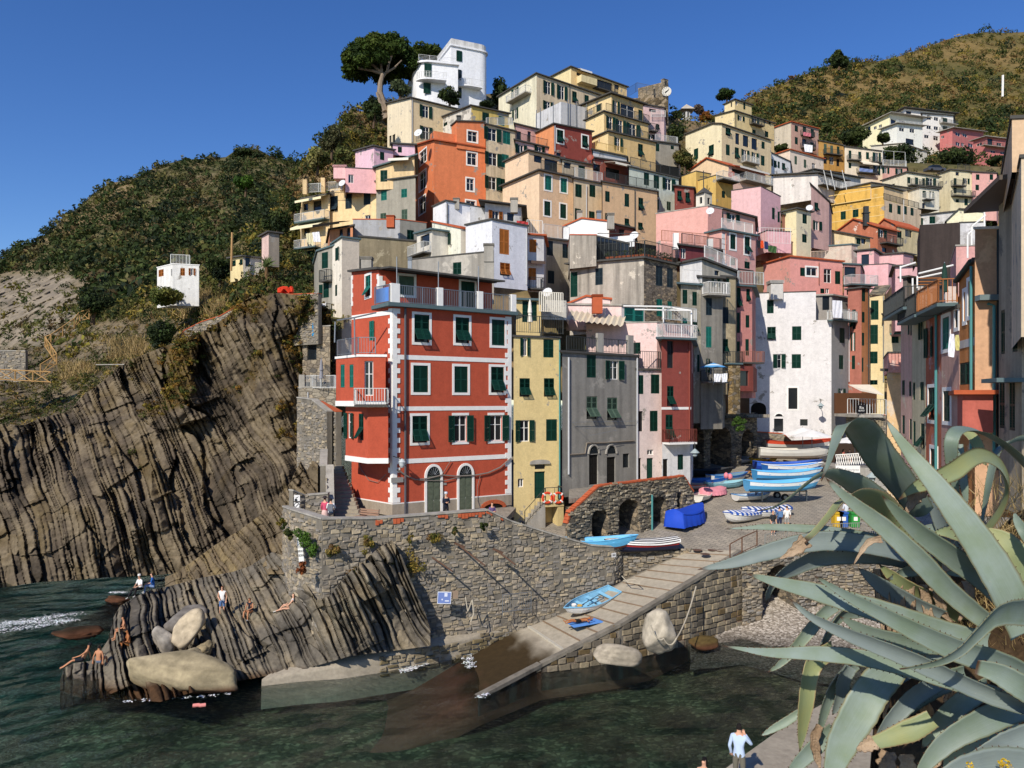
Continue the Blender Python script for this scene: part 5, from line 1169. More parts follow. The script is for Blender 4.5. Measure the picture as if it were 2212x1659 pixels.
f=block(h,13,87,(190,560),-40,645,1010,('e29384','e08f80'),th=18,yL=625,yR=605,wins='R 378 688 95 72 Fw; R 303 690 50 74 s; R 515 725 66 122 w; R 602 740 46 112 s; R 470 855 36 42 s; R 512 855 34 44 w',dirt=.1,roof='slab',roofm=TERRA,ov=.2)
g=block(h,13,86,(655,625),None,800,830,('c78578','b57a70'),th=14,wins='R 712 690 100 84 d',roofm=SLATEG,ov=.2)
g2=block(h,13,85.5,(655,820),None,800,1010,'e29384',th=14,roof='none',wins='R 700 865 40 50 s')
balcony(h,g['R'],13,655,882,808,1.3,RAILW,SLATEG);balcony(h,g2['R'],13,690,810,985,1.1,plain('a06a58'),SLATE);pipe(h,f['R'],13,437,610,800,plain('8a5a4c'))
chimney(h,13,60,765,870,81,1.3,stucco('c9c4ba'))
h=house('tall narrow brick-red and orange-brown house beside the white building')
f=block(h,13,81,(808,830),690,878,2300,('ba6a52','b0703f'),wins='L 742 1100 32 170 p; L 738 1292 40 158 o; L 738 1472 28 118 s; R 826 890 30 112 s; R 822 1082 28 92 s; R 820 1272 26 112 s; R 814 1492 24 124 s',dirt=.3,roofm=SLATE,ov=.25)
pipe(h,f['L'],13,705,1010,1640,PIPEW);pipe(h,f['R'],13,862,840,1650,RAILD)
h=house('pale yellow narrow house with a slate gable and tall green shutters')
f=block(h,13,84,(1005,895),874,None,2300,'e2ca8c',thL=168,wins='L 922 1020 66 168 s; L 918 1230 64 166 s; L 915 1430 64 104 s; L 915 1645 64 40 s',dirt=.15,roof='none')
g=block(h,13,86,(1090,985),885,None,1000,'e2ca8c',thL=168,yL=890,roof='none')
m=MB();a,b,c_,d=PT(13,878,890,84),PT(13,1010,890,84),PT(13,1060,812,87),PT(13,925,822,88);m.add([a,b,c_,d]+[q+Vector((0,0,.15))for q in(a,b,c_,d)],[(0,3,2,1),(4,5,6,7),(0,1,5,4),(1,2,6,5),(2,3,7,6),(3,0,4,7)]);m.build('roof',[stonewall('7d7766','5f5a4d',1.2)],h)
m=MB();m.add([PT(13,1010,895,84),PT(13,1095,890,86.5),PT(13,1095,1010,86.5),PT(13,1010,1050,84),PT(13,1062,818,86)],[(0,4,1,2,3)]);m.build('gable',[stucco('9c7444',.6)],h)
g=block(h,13,83,(1002,1062),None,1185,1560,'ddc594',th=10,wins='R 1100 1160 66 82 s; R 1098 1275 62 60 s',dirt=.4,patch=.2,pc='c9c0a8',roof='slab');balcony(h,g['R'],13,1052,1178,1222,.9,RAILD,TEALP)
pipe(h,f['L'],13,995,900,1640,METAL)

# ------------------------------------------------------------------ the right-hand street front, seen along its length
def front(root,near,far,top,bot,col,wins='',tile=13,depth=5.0,roof='slab',dirt=.4,patch=.15,pc='c9bda6',topfar=None,ov=.12,frontw=None,roofm=None):
    """A facade running away from us: near edge (pixel, depth), far edge (pixel, depth); its body lies to the right."""
    xn,Dn=near;xf,Df=far;pn=P(T(tile,xn,0)[0],HY,Dn);pf=P(T(tile,xf,0)[0],HY,Df)
    ang=math.degrees(math.atan2(pf.y-pn.y,pf.x-pn.x));
    return block(root,tile,Dn,(xn,top),xf,frontw,bot,col,th=ang-90,thL=ang,yL=topfar,wins=wins,roof=roof,dirt=dirt,patch=patch,pc=pc,ov=ov,depth=depth,roofm=roofm)
h=house('peeling orange-cream house end facing the harbour at the street corner')
f=block(h,13,46.5,(1150,1548),1028,None,2700,('e2b878','d7a08c'),thL=176,th=45,patch=.22,pc='dbc9b0',dirt=.2,roof='slab',roofm=SLATE,ov=.3,depth=7)
g=block(h,13,46,(1285,1392),1040,None,1560,'dd9582',thL=176,roof='coping',dirt=.2,patch=.15,pc='e5c3b4')
h=house('dusty pink street house with a wavy-barred roof terrace','house')
f=front(h,(1248,40.4),(1148,43.4),1120,2700,'dcab95','L 1170 1690 24 130 s; L 1228 1700 20 130 s; L 1170 2010 24 160 s; L 1232 2050 20 180 s; L 1170 2330 18 50 d; L 1215 1170 16 130 s; L 1235 1180 14 120 s',topfar=1150)
h=house('olive-grey street house with tilted-out shutters')
f=front(h,(1362,37.4),(1246,40.4),1085,2700,'c6ba90','L 1262 1720 20 150 s; L 1330 1720 34 160 s; L 1264 2080 22 200 s; L 1335 2110 32 220 p; L 1330 1200 26 150 o; L 1395 1250 30 150 s',topfar=1120)
balcony(h,f['L'],13,1160,1360,1040,1.0,RAILD,SLATEG)
h=house('rust-red street house with a white-framed shutter and a long tilted shutter')
f=front(h,(1500,34.4),(1360,37.5),1060,2750,'b9603e','L 1418 1830 60 280 Fp; L 1435 2320 56 200 Fs; L 1400 1300 60 260 o',topfar=1090,patch=.3,pc='b08a84')
pipe(h,f['L'],13,1470,1060,2500,TEALP,.06);balcony(h,f['L'],13,1280,1450,1090,.9,RAILD,SLATEG)
h=house('mauve street house with white-framed tall shutters and a basket-railed terrace')
f=front(h,(1655,31.6),(1498,34.4),1005,2750,'c0917f','L 1540 1220 62 275 Fs:t; L 1548 1850 60 262 Fs; L 1632 1080 24 180 Fs',topfar=1050,patch=.1)
balcony(h,f['L'],13,1405,1645,1010,.8,plain('a5683c'),SLATEG)
h=house('orange street house with a curved green gutter and grey band')
f=front(h,(1785,29.5),(1650,31.7),605,2800,'c67c34','L 1703 990 18 250 F; L 1743 920 22 300 F; L 1690 1570 130 190 s; L 1735 1560 40 180 s',topfar=780,patch=.08)
pipe(h,f['L'],13,1778,640,2300,TEALP,.055)
m=MB();F=f['L'];z0,z1=F.z(0.05,T(13,0,1275)[1]),F.z(F.W,T(13,0,1340)[1]);m.obox(F.pt(F.W/2,(z0+z1)/2,.012),F.e*F.W/2,F.n*.012,Vector((0,0,.16)));m.build('band',[plain('b9b4b0',.9)],h)
m=MB();m.tube([F.pt(u*F.W,F.z0+(F.z1-F.z0)*u+.05,.14)for u in(0,.25,.5,.75,1)],.09,7);m.build('gutter',[plain('2e4440',.6)],h)
h=house('pale orange house end with a stone ledge and white roof wall')
f=block(h,13,28.4,(1992,318),1788,None,2800,('d6a273','cf9a6b'),thL=172,th=45,wins='',patch=.12,pc='e2bb94',dirt=.3,roof='coping',roofm=WHITE)
m=MB();F=f['L'];m.obox(F.pt(F.W/2,F.z(F.W/2,T(13,0,920)[1]),.2),F.e*F.W/2,F.n*.2,Vector((0,0,.1)));m.build('ledge',[plain('6f7d7e')],h)
u=F.u(T(13,1985,0)[0]);pipe(h,F,13,1985,330,2400,plain('2c3335',.6),.08)
m=MB();u=F.u(T(13,1940,0)[0]);m.tube([F.pt(F.u(T(13,1885,0)[0]),F.z(u,T(13,0,968)[1]),.12),F.pt(u,F.z(u,T(13,0,985)[1]),.12),F.pt(u,F.z(u,T(13,0,2300)[1]),.12)],.055,7);m.build('drainpipe',[TEALP],h)
f2=block(h,23,27.8,(1945,90),1680,None,420,('bf5f4e','b85a4a'),thL=170,roof='slab',roofm=TERRA,ov=.3,patch=0)
h=house('dark weathered plaster house with tall barred shutters at the right edge')
f=front(h,(2195,25),(1995,27.3),-60,2800,'ab9a7c','L 2135 1140 44 480 s; L 2030 1210 34 380 s; L 2135 300 44 420 s; L 2020 1830 50 420 s; L 2110 1840 50 440 s',topfar=120,patch=.3,pc='6f6a60',dirt=.7,ov=.9,roofm=plain('5b5148'))
balcony(h,f['L'],13,2070,2220,1610,.8,None,SLATEG,railing=False)
h=house('cream house at the very right edge above the agave')
f=block(h,3,22,(2330,1020),2108,None,1480,'d8b183',thL=172,roof='coping',patch=.1)
f2=block(h,13,21,(2400,-300),2188,None,1250,'dcc39c',thL=172,roof='coping',patch=.1)
h=house('roof terrace house with white poles and a closed green parasol above the street')
f=block(h,13,44.5,(1640,815),1295,None,1300,'b9ada0',thL=165,patch=.35,pc='cdb8aa',roof='none',yL=815)
f2=block(h,13,47,(1800,465),1625,None,900,'d99a90',thL=172,roof='coping',roofm=CONC)
for a,b in(((1290,725),(1290,830)),((1250,745),(1250,880)),((1300,705),(1600,632)),((1290,745),(1500,700)),((1145,650),(1275,610)),((1145,640),(1145,780)),((1870,100),(1870,320)),((1725,370),(1725,570)),((1760,300),(1760,460)),((1760,300),(1880,200)),((1725,370),(1800,300))):m=MB();m.bar(PT(13,*a,44),PT(13,*b,44),.05,6);m.build('pole',[WHITE],h)
for y in(745,775,800):m=MB();m.bar(PT(13,1290,y,44),PT(13,1500,y-2,43),.025,5);m.build('wooden_bar',[WOOD],h)
rail(h,[PT(13,1400,1030,45),PT(13,1440,990,44.5),PT(13,1510,960,42)],1.0,RAILD)
h=house('tall wall coated in dark brown tar with a white stepped wall behind','house')
f=block(h,13,60,(1660,262),1312,None,1100,('453934','453934'),thL=166,yL=285,roof='none',dirt=.6,patch=0)
f2=block(h,13,62,(1880,262),1655,None,620,'d5d2d0',thL=172,roof='coping',patch=.25,pc='a9a5a2')
# a thatch of roofs and walls between the salmon house and the terrace
h=house('pink lean-to house with pipes left of the dark tarred wall')
f=block(h,13,76,(1250,640),1100,None,1200,'dba3a3',thL=165,roof='slab',wins='L 1205 600 60 40 d',dirt=.3)
f2=block(h,13,66,(1200,740),1165,1330,1240,('6d625a','7c7268'),roof='slab',dirt=.5)

# ------------------------------------------------------------------ the red house on the sea wall
RED='b94a28'
rh=house('big red house with white quoins and bands standing on the sea wall')
rb=stucco(RED,.12)
f=block(rh,11,49,(1180,985),826,2205,2800,rb,th=34,thL=135,roof='none',wins='L 985 1200 50 170 h:t; R 1432 1180 130 240 Fp; R 1782 1195 118 222 Fp; R 2092 1215 112 222 Fs; R 1422 1615 128 232 Fs; R 1771 1620 116 226 Fs; R 2085 1622 112 222 Fp; R 1415 2050 130 232 Fp; R 1765 2044 216 228 Fo; R 2072 2039 214 222 Fo')
FR,FL=f['R'],f['L']
top=block(rh,11,51.6,(1062,672),826,2040,1040,rb,th=31,yR=790,yL=690,roof='slab',roofm=SLATE,ov=.25,wins='R 1300 800 130 180 Fs:y; R 1830 875 118 240 Fs; L 970 812 46 180 Fp:t')
ML=FL
# bays on the left
b1=block(rh,11,48.3,(885,1424),692,1120,1850,rb,th=6,thL=128,roof='slab',roofm=WHITE,ov=.06,wins='L 748 1590 36 200 s:t; L 825 1590 34 200 s:t; R 975 1610 75 300 w')
b2=block(rh,11,48.1,(968,1860),775,1142,2345,rb,th=4,thL=128,roof='slab',roofm=WHITE,ov=.06,wins='L 810 2018 78 220 o; L 908 2030 42 230 p')
for b,y in((b2,2320),(b1,1832)):
    m=MB()
    for F in(b['L'],b['R']):
        z=F.zb+.16;m.obox(F.pt(F.W/2,z,.02),F.e*(F.W/2+.02),F.n*.03,Vector((0,0,.17)))
    m.build('string_course',[WHITE],rh)
balcony(rh,b1['R'],11,862,1142,1834,1.0,RAILW,SLATE);
z=EYE-(T(11,0,1410)[1]-HY)/FPX*48.3
rail(rh,[b1['L'].pt(b1['L'].W-.1,b1['L'].z0+.2,-.05),b1['L'].pt(.1,b1['L'].z0+.2,-.05),b1['R'].pt(b1['R'].W*.62,b1['R'].z0+.2,-.05)],1.05,METAL)
m=MB();
for a,b_ in(((850,1085),(855,1410)),((685,1120),(680,1300)),((850,1085),(700,1110)),((850,1085),(1040,1042))):m.bar(PT(11,*a,48.4),PT(11,*b_,48.4),.05,6)
m.build('awning_frame',[METAL],rh)
# bands and plinth on the right face
def band(F,tile,xa,ya,yb,hh,mat=WHITE,name='string_course',d=.02,xb=None):
    u0=0 if xa is None else F.u(T(tile,xa,0)[0]);u1=F.W if xb is None else F.u(T(tile,xb,0)[0])
    z0,z1=F.z(u0,T(tile,0,ya)[1]),F.z(u1,T(tile,0,yb)[1]);z=(z0+z1)/2;m=MB()
    m.obox(F.pt((u0+u1)/2,z,d/2),F.e*(u1-u0)/2,F.n*d,Vector((0,0,hh/2)));m.build(name,[mat],rh);return z
band(FR,11,None,1432,1452,.30);band(FR,11,None,1870,1868,.28);band(FR,11,None,2328,2285,.30)
band(ML,11,None,1050,1075,.28,xb=830)
PL=stucco('a3937c',.4);zt_=FR.z(0,T(11,0,2700)[1])
for F,w0 in((FR,0),(ML,0)):
    m=MB();m.obox(F.pt(F.W/2,(F.zb+zt_)/2,.02),F.e*(F.W/2+.02),F.n*.022,Vector((0,0,(zt_-F.zb)/2)));m.build('plinth',[PL],rh)
    m=MB();m.obox(F.pt(F.W/2,zt_+.04,.02),F.e*(F.W/2+.02),F.n*.026,Vector((0,0,.035)));m.build('plinth_line',[WHITE],rh)
# quoins, one by one
def quoins(F,right,z0,z1,a=.30,b=.52,hh=.31):
    z=z0;k=0
    unit=('q',right,F is FR)
    while z+hh<z1:
        ww=a if k%2 else b;uc=ww/2 if not right else F.W-ww/2
        key=('quoin',ww)
        if key not in _mc:
            mm=MB();mm.box((-ww/2,-.03,0),(ww/2,.03,hh+.01));_mc[key]=mm.mesh('quoin',[WHITE])
        link('quoin',_mc[key],rh,F.mat(uc,z,.012+(.002 if k%2 else 0),Vector(rh.location)));z+=hh+.012;k+=1
quoins(FR,False,zt_+.1,FR.z0-.1);quoins(ML,False,zt_+.1,ML.z0-.1,.22,.42);quoins(FR,True,zt_+.1,FR.z0-.1)
quoins(top['L'],False,top['L'].zb+1,top['L'].z0-.05,.2,.34);quoins(top['L'],True,top['L'].zb+1,top['L'].z1-.05,.2,.34);quoins(top['R'],False,top['R'].zb+1.2,top['R'].z0-.1,.25,.45)
# terrace slab, piers and railing on top of the main block
m=MB();u0,u1=-.5,FR.W+.3
m.obox(FR.pt((u0+u1)/2,FR.z0+.08,-.9),FR.e*(u1-u0)/2,FR.n*1.35,Vector((0,0,.12)));m.build('terrace_slab',[SLATEG],rh)
zt=FR.z0+.2;uu=[FR.u(T(11,x,0)[0])for x in(1195,1575,1910)]
for i,u in enumerate([.05,FR.W*.36,FR.W*.70,FR.W]):
    m=MB();m.obox(FR.pt(u,zt+.6,.2),FR.e*(.3 if i==0 else .2),FR.n*.16,Vector((0,0,.62)));m.build('terrace_pier',[WHITE],rh)
for a,b in((.36,FR.W*.36-.22),(FR.W*.36+.22,FR.W*.70-.22),(FR.W*.70+.22,FR.W-.22)):rail(rh,[FR.pt(a,zt,.2),FR.pt(b,zt,.2)],1.15,METAL,step=.13)
rail(rh,[FR.pt(-.3,zt,.2),FL.pt(1.6,zt,.25)],1.15,METAL,step=.13)
m=MB();a=FR.pt(-.34,zt+.1,.15);b=FL.pt(1.55,zt+.1,.2);m.add([a,b,b+Vector((0,0,.9)),a+Vector((0,0,.9))],[(0,1,2,3)]);m.build('wind_screen',[plain('5a86c8',.8)],rh)
for x in(.36,.70,.03):m=MB();u=FR.W*x;m.bar(FR.pt(u,zt,.05),FR.pt(u,zt+3.0,.05),.035,6);m.build('terrace_pole',[METAL],rh)
# canopy over the terrace
m=MB();F=top['R'];m.add([F.pt(0,F.z0+.02,.3),F.pt(F.W,F.z1+.02,.3),F.pt(F.W,F.z1-.15,1.9),F.pt(0,F.z0-.15,1.9)],[(0,1,2,3)]);m.v+=[(v[0],v[1],v[2]+.12)for v in m.v];m.f+=[[7,6,5,4],[0,4,5,1],[1,5,6,2],[2,6,7,3],[3,7,4,0]];m.m+=[0]*5;m.build('canopy',[SLATE],rh)
# arched doors
def arch_door(F,tile,x,w,ytop,yspring,ybot):
    u0,u1=F.u(T(tile,x-w/2,0)[0]),F.u(T(tile,x+w/2,0)[0]);uc,r=(u0+u1)/2,(u1-u0)/2
    zb,zs,zt=[F.z(uc,T(tile,0,y)[1])for y in(ybot,yspring,ytop)];hgt=zt-zs
    ar=[(uc+r*math.cos(a),zs+hgt*math.sin(a))for a in[math.pi*k/14 for k in range(15)]]
    root=MB()
    for s in(-1,1):
        ua,ub=(uc-r+.04,uc-.01)if s<0 else(uc+.01,uc+r-.04)
        root.obox(F.pt((ua+ub)/2,(zb+zs)/2,.03),F.e*(ub-ua)/2,F.n*.02,Vector((0,0,(zs-zb)/2)))
        for k in range(3):root.obox(F.pt((ua+ub)/2,zb+(zs-zb)*(.17+.32*k),.052),F.e*(ub-ua)*.36,F.n*.012,Vector((0,0,(zs-zb)*.12)))
    d=root.build('door',[plain('5a6150',.8,var=.45,scale=6)],rh)
    m=MB();m.add([F.pt(u,z,.025)for u,z in ar],[tuple(range(15))]);fl=m.build('fanlight',[GLASS],d)
    m=MB()
    for k in range(1,8):a=math.pi*k/8;m.bar(F.pt(uc+.25*r*math.cos(a),zs+.2*hgt*math.sin(a),.05),F.pt(uc+.95*r*math.cos(a),zs+.95*hgt*math.sin(a),.05),.012,4)
    m.build('grille',[METAL],fl)
    m=MB();b=.16;o1=[(uc+(r+b)*math.cos(a),zs+(hgt+b)*math.sin(a))for a in[math.pi*k/14 for k in range(15)]]
    inn=[(uc+r,zb)]+ar+[(uc-r,zb)];out=[(uc+r+b,zb)]+o1+[(uc-r-b,zb)];n=len(inn)
    m.add([F.pt(u,z,.09)for u,z in inn]+[F.pt(u,z,.09)for u,z in out]+[F.pt(u,z,.0)for u,z in inn]+[F.pt(u,z,.0)for u,z in out],[(i,i+1,n+i+1,n+i)for i in range(n-1)]+[(i,i+1,2*n+i+1,2*n+i)for i in range(n-1)]+[(n+i,n+i+1,3*n+i+1,3*n+i)for i in range(n-1)])
    m.build('arch_surround',[WHITE],d)
arch_door(FR,21,1532,118,712,795,1104);arch_door(FR,21,1808,112,703,785,1084)
pipe(rh,FR,11,1285,1000,2790,plain('57565a',.5),.075)
# cellar arch, cables, lamp, name plates
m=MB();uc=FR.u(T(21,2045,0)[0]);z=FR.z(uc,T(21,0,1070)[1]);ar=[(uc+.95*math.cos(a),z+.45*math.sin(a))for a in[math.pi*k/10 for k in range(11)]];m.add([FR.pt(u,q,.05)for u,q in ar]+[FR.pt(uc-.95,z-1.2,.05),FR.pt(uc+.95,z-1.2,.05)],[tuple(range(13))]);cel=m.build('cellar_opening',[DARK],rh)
for k in range(10):
    (ua,za),(ub,zb_)=ar[k],ar[k+1];mm=MB();c=FR.pt((ua+ub)/2,(za+zb_)/2,.07);t=(FR.pt(ub,zb_)-FR.pt(ua,za));mm.obox(c,t*.47,FR.n*.05,t.normalized().cross(FR.n)*.13);mm.build('brick',[TERRA],cel)
m=MB()
def fp(F,x,y,d=.1,tile=21):u=F.u(T(tile,x,0)[0]);return F.pt(u,F.z(u,T(tile,0,y)[1]),d)
for pts,r in((((1215,735),(1290,790),(1370,825),(1480,815),(1600,785),(1720,795),(1880,788),(2000,765),(2100,720),(2195,640)),.05),(((1210,740),(1300,800),(1400,830),(1620,835),(1760,800)),.03),(((1930,790),(1905,880),(1905,1000),(1930,1080)),.02),(((1675,660),(1600,780)),.02)):
    m.tube([fp(FR,x,y,.12)for x,y in pts],r,5)
m.tube([ML.pt(ML.u(T(21,x,0)[0]),ML.z(0.5,T(21,0,y)[1]),.1)for x,y in((1135,780),(1060,860),(985,850),(920,760),(895,690))],.02,5)
m.build('cable',[plain('7d746c',.7)],rh)
q=fp(FR,1218,690,.75);m=MB();m.bar(fp(FR,1185,625,.05),q+Vector((0,0,.35)),.03,6);lt=m.build('lamp_bracket',[RAILD],rh)
m=MB();m.lathe([(.05,.38),(.22,.2),(.24,.16),(.2,.15),(.17,-.05),(.1,-.18),(.02,-.2)],q,12);m.build('lamp_shade',[plain('b9c0c0',.3)],lt)
m=MB();m.obox(fp(FR,1215,828,.1),FR.e*.42,FR.n*.03,Vector((0,0,.16)));m.obox(fp(FR,1628,950,.03),FR.e*.1,FR.n*.02,Vector((0,0,.18)));m.obox(fp(FR,1630,862,.03),FR.e*.12,FR.n*.02,Vector((0,0,.08)));m.build('name_plate',[plain('8f8d88')],rh)

# ------------------------------------------------------------------ harbour: terrace, sea wall, walkway, ramp, square, beach, pier
STC=vcol('wall_stone',0.95,6,0.35,0.5,0.04)
MORT=stucco('857c6c',.6,name='mortar')
STCOL=['958c7d','a19583','877e70','ab9d84','807a71','998c75','8d877e']
def zplaza(D):return float(np.interp(D,[40,44,47,50.6,53,60,70,78,95],[4.4,4.6,4.8,5.1,5.7,6.75,8.2,9.2,11.2]))
def stones(par,A,B,zlo,zhi,hh=(.14,.28),ww=(.25,.6),seed=0,n_out=None,single=False,cols=None,proud=.05,skip=None,name='stone'):
    """Courses of uneven stones on the vertical plane over A-B; zlo and zhi are functions of the fraction along it."""
    rs=random.Random(seed);A,B=Vector(A),Vector(B);A.z=B.z=0;e=(B-A);W=e.length;e.normalize()
    n=Vector((e.y,-e.x,0));n=n if n.dot(-A)>0 else-n
    m=MB();m.col=(1,1,1);cols=cols or STCOL;lo=parent_loc(par)
    wz=lambda u,z:.09*math.sin(u*1.7+seed+z)+.07*math.sin(u*.63+z*2)
    z=min(zlo(0),zlo(1))-.1;top=max(zhi(k/20)for k in range(21));cnt=0
    while z<top:
        h=rs.uniform(*hh);u=-rs.uniform(0,.3)
        while u<W:
            w_=rs.uniform(*ww);uc=u+w_/2;f=min(max(uc/W,0),1)
            if not single and rs.random()<.09:u+=w_;continue
            if 0<uc<W and z>zlo(f)-.05 and z+h*.7<zhi(f)and not(skip and skip(uc,z+h/2)):
                js=1 if single else 2.2;j=lambda k:rs.uniform(-k,k)*js;g=.02;p=proud*rs.uniform(.35,1.3);dz=j(.03)+(0 if single else wz(uc,z))
                q=[A+e*(max(u,0)+g+j(.02))+Vector((0,0,z+g+dz+j(.02))),A+e*(min(u+w_,W)-g+j(.02))+Vector((0,0,z+g+dz+j(.02))),
                     A+e*(min(u+w_,W)-g+j(.03))+Vector((0,0,z+h-g+dz+j(.02))),A+e*(max(u,0)+g+j(.03))+Vector((0,0,z+h-g+dz+j(.02)))]
                c=sum(q,Vector())/4;fr=[c+(k-c)*.78+n*(p+j(.012))for k in q];bk=[k-n*.02 for k in q]
                cc=lin(rs.choice(cols));bz=rs.uniform(.84,1.1);m.col=tuple(x*bz for x in cc)
                if single:
                    m2=MB();m2.col=m.col;m2.add([k-c for k in bk]+[k-c for k in fr],[(4,5,6,7),(0,1,5,4),(1,2,6,5),(2,3,7,6),(3,0,4,7)])
                    o=link(name,m2.mesh(name,[STC]),par);o.location=c-lo
                else:m.add(bk+fr,[(4,5,6,7),(0,1,5,4),(1,2,6,5),(2,3,7,6),(3,0,4,7)])
                cnt+=1
            u+=w_
        z+=h
    if not single and m.f:o=m.build(name,[STC],par);o['kind']='stuff'
    return cnt
PAVE=N('paving');PAVE.rough(.9)
bt=PAVE.n('ShaderNodeTexBrick');bt.inputs['Scale'].default_value=1.0;bt.inputs['Brick Width'].default_value=.5;bt.inputs['Row Height'].default_value=.28;bt.inputs['Mortar Size'].default_value=.018
mp=PAVE.n('ShaderNodeMapping');mp.inputs['Rotation'].default_value=(0,0,R_(38));PAVE.l(PAVE.g.outputs['Position'],mp.inputs[0]);PAVE.l(mp.outputs[0],bt.inputs['Vector'])
bt.inputs['Color1'].default_value=(*lin('8f877a'),1);bt.inputs['Color2'].default_value=(*lin('a39989'),1);bt.inputs['Mortar'].default_value=(*lin('6b655b'),1)
PAVE.col(PAVE.mix(1.0,bt.outputs[0],PAVE.ramp(PAVE.noise(.8,detail=6),[(.3,.78),(.7,1.1)]),'MULTIPLY'));PAVE.bump(bt.outputs['Fac'],-.3,.02);PAVE=PAVE.m
CONCR=N('worn_concrete');CONCR.rough(.92)
CONCR.col(CONCR.mix(1.0,CONCR.mix(CONCR.noise(.7,detail=7,rough=.65),lin('857b6b'),lin('b3a894')),CONCR.ramp(CONCR.noise(5,detail=5),[(.3,.8),(.7,1.08)]),'MULTIPLY'));CONCR.bump(CONCR.noise(4,detail=6),.4,.05);CONCR=CONCR.m
# the square, as a sheet that rises away from the sea
edge=[(480,47.4),(560,48.3),(614,49.6),(632,50.0),(690,50.6),(742,49.3),(768,50.2),(830,52),(900,52.5),(1040,50)]
pxs=np.arange(480,1041,4.0);fD=np.interp(pxs,*zip(*edge));tt=np.linspace(0,1,40)**1.3
Dg=fD[None]+(97-fD[None])*tt[:,None];zg=np.interp(Dg,[40,44,47,50.6,53,60,70,78,95],[4.4,4.6,4.8,5.1,5.7,6.75,8.2,9.2,11.2])
Xg=(pxs[None]-512)/FPX*Dg
tag(link('harbour_square',grid_mesh('harbour_square',np.stack([Xg,Dg,zg],-1),PAVE,np.ones((40,len(pxs),3)),smooth=False)),kind='structure')
# terrace in front of the red house
def flat(name,pts,z0,mat,kind='structure',thick=.4):
    m=MB();m.prism([(p.x,p.y)for p in pts],z0-thick,z0);o=m.build(name,[mat]);return tag(o,kind=kind)
flat('house_terrace',[P(290,HY,45.2),P(322,HY,42.1),P(377,HY,43.5),P(487,HY,45.6),P(500,HY,46.2),P(516,HY,53.5),P(470,HY,60),P(280,HY,60)],7.42,PAVE)
# sea wall
sw=empty('sea_wall',P(322,640,41.8),'tall rough stone sea wall holding up the terrace of the red house','sea wall')
WP=[(283,507,47.5),(291,510,44.6),(322,519.5,41.8),(377,519,43.2),(487.5,510.7,45.4),(512,522,46.1),(560,537,47.3),(592,546,48.2),(614,547,48.9),(623,554,50)]
wp=[P(*q)for q in WP];mc_=MB();mk=MB()
for i,(a,b)in enumerate(zip(wp[:-1],wp[1:])):
    e=(b-a);e.z=0;e.normalize();n=Vector((e.y,-e.x,0));n=n if n.dot(-a)>0 else-n
    f0=[a-Vector((0,0,0)),b];base=-.6
    bk=[p-n*.45 for p in f0]
    mc_.add([Vector((a.x,a.y,base)),Vector((b.x,b.y,base)),b,a,Vector((bk[0].x,bk[0].y,base)),Vector((bk[1].x,bk[1].y,base)),bk[1],bk[0]],[(0,1,2,3),(7,6,5,4),(3,2,6,7),(0,3,7,4),(1,5,6,2)])
    up=Vector((0,0,.09));o=n*.06
    mk.add([a+o,b+o,b-n*.5,a-n*.5,a+o+up,b+o+up,b-n*.5+up,a-n*.5+up],[(0,3,2,1),(4,5,6,7),(0,1,5,4),(2,3,7,6),(0,4,7,3),(1,2,6,5)])
    stones(sw,a,b,lambda f:.2,lambda f,a=a,b=b:a.z+(b.z-a.z)*f,hh=(.12,.3),ww=(.22,.62),seed=i+3,proud=.075)
mc_.build('wall_core',[MORT],sw);mk.build('coping',[CONC],sw)
rs=random.Random(5)
for a,b,f0,f1 in((wp[3],wp[4],.0,.25),(wp[3],wp[4],.55,.98),(wp[4],wp[5],.0,.9)):        # brick ends set in the top of the wall
    L_=(b-a).length;k=f0
    while k<f1:
        p=a.lerp(b,k);e=(b-a).normalized();n=Vector((e.y,-e.x,0));hgt=rs.choice((.12,.2,.28))
        mm=MB();mm.obox((0,0,0),e*.09,n*.06,Vector((0,0,hgt/2)));o=link('brick',mm.mesh('brick',[TERRA]),sw);o.location=p+n*(.05 if n.dot(-a)>0 else-.05)-Vector((0,0,.06+hgt/2))-sw.location
        k+=.21/L_ if rs.random()<.7 else .8/L_
# walkway at the foot of the wall
wf=[(262,679,.35),(300,671,.55),(340,664.5,.75),(380,656,.9),(414.6,648.5,1.05),(450,641,1.1),(490,632,1.15),(514,627,1.15),(532,621,1.2)]
wb=[(300,655,.6),(330,645,.8),(360,637,1.0),(395,630,1.3),(425,626,1.5),(460,620,1.55),(500,616,1.6),(540,605,1.75),(572,597,2.1)]
fr_=[PZ(*q)for q in wf];bk_=[PZ(*q)for q in wb];bk_=[Vector((q.x,q.y+1.5,q.z))for q in bk_]
cols=[];rows=[[Vector((q.x-.02,q.y-.12,-1.2))for q in fr_],[Vector((q.x,q.y-.06,q.z-.18))for q in fr_],fr_,[a.lerp(b,.5)for a,b in zip(fr_,bk_)],bk_]
G=np.array([[list(q)for q in r]for r in rows]);t_=np.linspace(0,1,60)
G=np.stack([np.stack([np.interp(t_,np.linspace(0,1,len(fr_)),G[r,:,k])for k in range(3)],-1)for r in range(len(rows))])
G[2:]+=(.06*fbm(G[2:,:,0]*1.5,G[2:,:,1]*1.5,0*G[2:,:,0],3))[...,None]*np.array([0,1,1])
tag(link('walkway',grid_mesh('walkway',G,CONCR,np.ones((len(rows),60,3)),smooth=False)),kind='structure')
ws=empty('walkway_edge',fr_[3],'low stone edge of the walkway running along the waterline','quay wall')
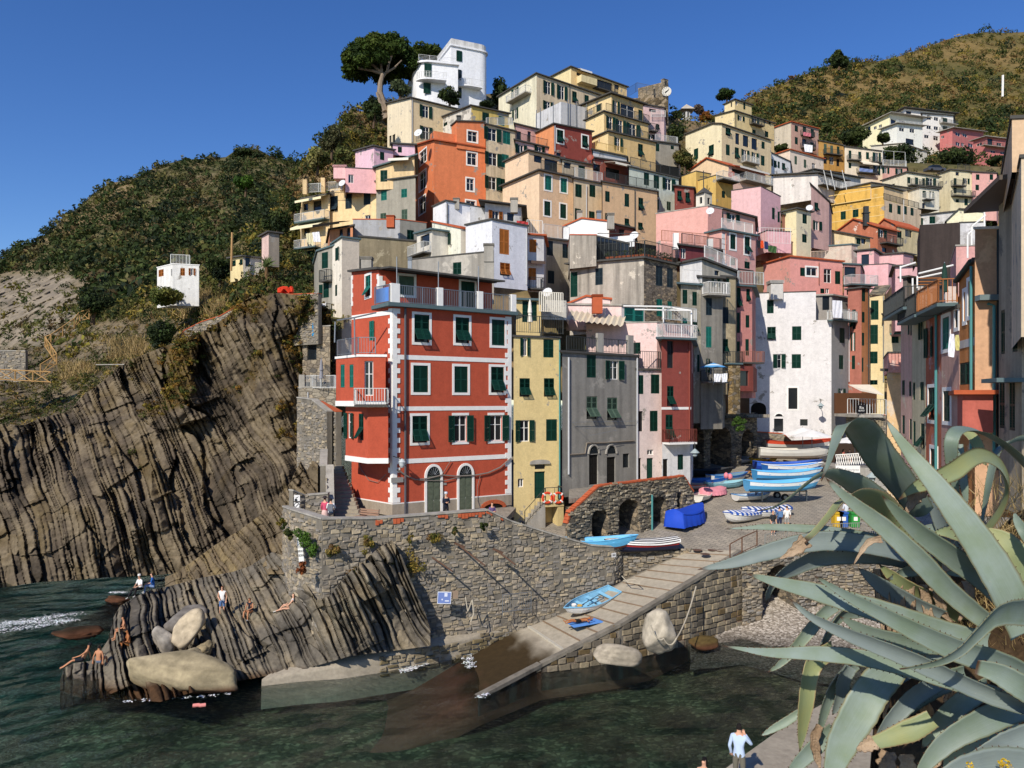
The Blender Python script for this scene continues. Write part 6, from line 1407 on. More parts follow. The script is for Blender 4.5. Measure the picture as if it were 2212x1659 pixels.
for i in range(3,len(fr_)-1):stones(ws,fr_[i]-Vector((0,.14,0)),fr_[i+1]-Vector((0,.14,0)),lambda f:-.4,lambda f,a=fr_[i].z,b=fr_[i+1].z:a+(b-a)*f-.08,hh=(.16,.3),ww=(.3,.9),seed=60+i,cols=['8a7f6a','7d715a','75684c','8f836c'],proud=.06)
# the boat ramp
LE=[P(690,549,50.75),P(632,576,49.2),P(567.5,610.7,47.6),P(512,631,46.3)];RE=[P(742,551,49.5),P(690,582,46.5),P(620,624,43.5),P(541,664,41.8)]
ax=Vector((-.95,-.31,0));LE+=[LE[-1]+ax*3-Vector((0,0,.95)),LE[-1]+ax*10-Vector((0,0,3.6))];RE+=[P(478,697,38.4),P(478,697,38.4)+ax*7+Vector((0,0,-2.6))]
n_=80;tt=np.linspace(0,1,n_)
def res(pts):
    pts=np.array([list(p)for p in pts]);d=np.concatenate([[0],np.cumsum(np.linalg.norm(np.diff(pts,axis=0),axis=1))]);d/=d[-1]
    return np.stack([np.interp(tt,d,pts[:,k])for k in range(3)],-1)
Lp,Rp=res(LE),res(RE);vv=np.linspace(0,1,14)
G=Lp[None]+(Rp-Lp)[None]*vv[:,None,None];nz=fbm(G[...,0]*.8,G[...,1]*.8,0*G[...,0],4);G[...,2]+=.04*nz
G=np.concatenate([np.concatenate([Lp[None,:,:2],np.full((1,n_,1),-1.5)],-1),G,np.concatenate([Rp[None,:,:2],np.minimum(Rp[None,:,2:],0)-1.5],-1)])
dry=np.array(lin('a89e8c'));damp=np.array(lin('3d301c'));red=np.array(lin('7d5444'))
zz=G[...,2]+.3*np.concatenate([nz[:1],nz,nz[-1:]]);k1=np.clip((.95-zz)/.35,0,1)[...,None];k2=np.clip((-.02-zz)/.3,0,1)[...,None]
RAMPM=vcol('ramp_concrete',.9,3,.25,.35,.04)
ramp=link('ramp',grid_mesh('ramp',G,RAMPM,(dry*(1-k1)+damp*k1)*(1-k2)+red*k2,smooth=False));tag(ramp,kind='structure')
for i in range(13):
    t=.03+i*.0405;k=t*(n_-1);a=int(k);L0=Vector(Lp[a]+(Lp[a+1]-Lp[a])*(k-a));R0=Vector(Rp[a]+(Rp[a+1]-Rp[a])*(k-a))
    p,q=L0.lerp(R0,.06),L0.lerp(R0,.93);d=(q-p)/2;s=Vector((ax.x,ax.y,0)).normalized()
    big=i==12
    mm=MB();mm.obox((0,0,0),d,s*(.09 if big else .05),Vector((0,0,.05 if big else .022)));o=link('sleeper',mm.mesh('sleeper',[plain('86705a' if not big else 'b9b2a2',.9)]),ramp);o.location=(p+q)/2+Vector((0,0,.03))
rw=empty('ramp_wall',RE[2]-Vector((0,0,1)),'squared stone side wall holding up the boat ramp above the beach','quay wall')
nst=0
for i in range(5):
    a,b=RE[i],RE[i+1]
    if i<4:nst+=stones(rw,a,b,lambda f:-.3,lambda f,a=a,b=b:a.z+(b.z-a.z)*f-.06,hh=(.3,.46),ww=(.42,.85),seed=100+i,single=True,cols=['6f675a','8a7f6c','5c564c','7d7361','94876f','6b5b40'],proud=.09)
m=MB()
for a,b in zip(RE[:4],RE[1:5]):
    m.add([Vector((a.x,a.y+.0,-1)),Vector((b.x,b.y,-1)),b-Vector((0,0,.03)),a-Vector((0,0,.03))],[(0,1,2,3)])
    up=Vector((0,0,.05));e=(b-a).normalized();n=Vector((e.y,-e.x,0));n=n if n.dot(-a)>0 else-n
    m.add([a+n*.1+up,b+n*.1+up,b-n*.3+up,a-n*.3+up,a+n*.1-up*3,b+n*.1-up*3],[(0,1,2,3),(4,5,1,0)])
m.build('wall_core',[MORT],rw)
# beach under the square
bx=np.linspace(690,900,50);bt_=np.linspace(0,1,24)
Db=np.interp(bx,[690,742,800,900],[43.5,44.5,42,40])[None]+(53.5-np.interp(bx,[690,742,800,900],[43.5,44.5,42,40])[None])*bt_[:,None]
zb2=-.5+2.0*bt_[:,None]**1.2+0*Db;Xb=(bx[None]-512)/FPX*Db;zb2=zb2+.08*fbm(Xb*1.2,Db*1.2,0,3)
q=N('pebbles');q.rough(.9);v=q.n('ShaderNodeTexVoronoi');v.inputs['Scale'].default_value=9;q.l(q.g.outputs['Position'],v.inputs['Vector']);sc_=q.n('ShaderNodeSeparateColor');q.l(v.outputs['Color'],sc_.inputs[0])
pc_=q.ramp(sc_.outputs[0],[(0,lin('6d6459')),(.5,lin('9a8f80')),(.8,lin('b9aea0')),(1,lin('cfc6b8'))]);q.col(q.mix(1.0,pc_,q.attr(),'MULTIPLY'));q.bump(v.outputs['Distance'],-.8,.06)
wetb=np.clip((.35-zb2)/.3,0,1)[...,None]
tag(link('pebble_beach',grid_mesh('pebble_beach',np.stack([Xb,Db,zb2],-1),q.m,1-.6*wetb*np.ones(3))),kind='structure')
# the pier at the lower right
flat('pier',[PZ(690,800,4.1),PZ(726,768,4.1),PZ(768,738,4.1),PZ(800,716,4.1),PZ(830,700,4.1),PZ(1060,668,4.1),PZ(1100,900,4.1),PZ(700,960,4.1)],4.1,CONCR,thick=5)
# arched passage under the railing
def arch_wall(root,A,B,z0,top,arches,depth=2.5,seed=1,hh=(.12,.24),ww=(.25,.6),face=None,cols=None):
    """A vertical stone wall from A to B whose lower edge opens in arches (centre, half width, spring z, rise), with vaults behind."""
    A,B=Vector((A.x,A.y,0)),Vector((B.x,B.y,0));e=B-A;W=e.length;e.normalize();n=Vector((e.y,-e.x,0));n=n if n.dot(-A)>0 else-n
    def open_(u):
        for c,hw,zs,ri in arches:
            if abs(u-c)<hw:return zs+ri*math.sqrt(max(0,1-((u-c)/hw)**2))
        return z0
    us=sorted(set([W*k/60 for k in range(61)]+[c+hw*math.sin(math.pi*(k/12-.5))for c,hw,_,_ in arches for k in range(13)]));us=[u for u in us if 0<=u<=W]
    m=MB();Z=lambda u,z,d=0:A+e*u+n*d+Vector((0,0,z))
    for a,b in zip(us[:-1],us[1:]):
        c=(a+b)/2;inside=open_(c)>z0+.01;za=open_(a+1e-4)if inside else z0;zb_=open_(b-1e-4)if inside else z0
        m.add([Z(a,za),Z(b,zb_),Z(b,top(b/W)),Z(a,top(a/W))],[(0,1,2,3)])
        m.add([Z(a,top(a/W)),Z(b,top(b/W)),Z(b,top(b/W),-.5),Z(a,top(a/W),-.5)],[(0,1,2,3)])
        if inside:m.add([Z(a,za),Z(b,zb_),Z(b,zb_,-depth),Z(a,za,-depth)],[(0,1,2,3)])
    for c,hw,zs,ri in arches:
        for s in(-1,1):m.add([Z(c+s*hw,z0),Z(c+s*hw,zs),Z(c+s*hw,zs,-depth),Z(c+s*hw,z0,-depth)],[(0,1,2,3)])
        m.add([Z(c-hw,z0,-depth),Z(c+hw,z0,-depth),Z(c+hw,zs+ri,-depth),Z(c-hw,zs+ri,-depth)],[(0,1,2,3)])
    m.build('wall_core',[face or stonewall('6f675a','544e45',2.4)],root)
    stones(root,A,B,lambda f:z0,top,hh,ww,seed,skip=lambda u,z:any(abs(u-c)<hw+.03 and z<zs+ri*math.sqrt(max(0,1-((u-c)/(hw+.03))**2))+.06 for c,hw,zs,ri in arches),cols=cols,proud=.08)
    return A,e,n,W
def useg(A,B,px):
    e=(B-A);e.z=0;W=e.length;e.normalize();return solve_t(A.x,A.y,e.x,e.y,px)
A,B=P(567,HY,48.9),P(694,HY,56.8)
aw_=empty('stone_arcade',(A.x,A.y,5.6),'low stone arcade with a brick-topped wall in front of the grey house','stone arcade')
prof=[(567,527),(571,513),(599,487),(640,482),(684,476.8),(694,493)]
pu=[useg(A,B,x)for x,_ in prof];pz=[EYE-(y-HY)/FPX*(A.y+(B.y-A.y)*u/(B-A).length)for(x,y),u in zip(prof,pu)]
W_=Vector((B.x-A.x,B.y-A.y,0)).length;topf=lambda f:float(np.interp(f*W_,pu,pz))
arcs=[]
for x0,x1,ys_,yt in((690,838,1150,1085),(925,1105,1080,995),(1208,1335,1050,970),(1425,1470,960,935)):
    u0,u1=useg(A,B,T(22,x0,0)[0]),useg(A,B,T(22,x1,0)[0]);D=A.y+(B.y-A.y)*(u0+u1)/2/W_;zs=EYE-(T(22,0,ys_)[1]-HY)/FPX*D;zt=EYE-(T(22,0,yt)[1]-HY)/FPX*D;arcs.append(((u0+u1)/2,(u1-u0)/2,zs,zt-zs))
Aa,ea,na,Wa=arch_wall(aw_,A,B,5.4,topf,arcs,2.6,17,cols=['7d7566','8f8674','6a6459','9a8d75','5f5b53','a59a86'])
u=.1;rs=random.Random(9)
bq=MB();bq.box((-.10,-.22,-.035),(.10,.22,.075));bqm=bq.mesh('brick',[TERRA])
while u<Wa-.1:
    z0,z1=topf((u-.1)/Wa),topf((u+.1)/Wa);sl_=math.atan2(z1-z0,.2)
    M=Matrix(((ea.x,-na.x,0,0),(ea.y,-na.y,0,0),(0,0,1,0),(0,0,0,1)))@Matrix.Rotation(-sl_,4,'Y');M.translation=Aa+ea*u-na*.2+Vector((0,0,topf(u/Wa)+.05+rs.uniform(-.015,.02)))-aw_.location
    link('brick',bqm,aw_,M);u+=.225*max(.3,math.cos(sl_))
m=MB();m.tube([Aa+ea*useg(A,B,T(22,1198,0)[0])+na*.14+Vector((0,0,z))for z in(5.8,8.3)],.07,8);m.build('drainpipe',[TEALP],aw_)
flat('raised_pavement',[Aa+ea*.6-na*.5,Aa+ea*(Wa-.2)-na*.5,P(689,HY,60),P(650,HY,66),P(570,HY,60)],8.55,PAVE,thick=.3)
fw=empty('square_wall',P(760,600,49),'rough stone wall below the square with a dark arched passage to the beach','quay wall')
for k,(a,b,ar)in enumerate((((742,49.15),(832,51.85),[(6.0*.52,1.5,2.6,1.5)]),((832,51.85),(905,52.3),[]),((905,52.3),(1040,49.8),[]),((623,49.9),(690,50.45),[]))):arch_wall(fw,P(a[0],HY,a[1]),P(b[0],HY,b[1]),-.3,lambda f,a=a[1],b=b[1]:zplaza(a+(b-a)*f)-.06,ar,3,300+k)
# viaduct arches behind the boats, with a deck
A,B=P(690,HY,69),P(757,HY,75)
vd=empty('stone_viaduct',(A.x,A.y,7),'dark stone arches holding up the street behind the beached boats','stone viaduct')
W_=Vector((B.x-A.x,B.y-A.y,0)).length;arcs=[]
for x0,x1,ys_,yt in((1548,1660,500,340),(1712,1895,480,365),(1984,2092,500,390)):
    u0,u1=useg(A,B,T(22,x0,0)[0]),useg(A,B,T(22,x1,0)[0]);D=A.y+(B.y-A.y)*(u0+u1)/2/W_;zs=EYE-(T(22,0,ys_)[1]-HY)/FPX*D;zt=EYE-(T(22,0,yt)[1]-HY)/FPX*D;arcs.append(((u0+u1)/2,(u1-u0)/2,zs,zt-zs))
arch_wall(vd,A,B,6.6,lambda f:13.85-.2*f,arcs,3.5,27,cols=['6b6458','7d7463','5a554c','8c8069'])
flat('upper_street',[A,B,P(770,HY,74),P(690,HY,74)],13.6,PAVE,thick=.3)
# rough stone walls near the white building and the bar
def stone_box(label,pts,z0,z1,seed,cap=None,name='stone_wall',coping=TERRA):
    o=empty(name,(pts[0].x,pts[0].y,z0),label,'stone wall');m=MB();k=MB()
    for i,(a,b)in enumerate(zip(pts[:-1],pts[1:])):
        za,zb_=(z1 if not hasattr(z1,'__len__')else z1[i]),(z1 if not hasattr(z1,'__len__')else z1[i+1])
        e=b-a;e.z=0;e.normalize();n=Vector((e.y,-e.x,0));n=n if n.dot(-Vector((a.x,a.y,0)))>0 else-n;v=lambda p,z,d=0:Vector((p.x,p.y,z))+n*d
        m.add([v(a,z0),v(b,z0),v(b,zb_),v(a,za),v(a,z0,-.4),v(b,z0,-.4),v(b,zb_,-.4),v(a,za,-.4)],[(0,1,2,3),(7,6,5,4),(3,2,6,7),(0,3,7,4),(1,5,6,2)])
        k.add([v(a,za+.004,.05),v(b,zb_+.004,.05),v(b,zb_+.004,-.45),v(a,za+.004,-.45),v(a,za+.09,.05),v(b,zb_+.09,.05),v(b,zb_+.09,-.45),v(a,za+.09,-.45)],[(4,5,6,7),(0,1,5,4),(2,3,7,6),(0,4,7,3),(1,2,6,5)])
        stones(o,a,b,lambda f:z0,lambda f,a=za,b=zb_:a+(b-a)*f,seed=seed+i,proud=.06)
    m.build('wall_core',[MORT],o);k.build('coping',[coping],o);return o
zq=lambda y,D:EYE-(y-HY)/FPX*D
stone_box('stone wall with a sloping brick top below the white building',[P(752,HY,78),P(783,HY,77),P(795,HY,76.5)],7.5,[zq(432,78),zq(434,77),zq(445,76.5)],201)
stone_box('stone wall under the bar terrace right of the white building',[P(846,HY,77),P(886,HY,75)],7.0,zq(415,76),211)
stone_box('stone parapet climbing beside the steps left of the red house',[P(327,HY,46.6),P(326.5,HY,49.5),P(327,HY,53)],7.2,[8.2,zq(466,49.5),zq(450,53)],221,coping=CONC)
stone_box('curved stone parapet at the foot of the steps',[P(293,HY,46.2),P(305,HY,46.9),P(328,HY,46.9)],7.2,[zq(491,46.2),zq(496,46.9),zq(494,46.9)],231,coping=CONC)
stone_box('tall pale stone retaining wall between the steps and the cliff',[P(297,HY,58.5),P(312,HY,57),P(327,HY,55)],6,[zq(398,58.5),zq(400,57),zq(412,55)],251,coping=CONC)
stone_box('stone wall with a brick-edged top above the steps',[P(317,HY,60),P(336,HY,55)],7.2,[zq(402,60),zq(412,55)],241)
# steps between the parapet and the red house
st=empty('stone_steps',P(345,514,47.5),'flight of worn stone steps climbing left of the red house','steps')
for i in range(15):
    D=47.4+i*.48;z=7.42+i*.19;xa,xb=329-i*.1,361-i*1.35;mm=MB();a,b=P(xa,HY,D),P(max(xb,xa+8),HY,D)
    mm.box((a.x,D,z-.3),(b.x,D+.62,z+.19-.002*(i%2)));mm.build('step',[CONCR],st)
# steps, landing and life rings of the yellow house
ys=empty('entrance_steps',PT(22,150,1230,53.6),'white steps with an iron railing up to the yellow house door','steps')
for i in range(7):
    u=YH.u(T(22,55+i*27,0)[0]);u1=YH.u(T(22,240,0)[0]);z0=YH.z(u,T(22,0,1215-i*33)[1]);mm=MB();mm.obox(YH.pt((u+u1)/2,(z0+5.3)/2,.5),YH.e*(u1-u)/2,YH.n*(.48-.002*i),Vector((0,0,(z0-5.3)/2)));mm.build('step',[CONC],ys)
u0,u1=YH.u(T(22,238,0)[0]),YH.u(T(22,395,0)[0]);zl=YH.z(u0,T(22,0,1010)[1]);mm=MB();mm.obox(YH.pt((u0+u1)/2,zl-.15,.52),YH.e*(u1-u0)/2,YH.n*.52,Vector((0,0,.17)));mm.build('landing',[stucco(YEL)],ys)
mm=MB();ua,ub=YH.u(T(22,345,0)[0]),YH.u(T(22,395,0)[0]);mm.obox(YH.pt((ua+ub)/2,(zl+5)/2-.2,.5),YH.e*(ub-ua)/2,YH.n*.5,Vector((0,0,(zl-5)/2-.15)));mm.build('pier',[stucco(YEL)],ys)
us_=YH.u(T(22,65,0)[0]);rail(ys,[YH.pt(us_,YH.z(us_,T(22,0,1200)[1]),.97),YH.pt(u0,zl+.05,1.0),YH.pt(u1,zl+.05,1.0),YH.pt(u1,zl+.05,.1)],1.0,RAILD,step=.5)
for x,nm in((250,'orange-red life ring hung left on the yellow house landing railing'),(343,'orange-red life ring hung right, nearer the drainpipe')):
    u=YH.u(T(22,x,0)[0]);c=YH.pt(u,YH.z(u,T(22,0,968)[1]),1.1);bm=MB();N_,M_=24,8;vs=[]
    for i in range(N_):
        a=2*math.pi*i/N_
        for j in range(M_):b=2*math.pi*j/M_;r=.36+.085*math.cos(b);vs.append(YH.e*(r*math.cos(a))+Vector((0,0,r*math.sin(a)))+YH.n*(.085*math.sin(b)))
    bm.add(vs,[(i*M_+j,((i+1)%N_)*M_+j,((i+1)%N_)*M_+(j+1)%M_,i*M_+(j+1)%M_)for i in range(N_)for j in range(M_)])
    o=empty('life_ring',c,nm,'life ring','life rings on the yellow house railing');ri=link('ring',bm.mesh('ring',[plain('d8492c',.5)],(0,0,0),True),o)
    for k in range(4):
        a=math.pi*(k/2+.25);t=YH.e*math.cos(a)+Vector((0,0,math.sin(a)));bb=MB();bb.obox(t*.36,t*.095,YH.n*.095,t.cross(YH.n)*.05);link('band',bb.mesh('band',[WHITE]),o)
# railings and ropes by the ramp
rl=rail(None,[P(730,560,47.9),P(742,553,48.6),P(757,546,49.8)],1.0,plain('6a4a36',.8),step=1.2,name='railing');tag(rl,'rusty pipe railing at the top corner of the boat ramp','railing')
rl=rail(None,[Vector((*P(765,HY,50.4).xy,zplaza(50.4))),Vector((*P(800,HY,51.4).xy,zplaza(51.4))),Vector((*P(832,HY,52.2).xy,zplaza(52.2))),Vector((*P(900,HY,52.6).xy,zplaza(52.6)))],1.0,plain('8a8a84'),step=.15,name='railing');tag(rl,'grey barred railing along the edge of the square above the beach','railing')
def rope(label,pts,r=.025,c='b5ab97',sag=0):
    pts=[Vector(p)for p in pts];q=[]
    for a,b in zip(pts[:-1],pts[1:]):
        for k in range(8):t=k/8;q.append(a.lerp(b,t)-Vector((0,0,sag*4*t*(1-t))))
    q.append(pts[-1]);m=MB();m.tube(q,r,5);o=m.build('rope',[plain(c,.9)],None,pts[0]);return tag(o,label,'rope')
rope('long mooring rope slung from the ramp railing to the blocky boulder',[PT(32,1590,90,45.5),PT(32,1420,540,41.6),PT(32,1310,540,41.3),PT(32,1200,420,41.2)],.035,sag=.35)
rope('loop of pale rope lying on the upper ramp by the wall',[PT(32,950,0,48),PT(32,1000,55,47.2),PT(32,1110,70,46.6),PT(32,1060,30,47.4),PT(32,960,40,47.6)],.03)
rope('knotted pale ropes hanging on the rocks beside the blue notice',[PT(31,1810,180,43.9),PT(31,1830,310,43.8),PT(31,1870,200,43.8),PT(31,1880,330,43.7),PT(31,1855,395,43.6)],.035)
rope('coil of pale rope hanging on the dark rock slabs',[PT(31,1250,280,42.9),PT(31,1265,400,42.8),PT(31,1290,290,42.8),PT(31,1300,390,42.8),PT(31,1260,300,42.8)],.035)
for a,b,nm in(((1475,1465),(1700,1620),'lower left rusty iron pole jutting from the sea wall'),((1735,1380),(1980,1570),'middle rusty iron pole jutting from the sea wall'),((2065,1430),(2240,1560),'right rusty iron pole jutting from the sea wall')):
    m=MB();m.bar(PT(21,*a,44.6),PT(21,*b,43.2),.05,6);m.obox(PT(21,a[0]+25,a[1]+12,44.4),Vector((.3,0,-.12)),Vector((0,.05,0)),Vector((.03,0,.05)));o=m.build('iron_pole',[plain('5b4436',.85)],None,PT(21,*a,44.6));tag(o,nm,'iron pole','iron poles jutting from the sea wall')
# notice boards, barrier, bench
def text(txt,size,M,mat,parent=None,name='lettering',ext=.004,align='CENTER'):
    cu=bpy.data.curves.new(name,'FONT');cu.body=txt;cu.size=size;cu.align_x=align;cu.align_y='CENTER';cu.extrude=ext
    o=bpy.data.objects.new(name,cu);COL.objects.link(o);dg=bpy.context.evaluated_depsgraph_get();me=bpy.data.meshes.new_from_object(o.evaluated_get(dg));bpy.data.objects.remove(o);me.materials.clear();me.materials.append(mat)
    return link(name,me,parent,M)
def board(name,label,cat,tile,cx,cy,ww,hh,D,yaw,mat,roll=0,thick=.03):
    c=PT(tile,cx,cy,D);k_=K*D/FPX;o=empty(name,c,label,cat);m=MB();m.box((-ww*k_/2,-thick/2,-hh*k_/2),(ww*k_/2,thick/2,hh*k_/2));p=m.build('panel',[mat],o,(0,0,0));o.rotation_euler=(0,R_(roll),R_(yaw));return o,p,ww*k_,hh*k_
TM=lambda x,z,d=-.022:Matrix.Translation((x,d,z))@Matrix.Rotation(R_(90),4,'X')
INK=plain('20242a',.8);INKB=plain('3a4a86',.7)
o,p,w_,h_=board('notice_board','blue and white map notice fixed low on the sea wall','notice board',31,1627,188,118,105,43.4,8,plain('d9dde2',.6),3)
m=MB();m.box((-w_*.46,-.02,-h_*.44),(w_*.46,-.016,h_*.44));pp_=m.build('print',[plain('6f83ba',.6)],o,(0,0,0))
m=MB()
for a,b,c_,d in((.0,.1,.22,.3),(-.2,-.2,.1,.12),(.05,-.3,.3,.1)):m.box((w_*a,-.025,h_*b),(w_*(a+c_),-.021,h_*(b+d)))
m.build('print',[plain('d5dae6',.6)],o,(0,0,0))
o,p,w_,h_=board('notice_board','brown wooden board beside the blue map notice','notice board',31,1720,160,52,68,43.6,8,plain('8f7b68',.8),4)
o,p,w_,h_=board('notice_board','small white notice on the curved end of the sea wall','notice board',22,880,1478,46,36,47.0,30,plain('dcdad6',.7));m=MB();m.box((-w_*.3,-.02,-h_*.2),(-w_*.08,-.016,h_*.2));m.box((w_*.08,-.02,-h_*.2),(w_*.3,-.016,h_*.2));m.build('pictogram',[INK],o,(0,0,0))
o,p,w_,h_=board('banner','white residents-only banner hanging on the left face of the sea wall','banner',21,385,1430,72,215,42.6,-38,plain('dddbd4',.8),-9)
for i,t_ in enumerate(('ACCESSO','RISERVATO','RESIDENTI')):text(t_,h_*.125,TM(0,h_*(.1-i*.17)),INK,o)
for y,nm,pic in((985,'white anchor and no-mooring sign on the parapet end',0),(1050,'white round-symbol sign below the other on the parapet end',1)):
    o,p,w_,h_=board('sign',nm,'sign',21,355,y,52,52,45.2,-6,plain('dcdad6',.7));m=MB()
    if pic==0:m.add([(-w_*.3,-.022,h_*.0),(w_*.35,-.022,h_*.3),(0,-.022,-h_*.05)],[(0,1,2)]);m.add([(-.06+.09*math.cos(a),-.022,-.12+.09*math.sin(a))for a in[k*math.pi/6 for k in range(12)]],[tuple(range(12))])
    else:
        for k in range(12):a=k*math.pi/6;m.obox((.17*math.cos(a),-.02,.17*math.sin(a)),Vector((-math.sin(a),0,math.cos(a)))*.045,Vector((0,.003,0)),Vector((math.cos(a),0,math.sin(a)))*.018)
        m.obox((0,-.02,0),Vector((.1,0,.1)),Vector((0,.003,0)),Vector((.015,0,-.015)))
    m.build('symbol',[INK],o,(0,0,0))
ba=empty('crowd_barrier',PT(32,20,300,45.2),'galvanised crowd barrier standing on the walkway by the ramp','crowd barrier')
m=MB();a0=PT(31,2130,310,44.8);b0=PT(32,165,280,46.0)
for a,b in((a0,b0),(a0+Vector((0,0,1)),b0+Vector((0,0,1))),(a0,a0+Vector((0,0,1))),(b0,b0+Vector((0,0,1)))):m.bar(a,b,.025,6)
m.build('frame',[METAL],ba);
for k in range(1,15):m=MB();p=a0.lerp(b0,k/15);m.bar(p,p+Vector((0,0,1)),.01,4);m.build('bar',[METAL],ba)
for p in(a0,b0):m=MB();m.bar(p+Vector((0,-.3,-.15)),p+Vector((0,.3,-.15)),.02,5);m.bar(p,p-Vector((0,0,.15)),.02,5);m.build('foot',[METAL],ba)
bn=empty('bench',PT(21,950,1130,46.4),'wooden slatted bench on the terrace beside the red house','bench',rz=R_(-32));bn.location.z=7.42
for k in range(4):m=MB();m.box((-.8,-.2+k*.115,.42),(.8,-.1+k*.115,.455));m.build('seat_slat',[plain('9a7b66',.7)],bn,(0,0,0))
for k in range(3):m=MB();m.box((-.8,.27+k*.03,.52+k*.13),(.8,.3+k*.03,.62+k*.13));m.build('back_slat',[plain('9a7b66',.7)],bn,(0,0,0))
for s in(-.75,.75):m=MB();m.tube([(s,-.22,0),(s,-.22,.41),(s,.25,.41),(s,.36,.92)],.025,5);m.tube([(s,.25,.41),(s,.33,0)],.025,5);m.build('leg',[RAILD],bn,(0,0,0))
for i,(x,y)in enumerate(((1603,1407),(1670,1374),(1796,1403),(1732,1438))):
    p=PT(22,x,y,1);D=0
    for _ in range(30):D=D+.0 or 48;
    px,py=T(22,x,y);D=50.0
    for _ in range(40):D=(EYE-zplaza(D))*FPX/(py-HY)
    m=MB();c=P(px,py,D);c.z=zplaza(D)+.02;m.lathe([(.31,0),(.31,.02),(.28,.024),(.26,.02),(.04,.02)],c,20);o=m.build('manhole_cover',[plain('5f473a',.8,var=.3)],None,c);tag(o,('left','upper middle','right','lower middle')[i]+'most rusty round manhole cover of the four on the square' if i in(0,2)else('upper middle' if i==1 else 'lower middle')+' rusty round manhole cover of the four on the square','manhole cover','manhole covers on the square')

# ------------------------------------------------------------------ boats
def boat(label,px,py,z,heading,L,beam=None,hull='e9e7e0',inner='9cc6e0',stripe=None,bottom=None,gun=None,cover=None,tilt=0,thwarts=3,Hs=1.0,group='small boats drawn up in the harbour',lift=0.0,extra=None,pitch=0):
    if z is None:
        D=55.0
        for _ in range(60):D=.5*D+.5*(EYE-zplaza(D)-lift)*FPX/(py-HY)
        c=P(px,py,D)
    else:c=PZ(px,py,z)
    o=empty('boat',c,label,'boat',group);o.rotation_euler=(R_(tilt),R_(pitch),R_(heading));B=(beam or L*.36)/2;S=16
    def sec(s):
        b=B*(max(0,1-max(0,(s-.42)/.58)**2.4))**.75*(.78+.22*min(1,s/.4));h=(.55+.16*(s*2-.8)**2)*Hs*L/4.2;k=.10*max(0,(s-.75)/.25)**2*3*Hs
        return max(b,.015),h,k
    prof=[(0,0),(.45,.06),(.78,.28),(.93,.62),(1,1)]
    V=[];
    for i in range(S+1):
        s=i/S;b,h,k=sec(s)
        for sg,lst in((-1,prof[::-1]),(1,prof[1:])):
            for x,zz in lst:V.append((s*L-L/2+(.08*L*zz if s>.9 else 0)*(s-.9)/.1,sg*b*x,k+(h-k)*zz))
    n=9;F=[(i*n+j,(i+1)*n+j,(i+1)*n+j+1,i*n+j+1)for i in range(S)for j in range(n-1)]
    m=MB();mats=[plain(hull,.45),plain(bottom or hull,.5),plain(stripe or hull,.45)]
    for i in range(S):
        for j in range(n-1):
            zz=min(j,n-2-j);mi=2 if zz==0 else(1 if zz>=2 else 0);f=(i*n+j,(i+1)*n+j,(i+1)*n+j+1,i*n+j+1);m.f.append(list(f));m.m.append(mi)
    m.v=list(V);m.f.append([j for j in range(n)]);m.m.append(0);m.build('hull',mats,o,(0,0,0),smooth=False)
    if cover is None:
        q=MB();t=.06
        for i in range(S+1):
            s=i/S;b,h,k=sec(s);b2=max(b-t,.01)
            for x,zz in((-1,1),(-.85,.35),(0,.2),(.85,.35),(1,1)):q.v.append((s*L*.97-L*.485,x*b2,k+(h-k)*zz-.01))
        q.f=[[i*5+j,i*5+j+1,(i+1)*5+j+1,(i+1)*5+j]for i in range(S)for j in range(4)]+[[4,3,2,1,0]];q.m=[0]*len(q.f);q.build('interior',[plain(inner,.5)],o,(0,0,0))
        for k in range(thwarts):
            s=.2+.25*k;b,h,kk=sec(s);a=MB();a.box((s*L-L/2-.12,-b*.95,h*.7),(s*L-L/2+.12,b*.95,h*.7+.035));a.build('thwart',[plain(inner,.55)],o,(0,0,0))
    g=MB()
    for sg in(-1,1):g.tube([(i/S*L-L/2+(.08*L*max(0,i/S-.9)/.1),sg*sec(i/S)[0],sec(i/S)[1])for i in range(S+1)],.035,5)
    b,h,k=sec(0);g.bar((-L/2,-b,h),(-L/2,b,h),.035,5);g.build('gunwale',[plain(gun or inner,.5)],o,(0,0,0))
    kb=MB();kb.box((-L*.45,-.03,-.07),(L*.38,.03,.012));kb.build('keel',[plain('6b5a48',.7)],o,(0,0,0))
    if cover:
        kind,c1,c2=cover;q=MB();NS,NB=20,24
        for i in range(NS+1):
            s=i/NS;b,h,k=sec(s)
            for j in range(NB+1):
                x=j/NB*2-1;over=1.06;y=b*over*x
                zt=h+.06+(.28 if kind=='tarp' else .16)*(1-abs(x)**1.3)*min(1,b/B*1.2)+.015*math.sin(9*s+3*x)
                dr=max(0,(abs(x)-.93)/.07)
                if kind=='tarp':y+=(.06*math.sin(i*2.1)+.1)*dr*(1 if x>0 else-1);zt=zt*(1-dr)+(.03+.08*math.sin(i*1.7)**2)*dr
                else:zt-=dr*.16
                q.v.append((s*L*1.04-L*.52+(.05*L if s>.95 else 0),y,zt))
        for i in range(NS):
            for j in range(NB):
                q.f.append([i*(NB+1)+j,(i+1)*(NB+1)+j,(i+1)*(NB+1)+j+1,i*(NB+1)+j+1])
                q.m.append(0 if kind=='tarp' else((j//2)%2 if kind=='long' else i%2))
        if kind=='tarp':
            for s in(0,NS):
                b,h,k=sec(s/NS);base=len(q.v);q.v+=[(q.v[s*(NB+1)+j][0],q.v[s*(NB+1)+j][1],.04)for j in range(NB+1)]
                for j in range(NB):q.f.append([s*(NB+1)+j,s*(NB+1)+j+1,base+j+1,base+j]);q.m.append(0)
        q.build('cover',[plain(c1,.7),plain(c2 or c1,.7)],o,(0,0,0),smooth=kind=='tarp')
    if extra:extra(o,L,B)
    return o
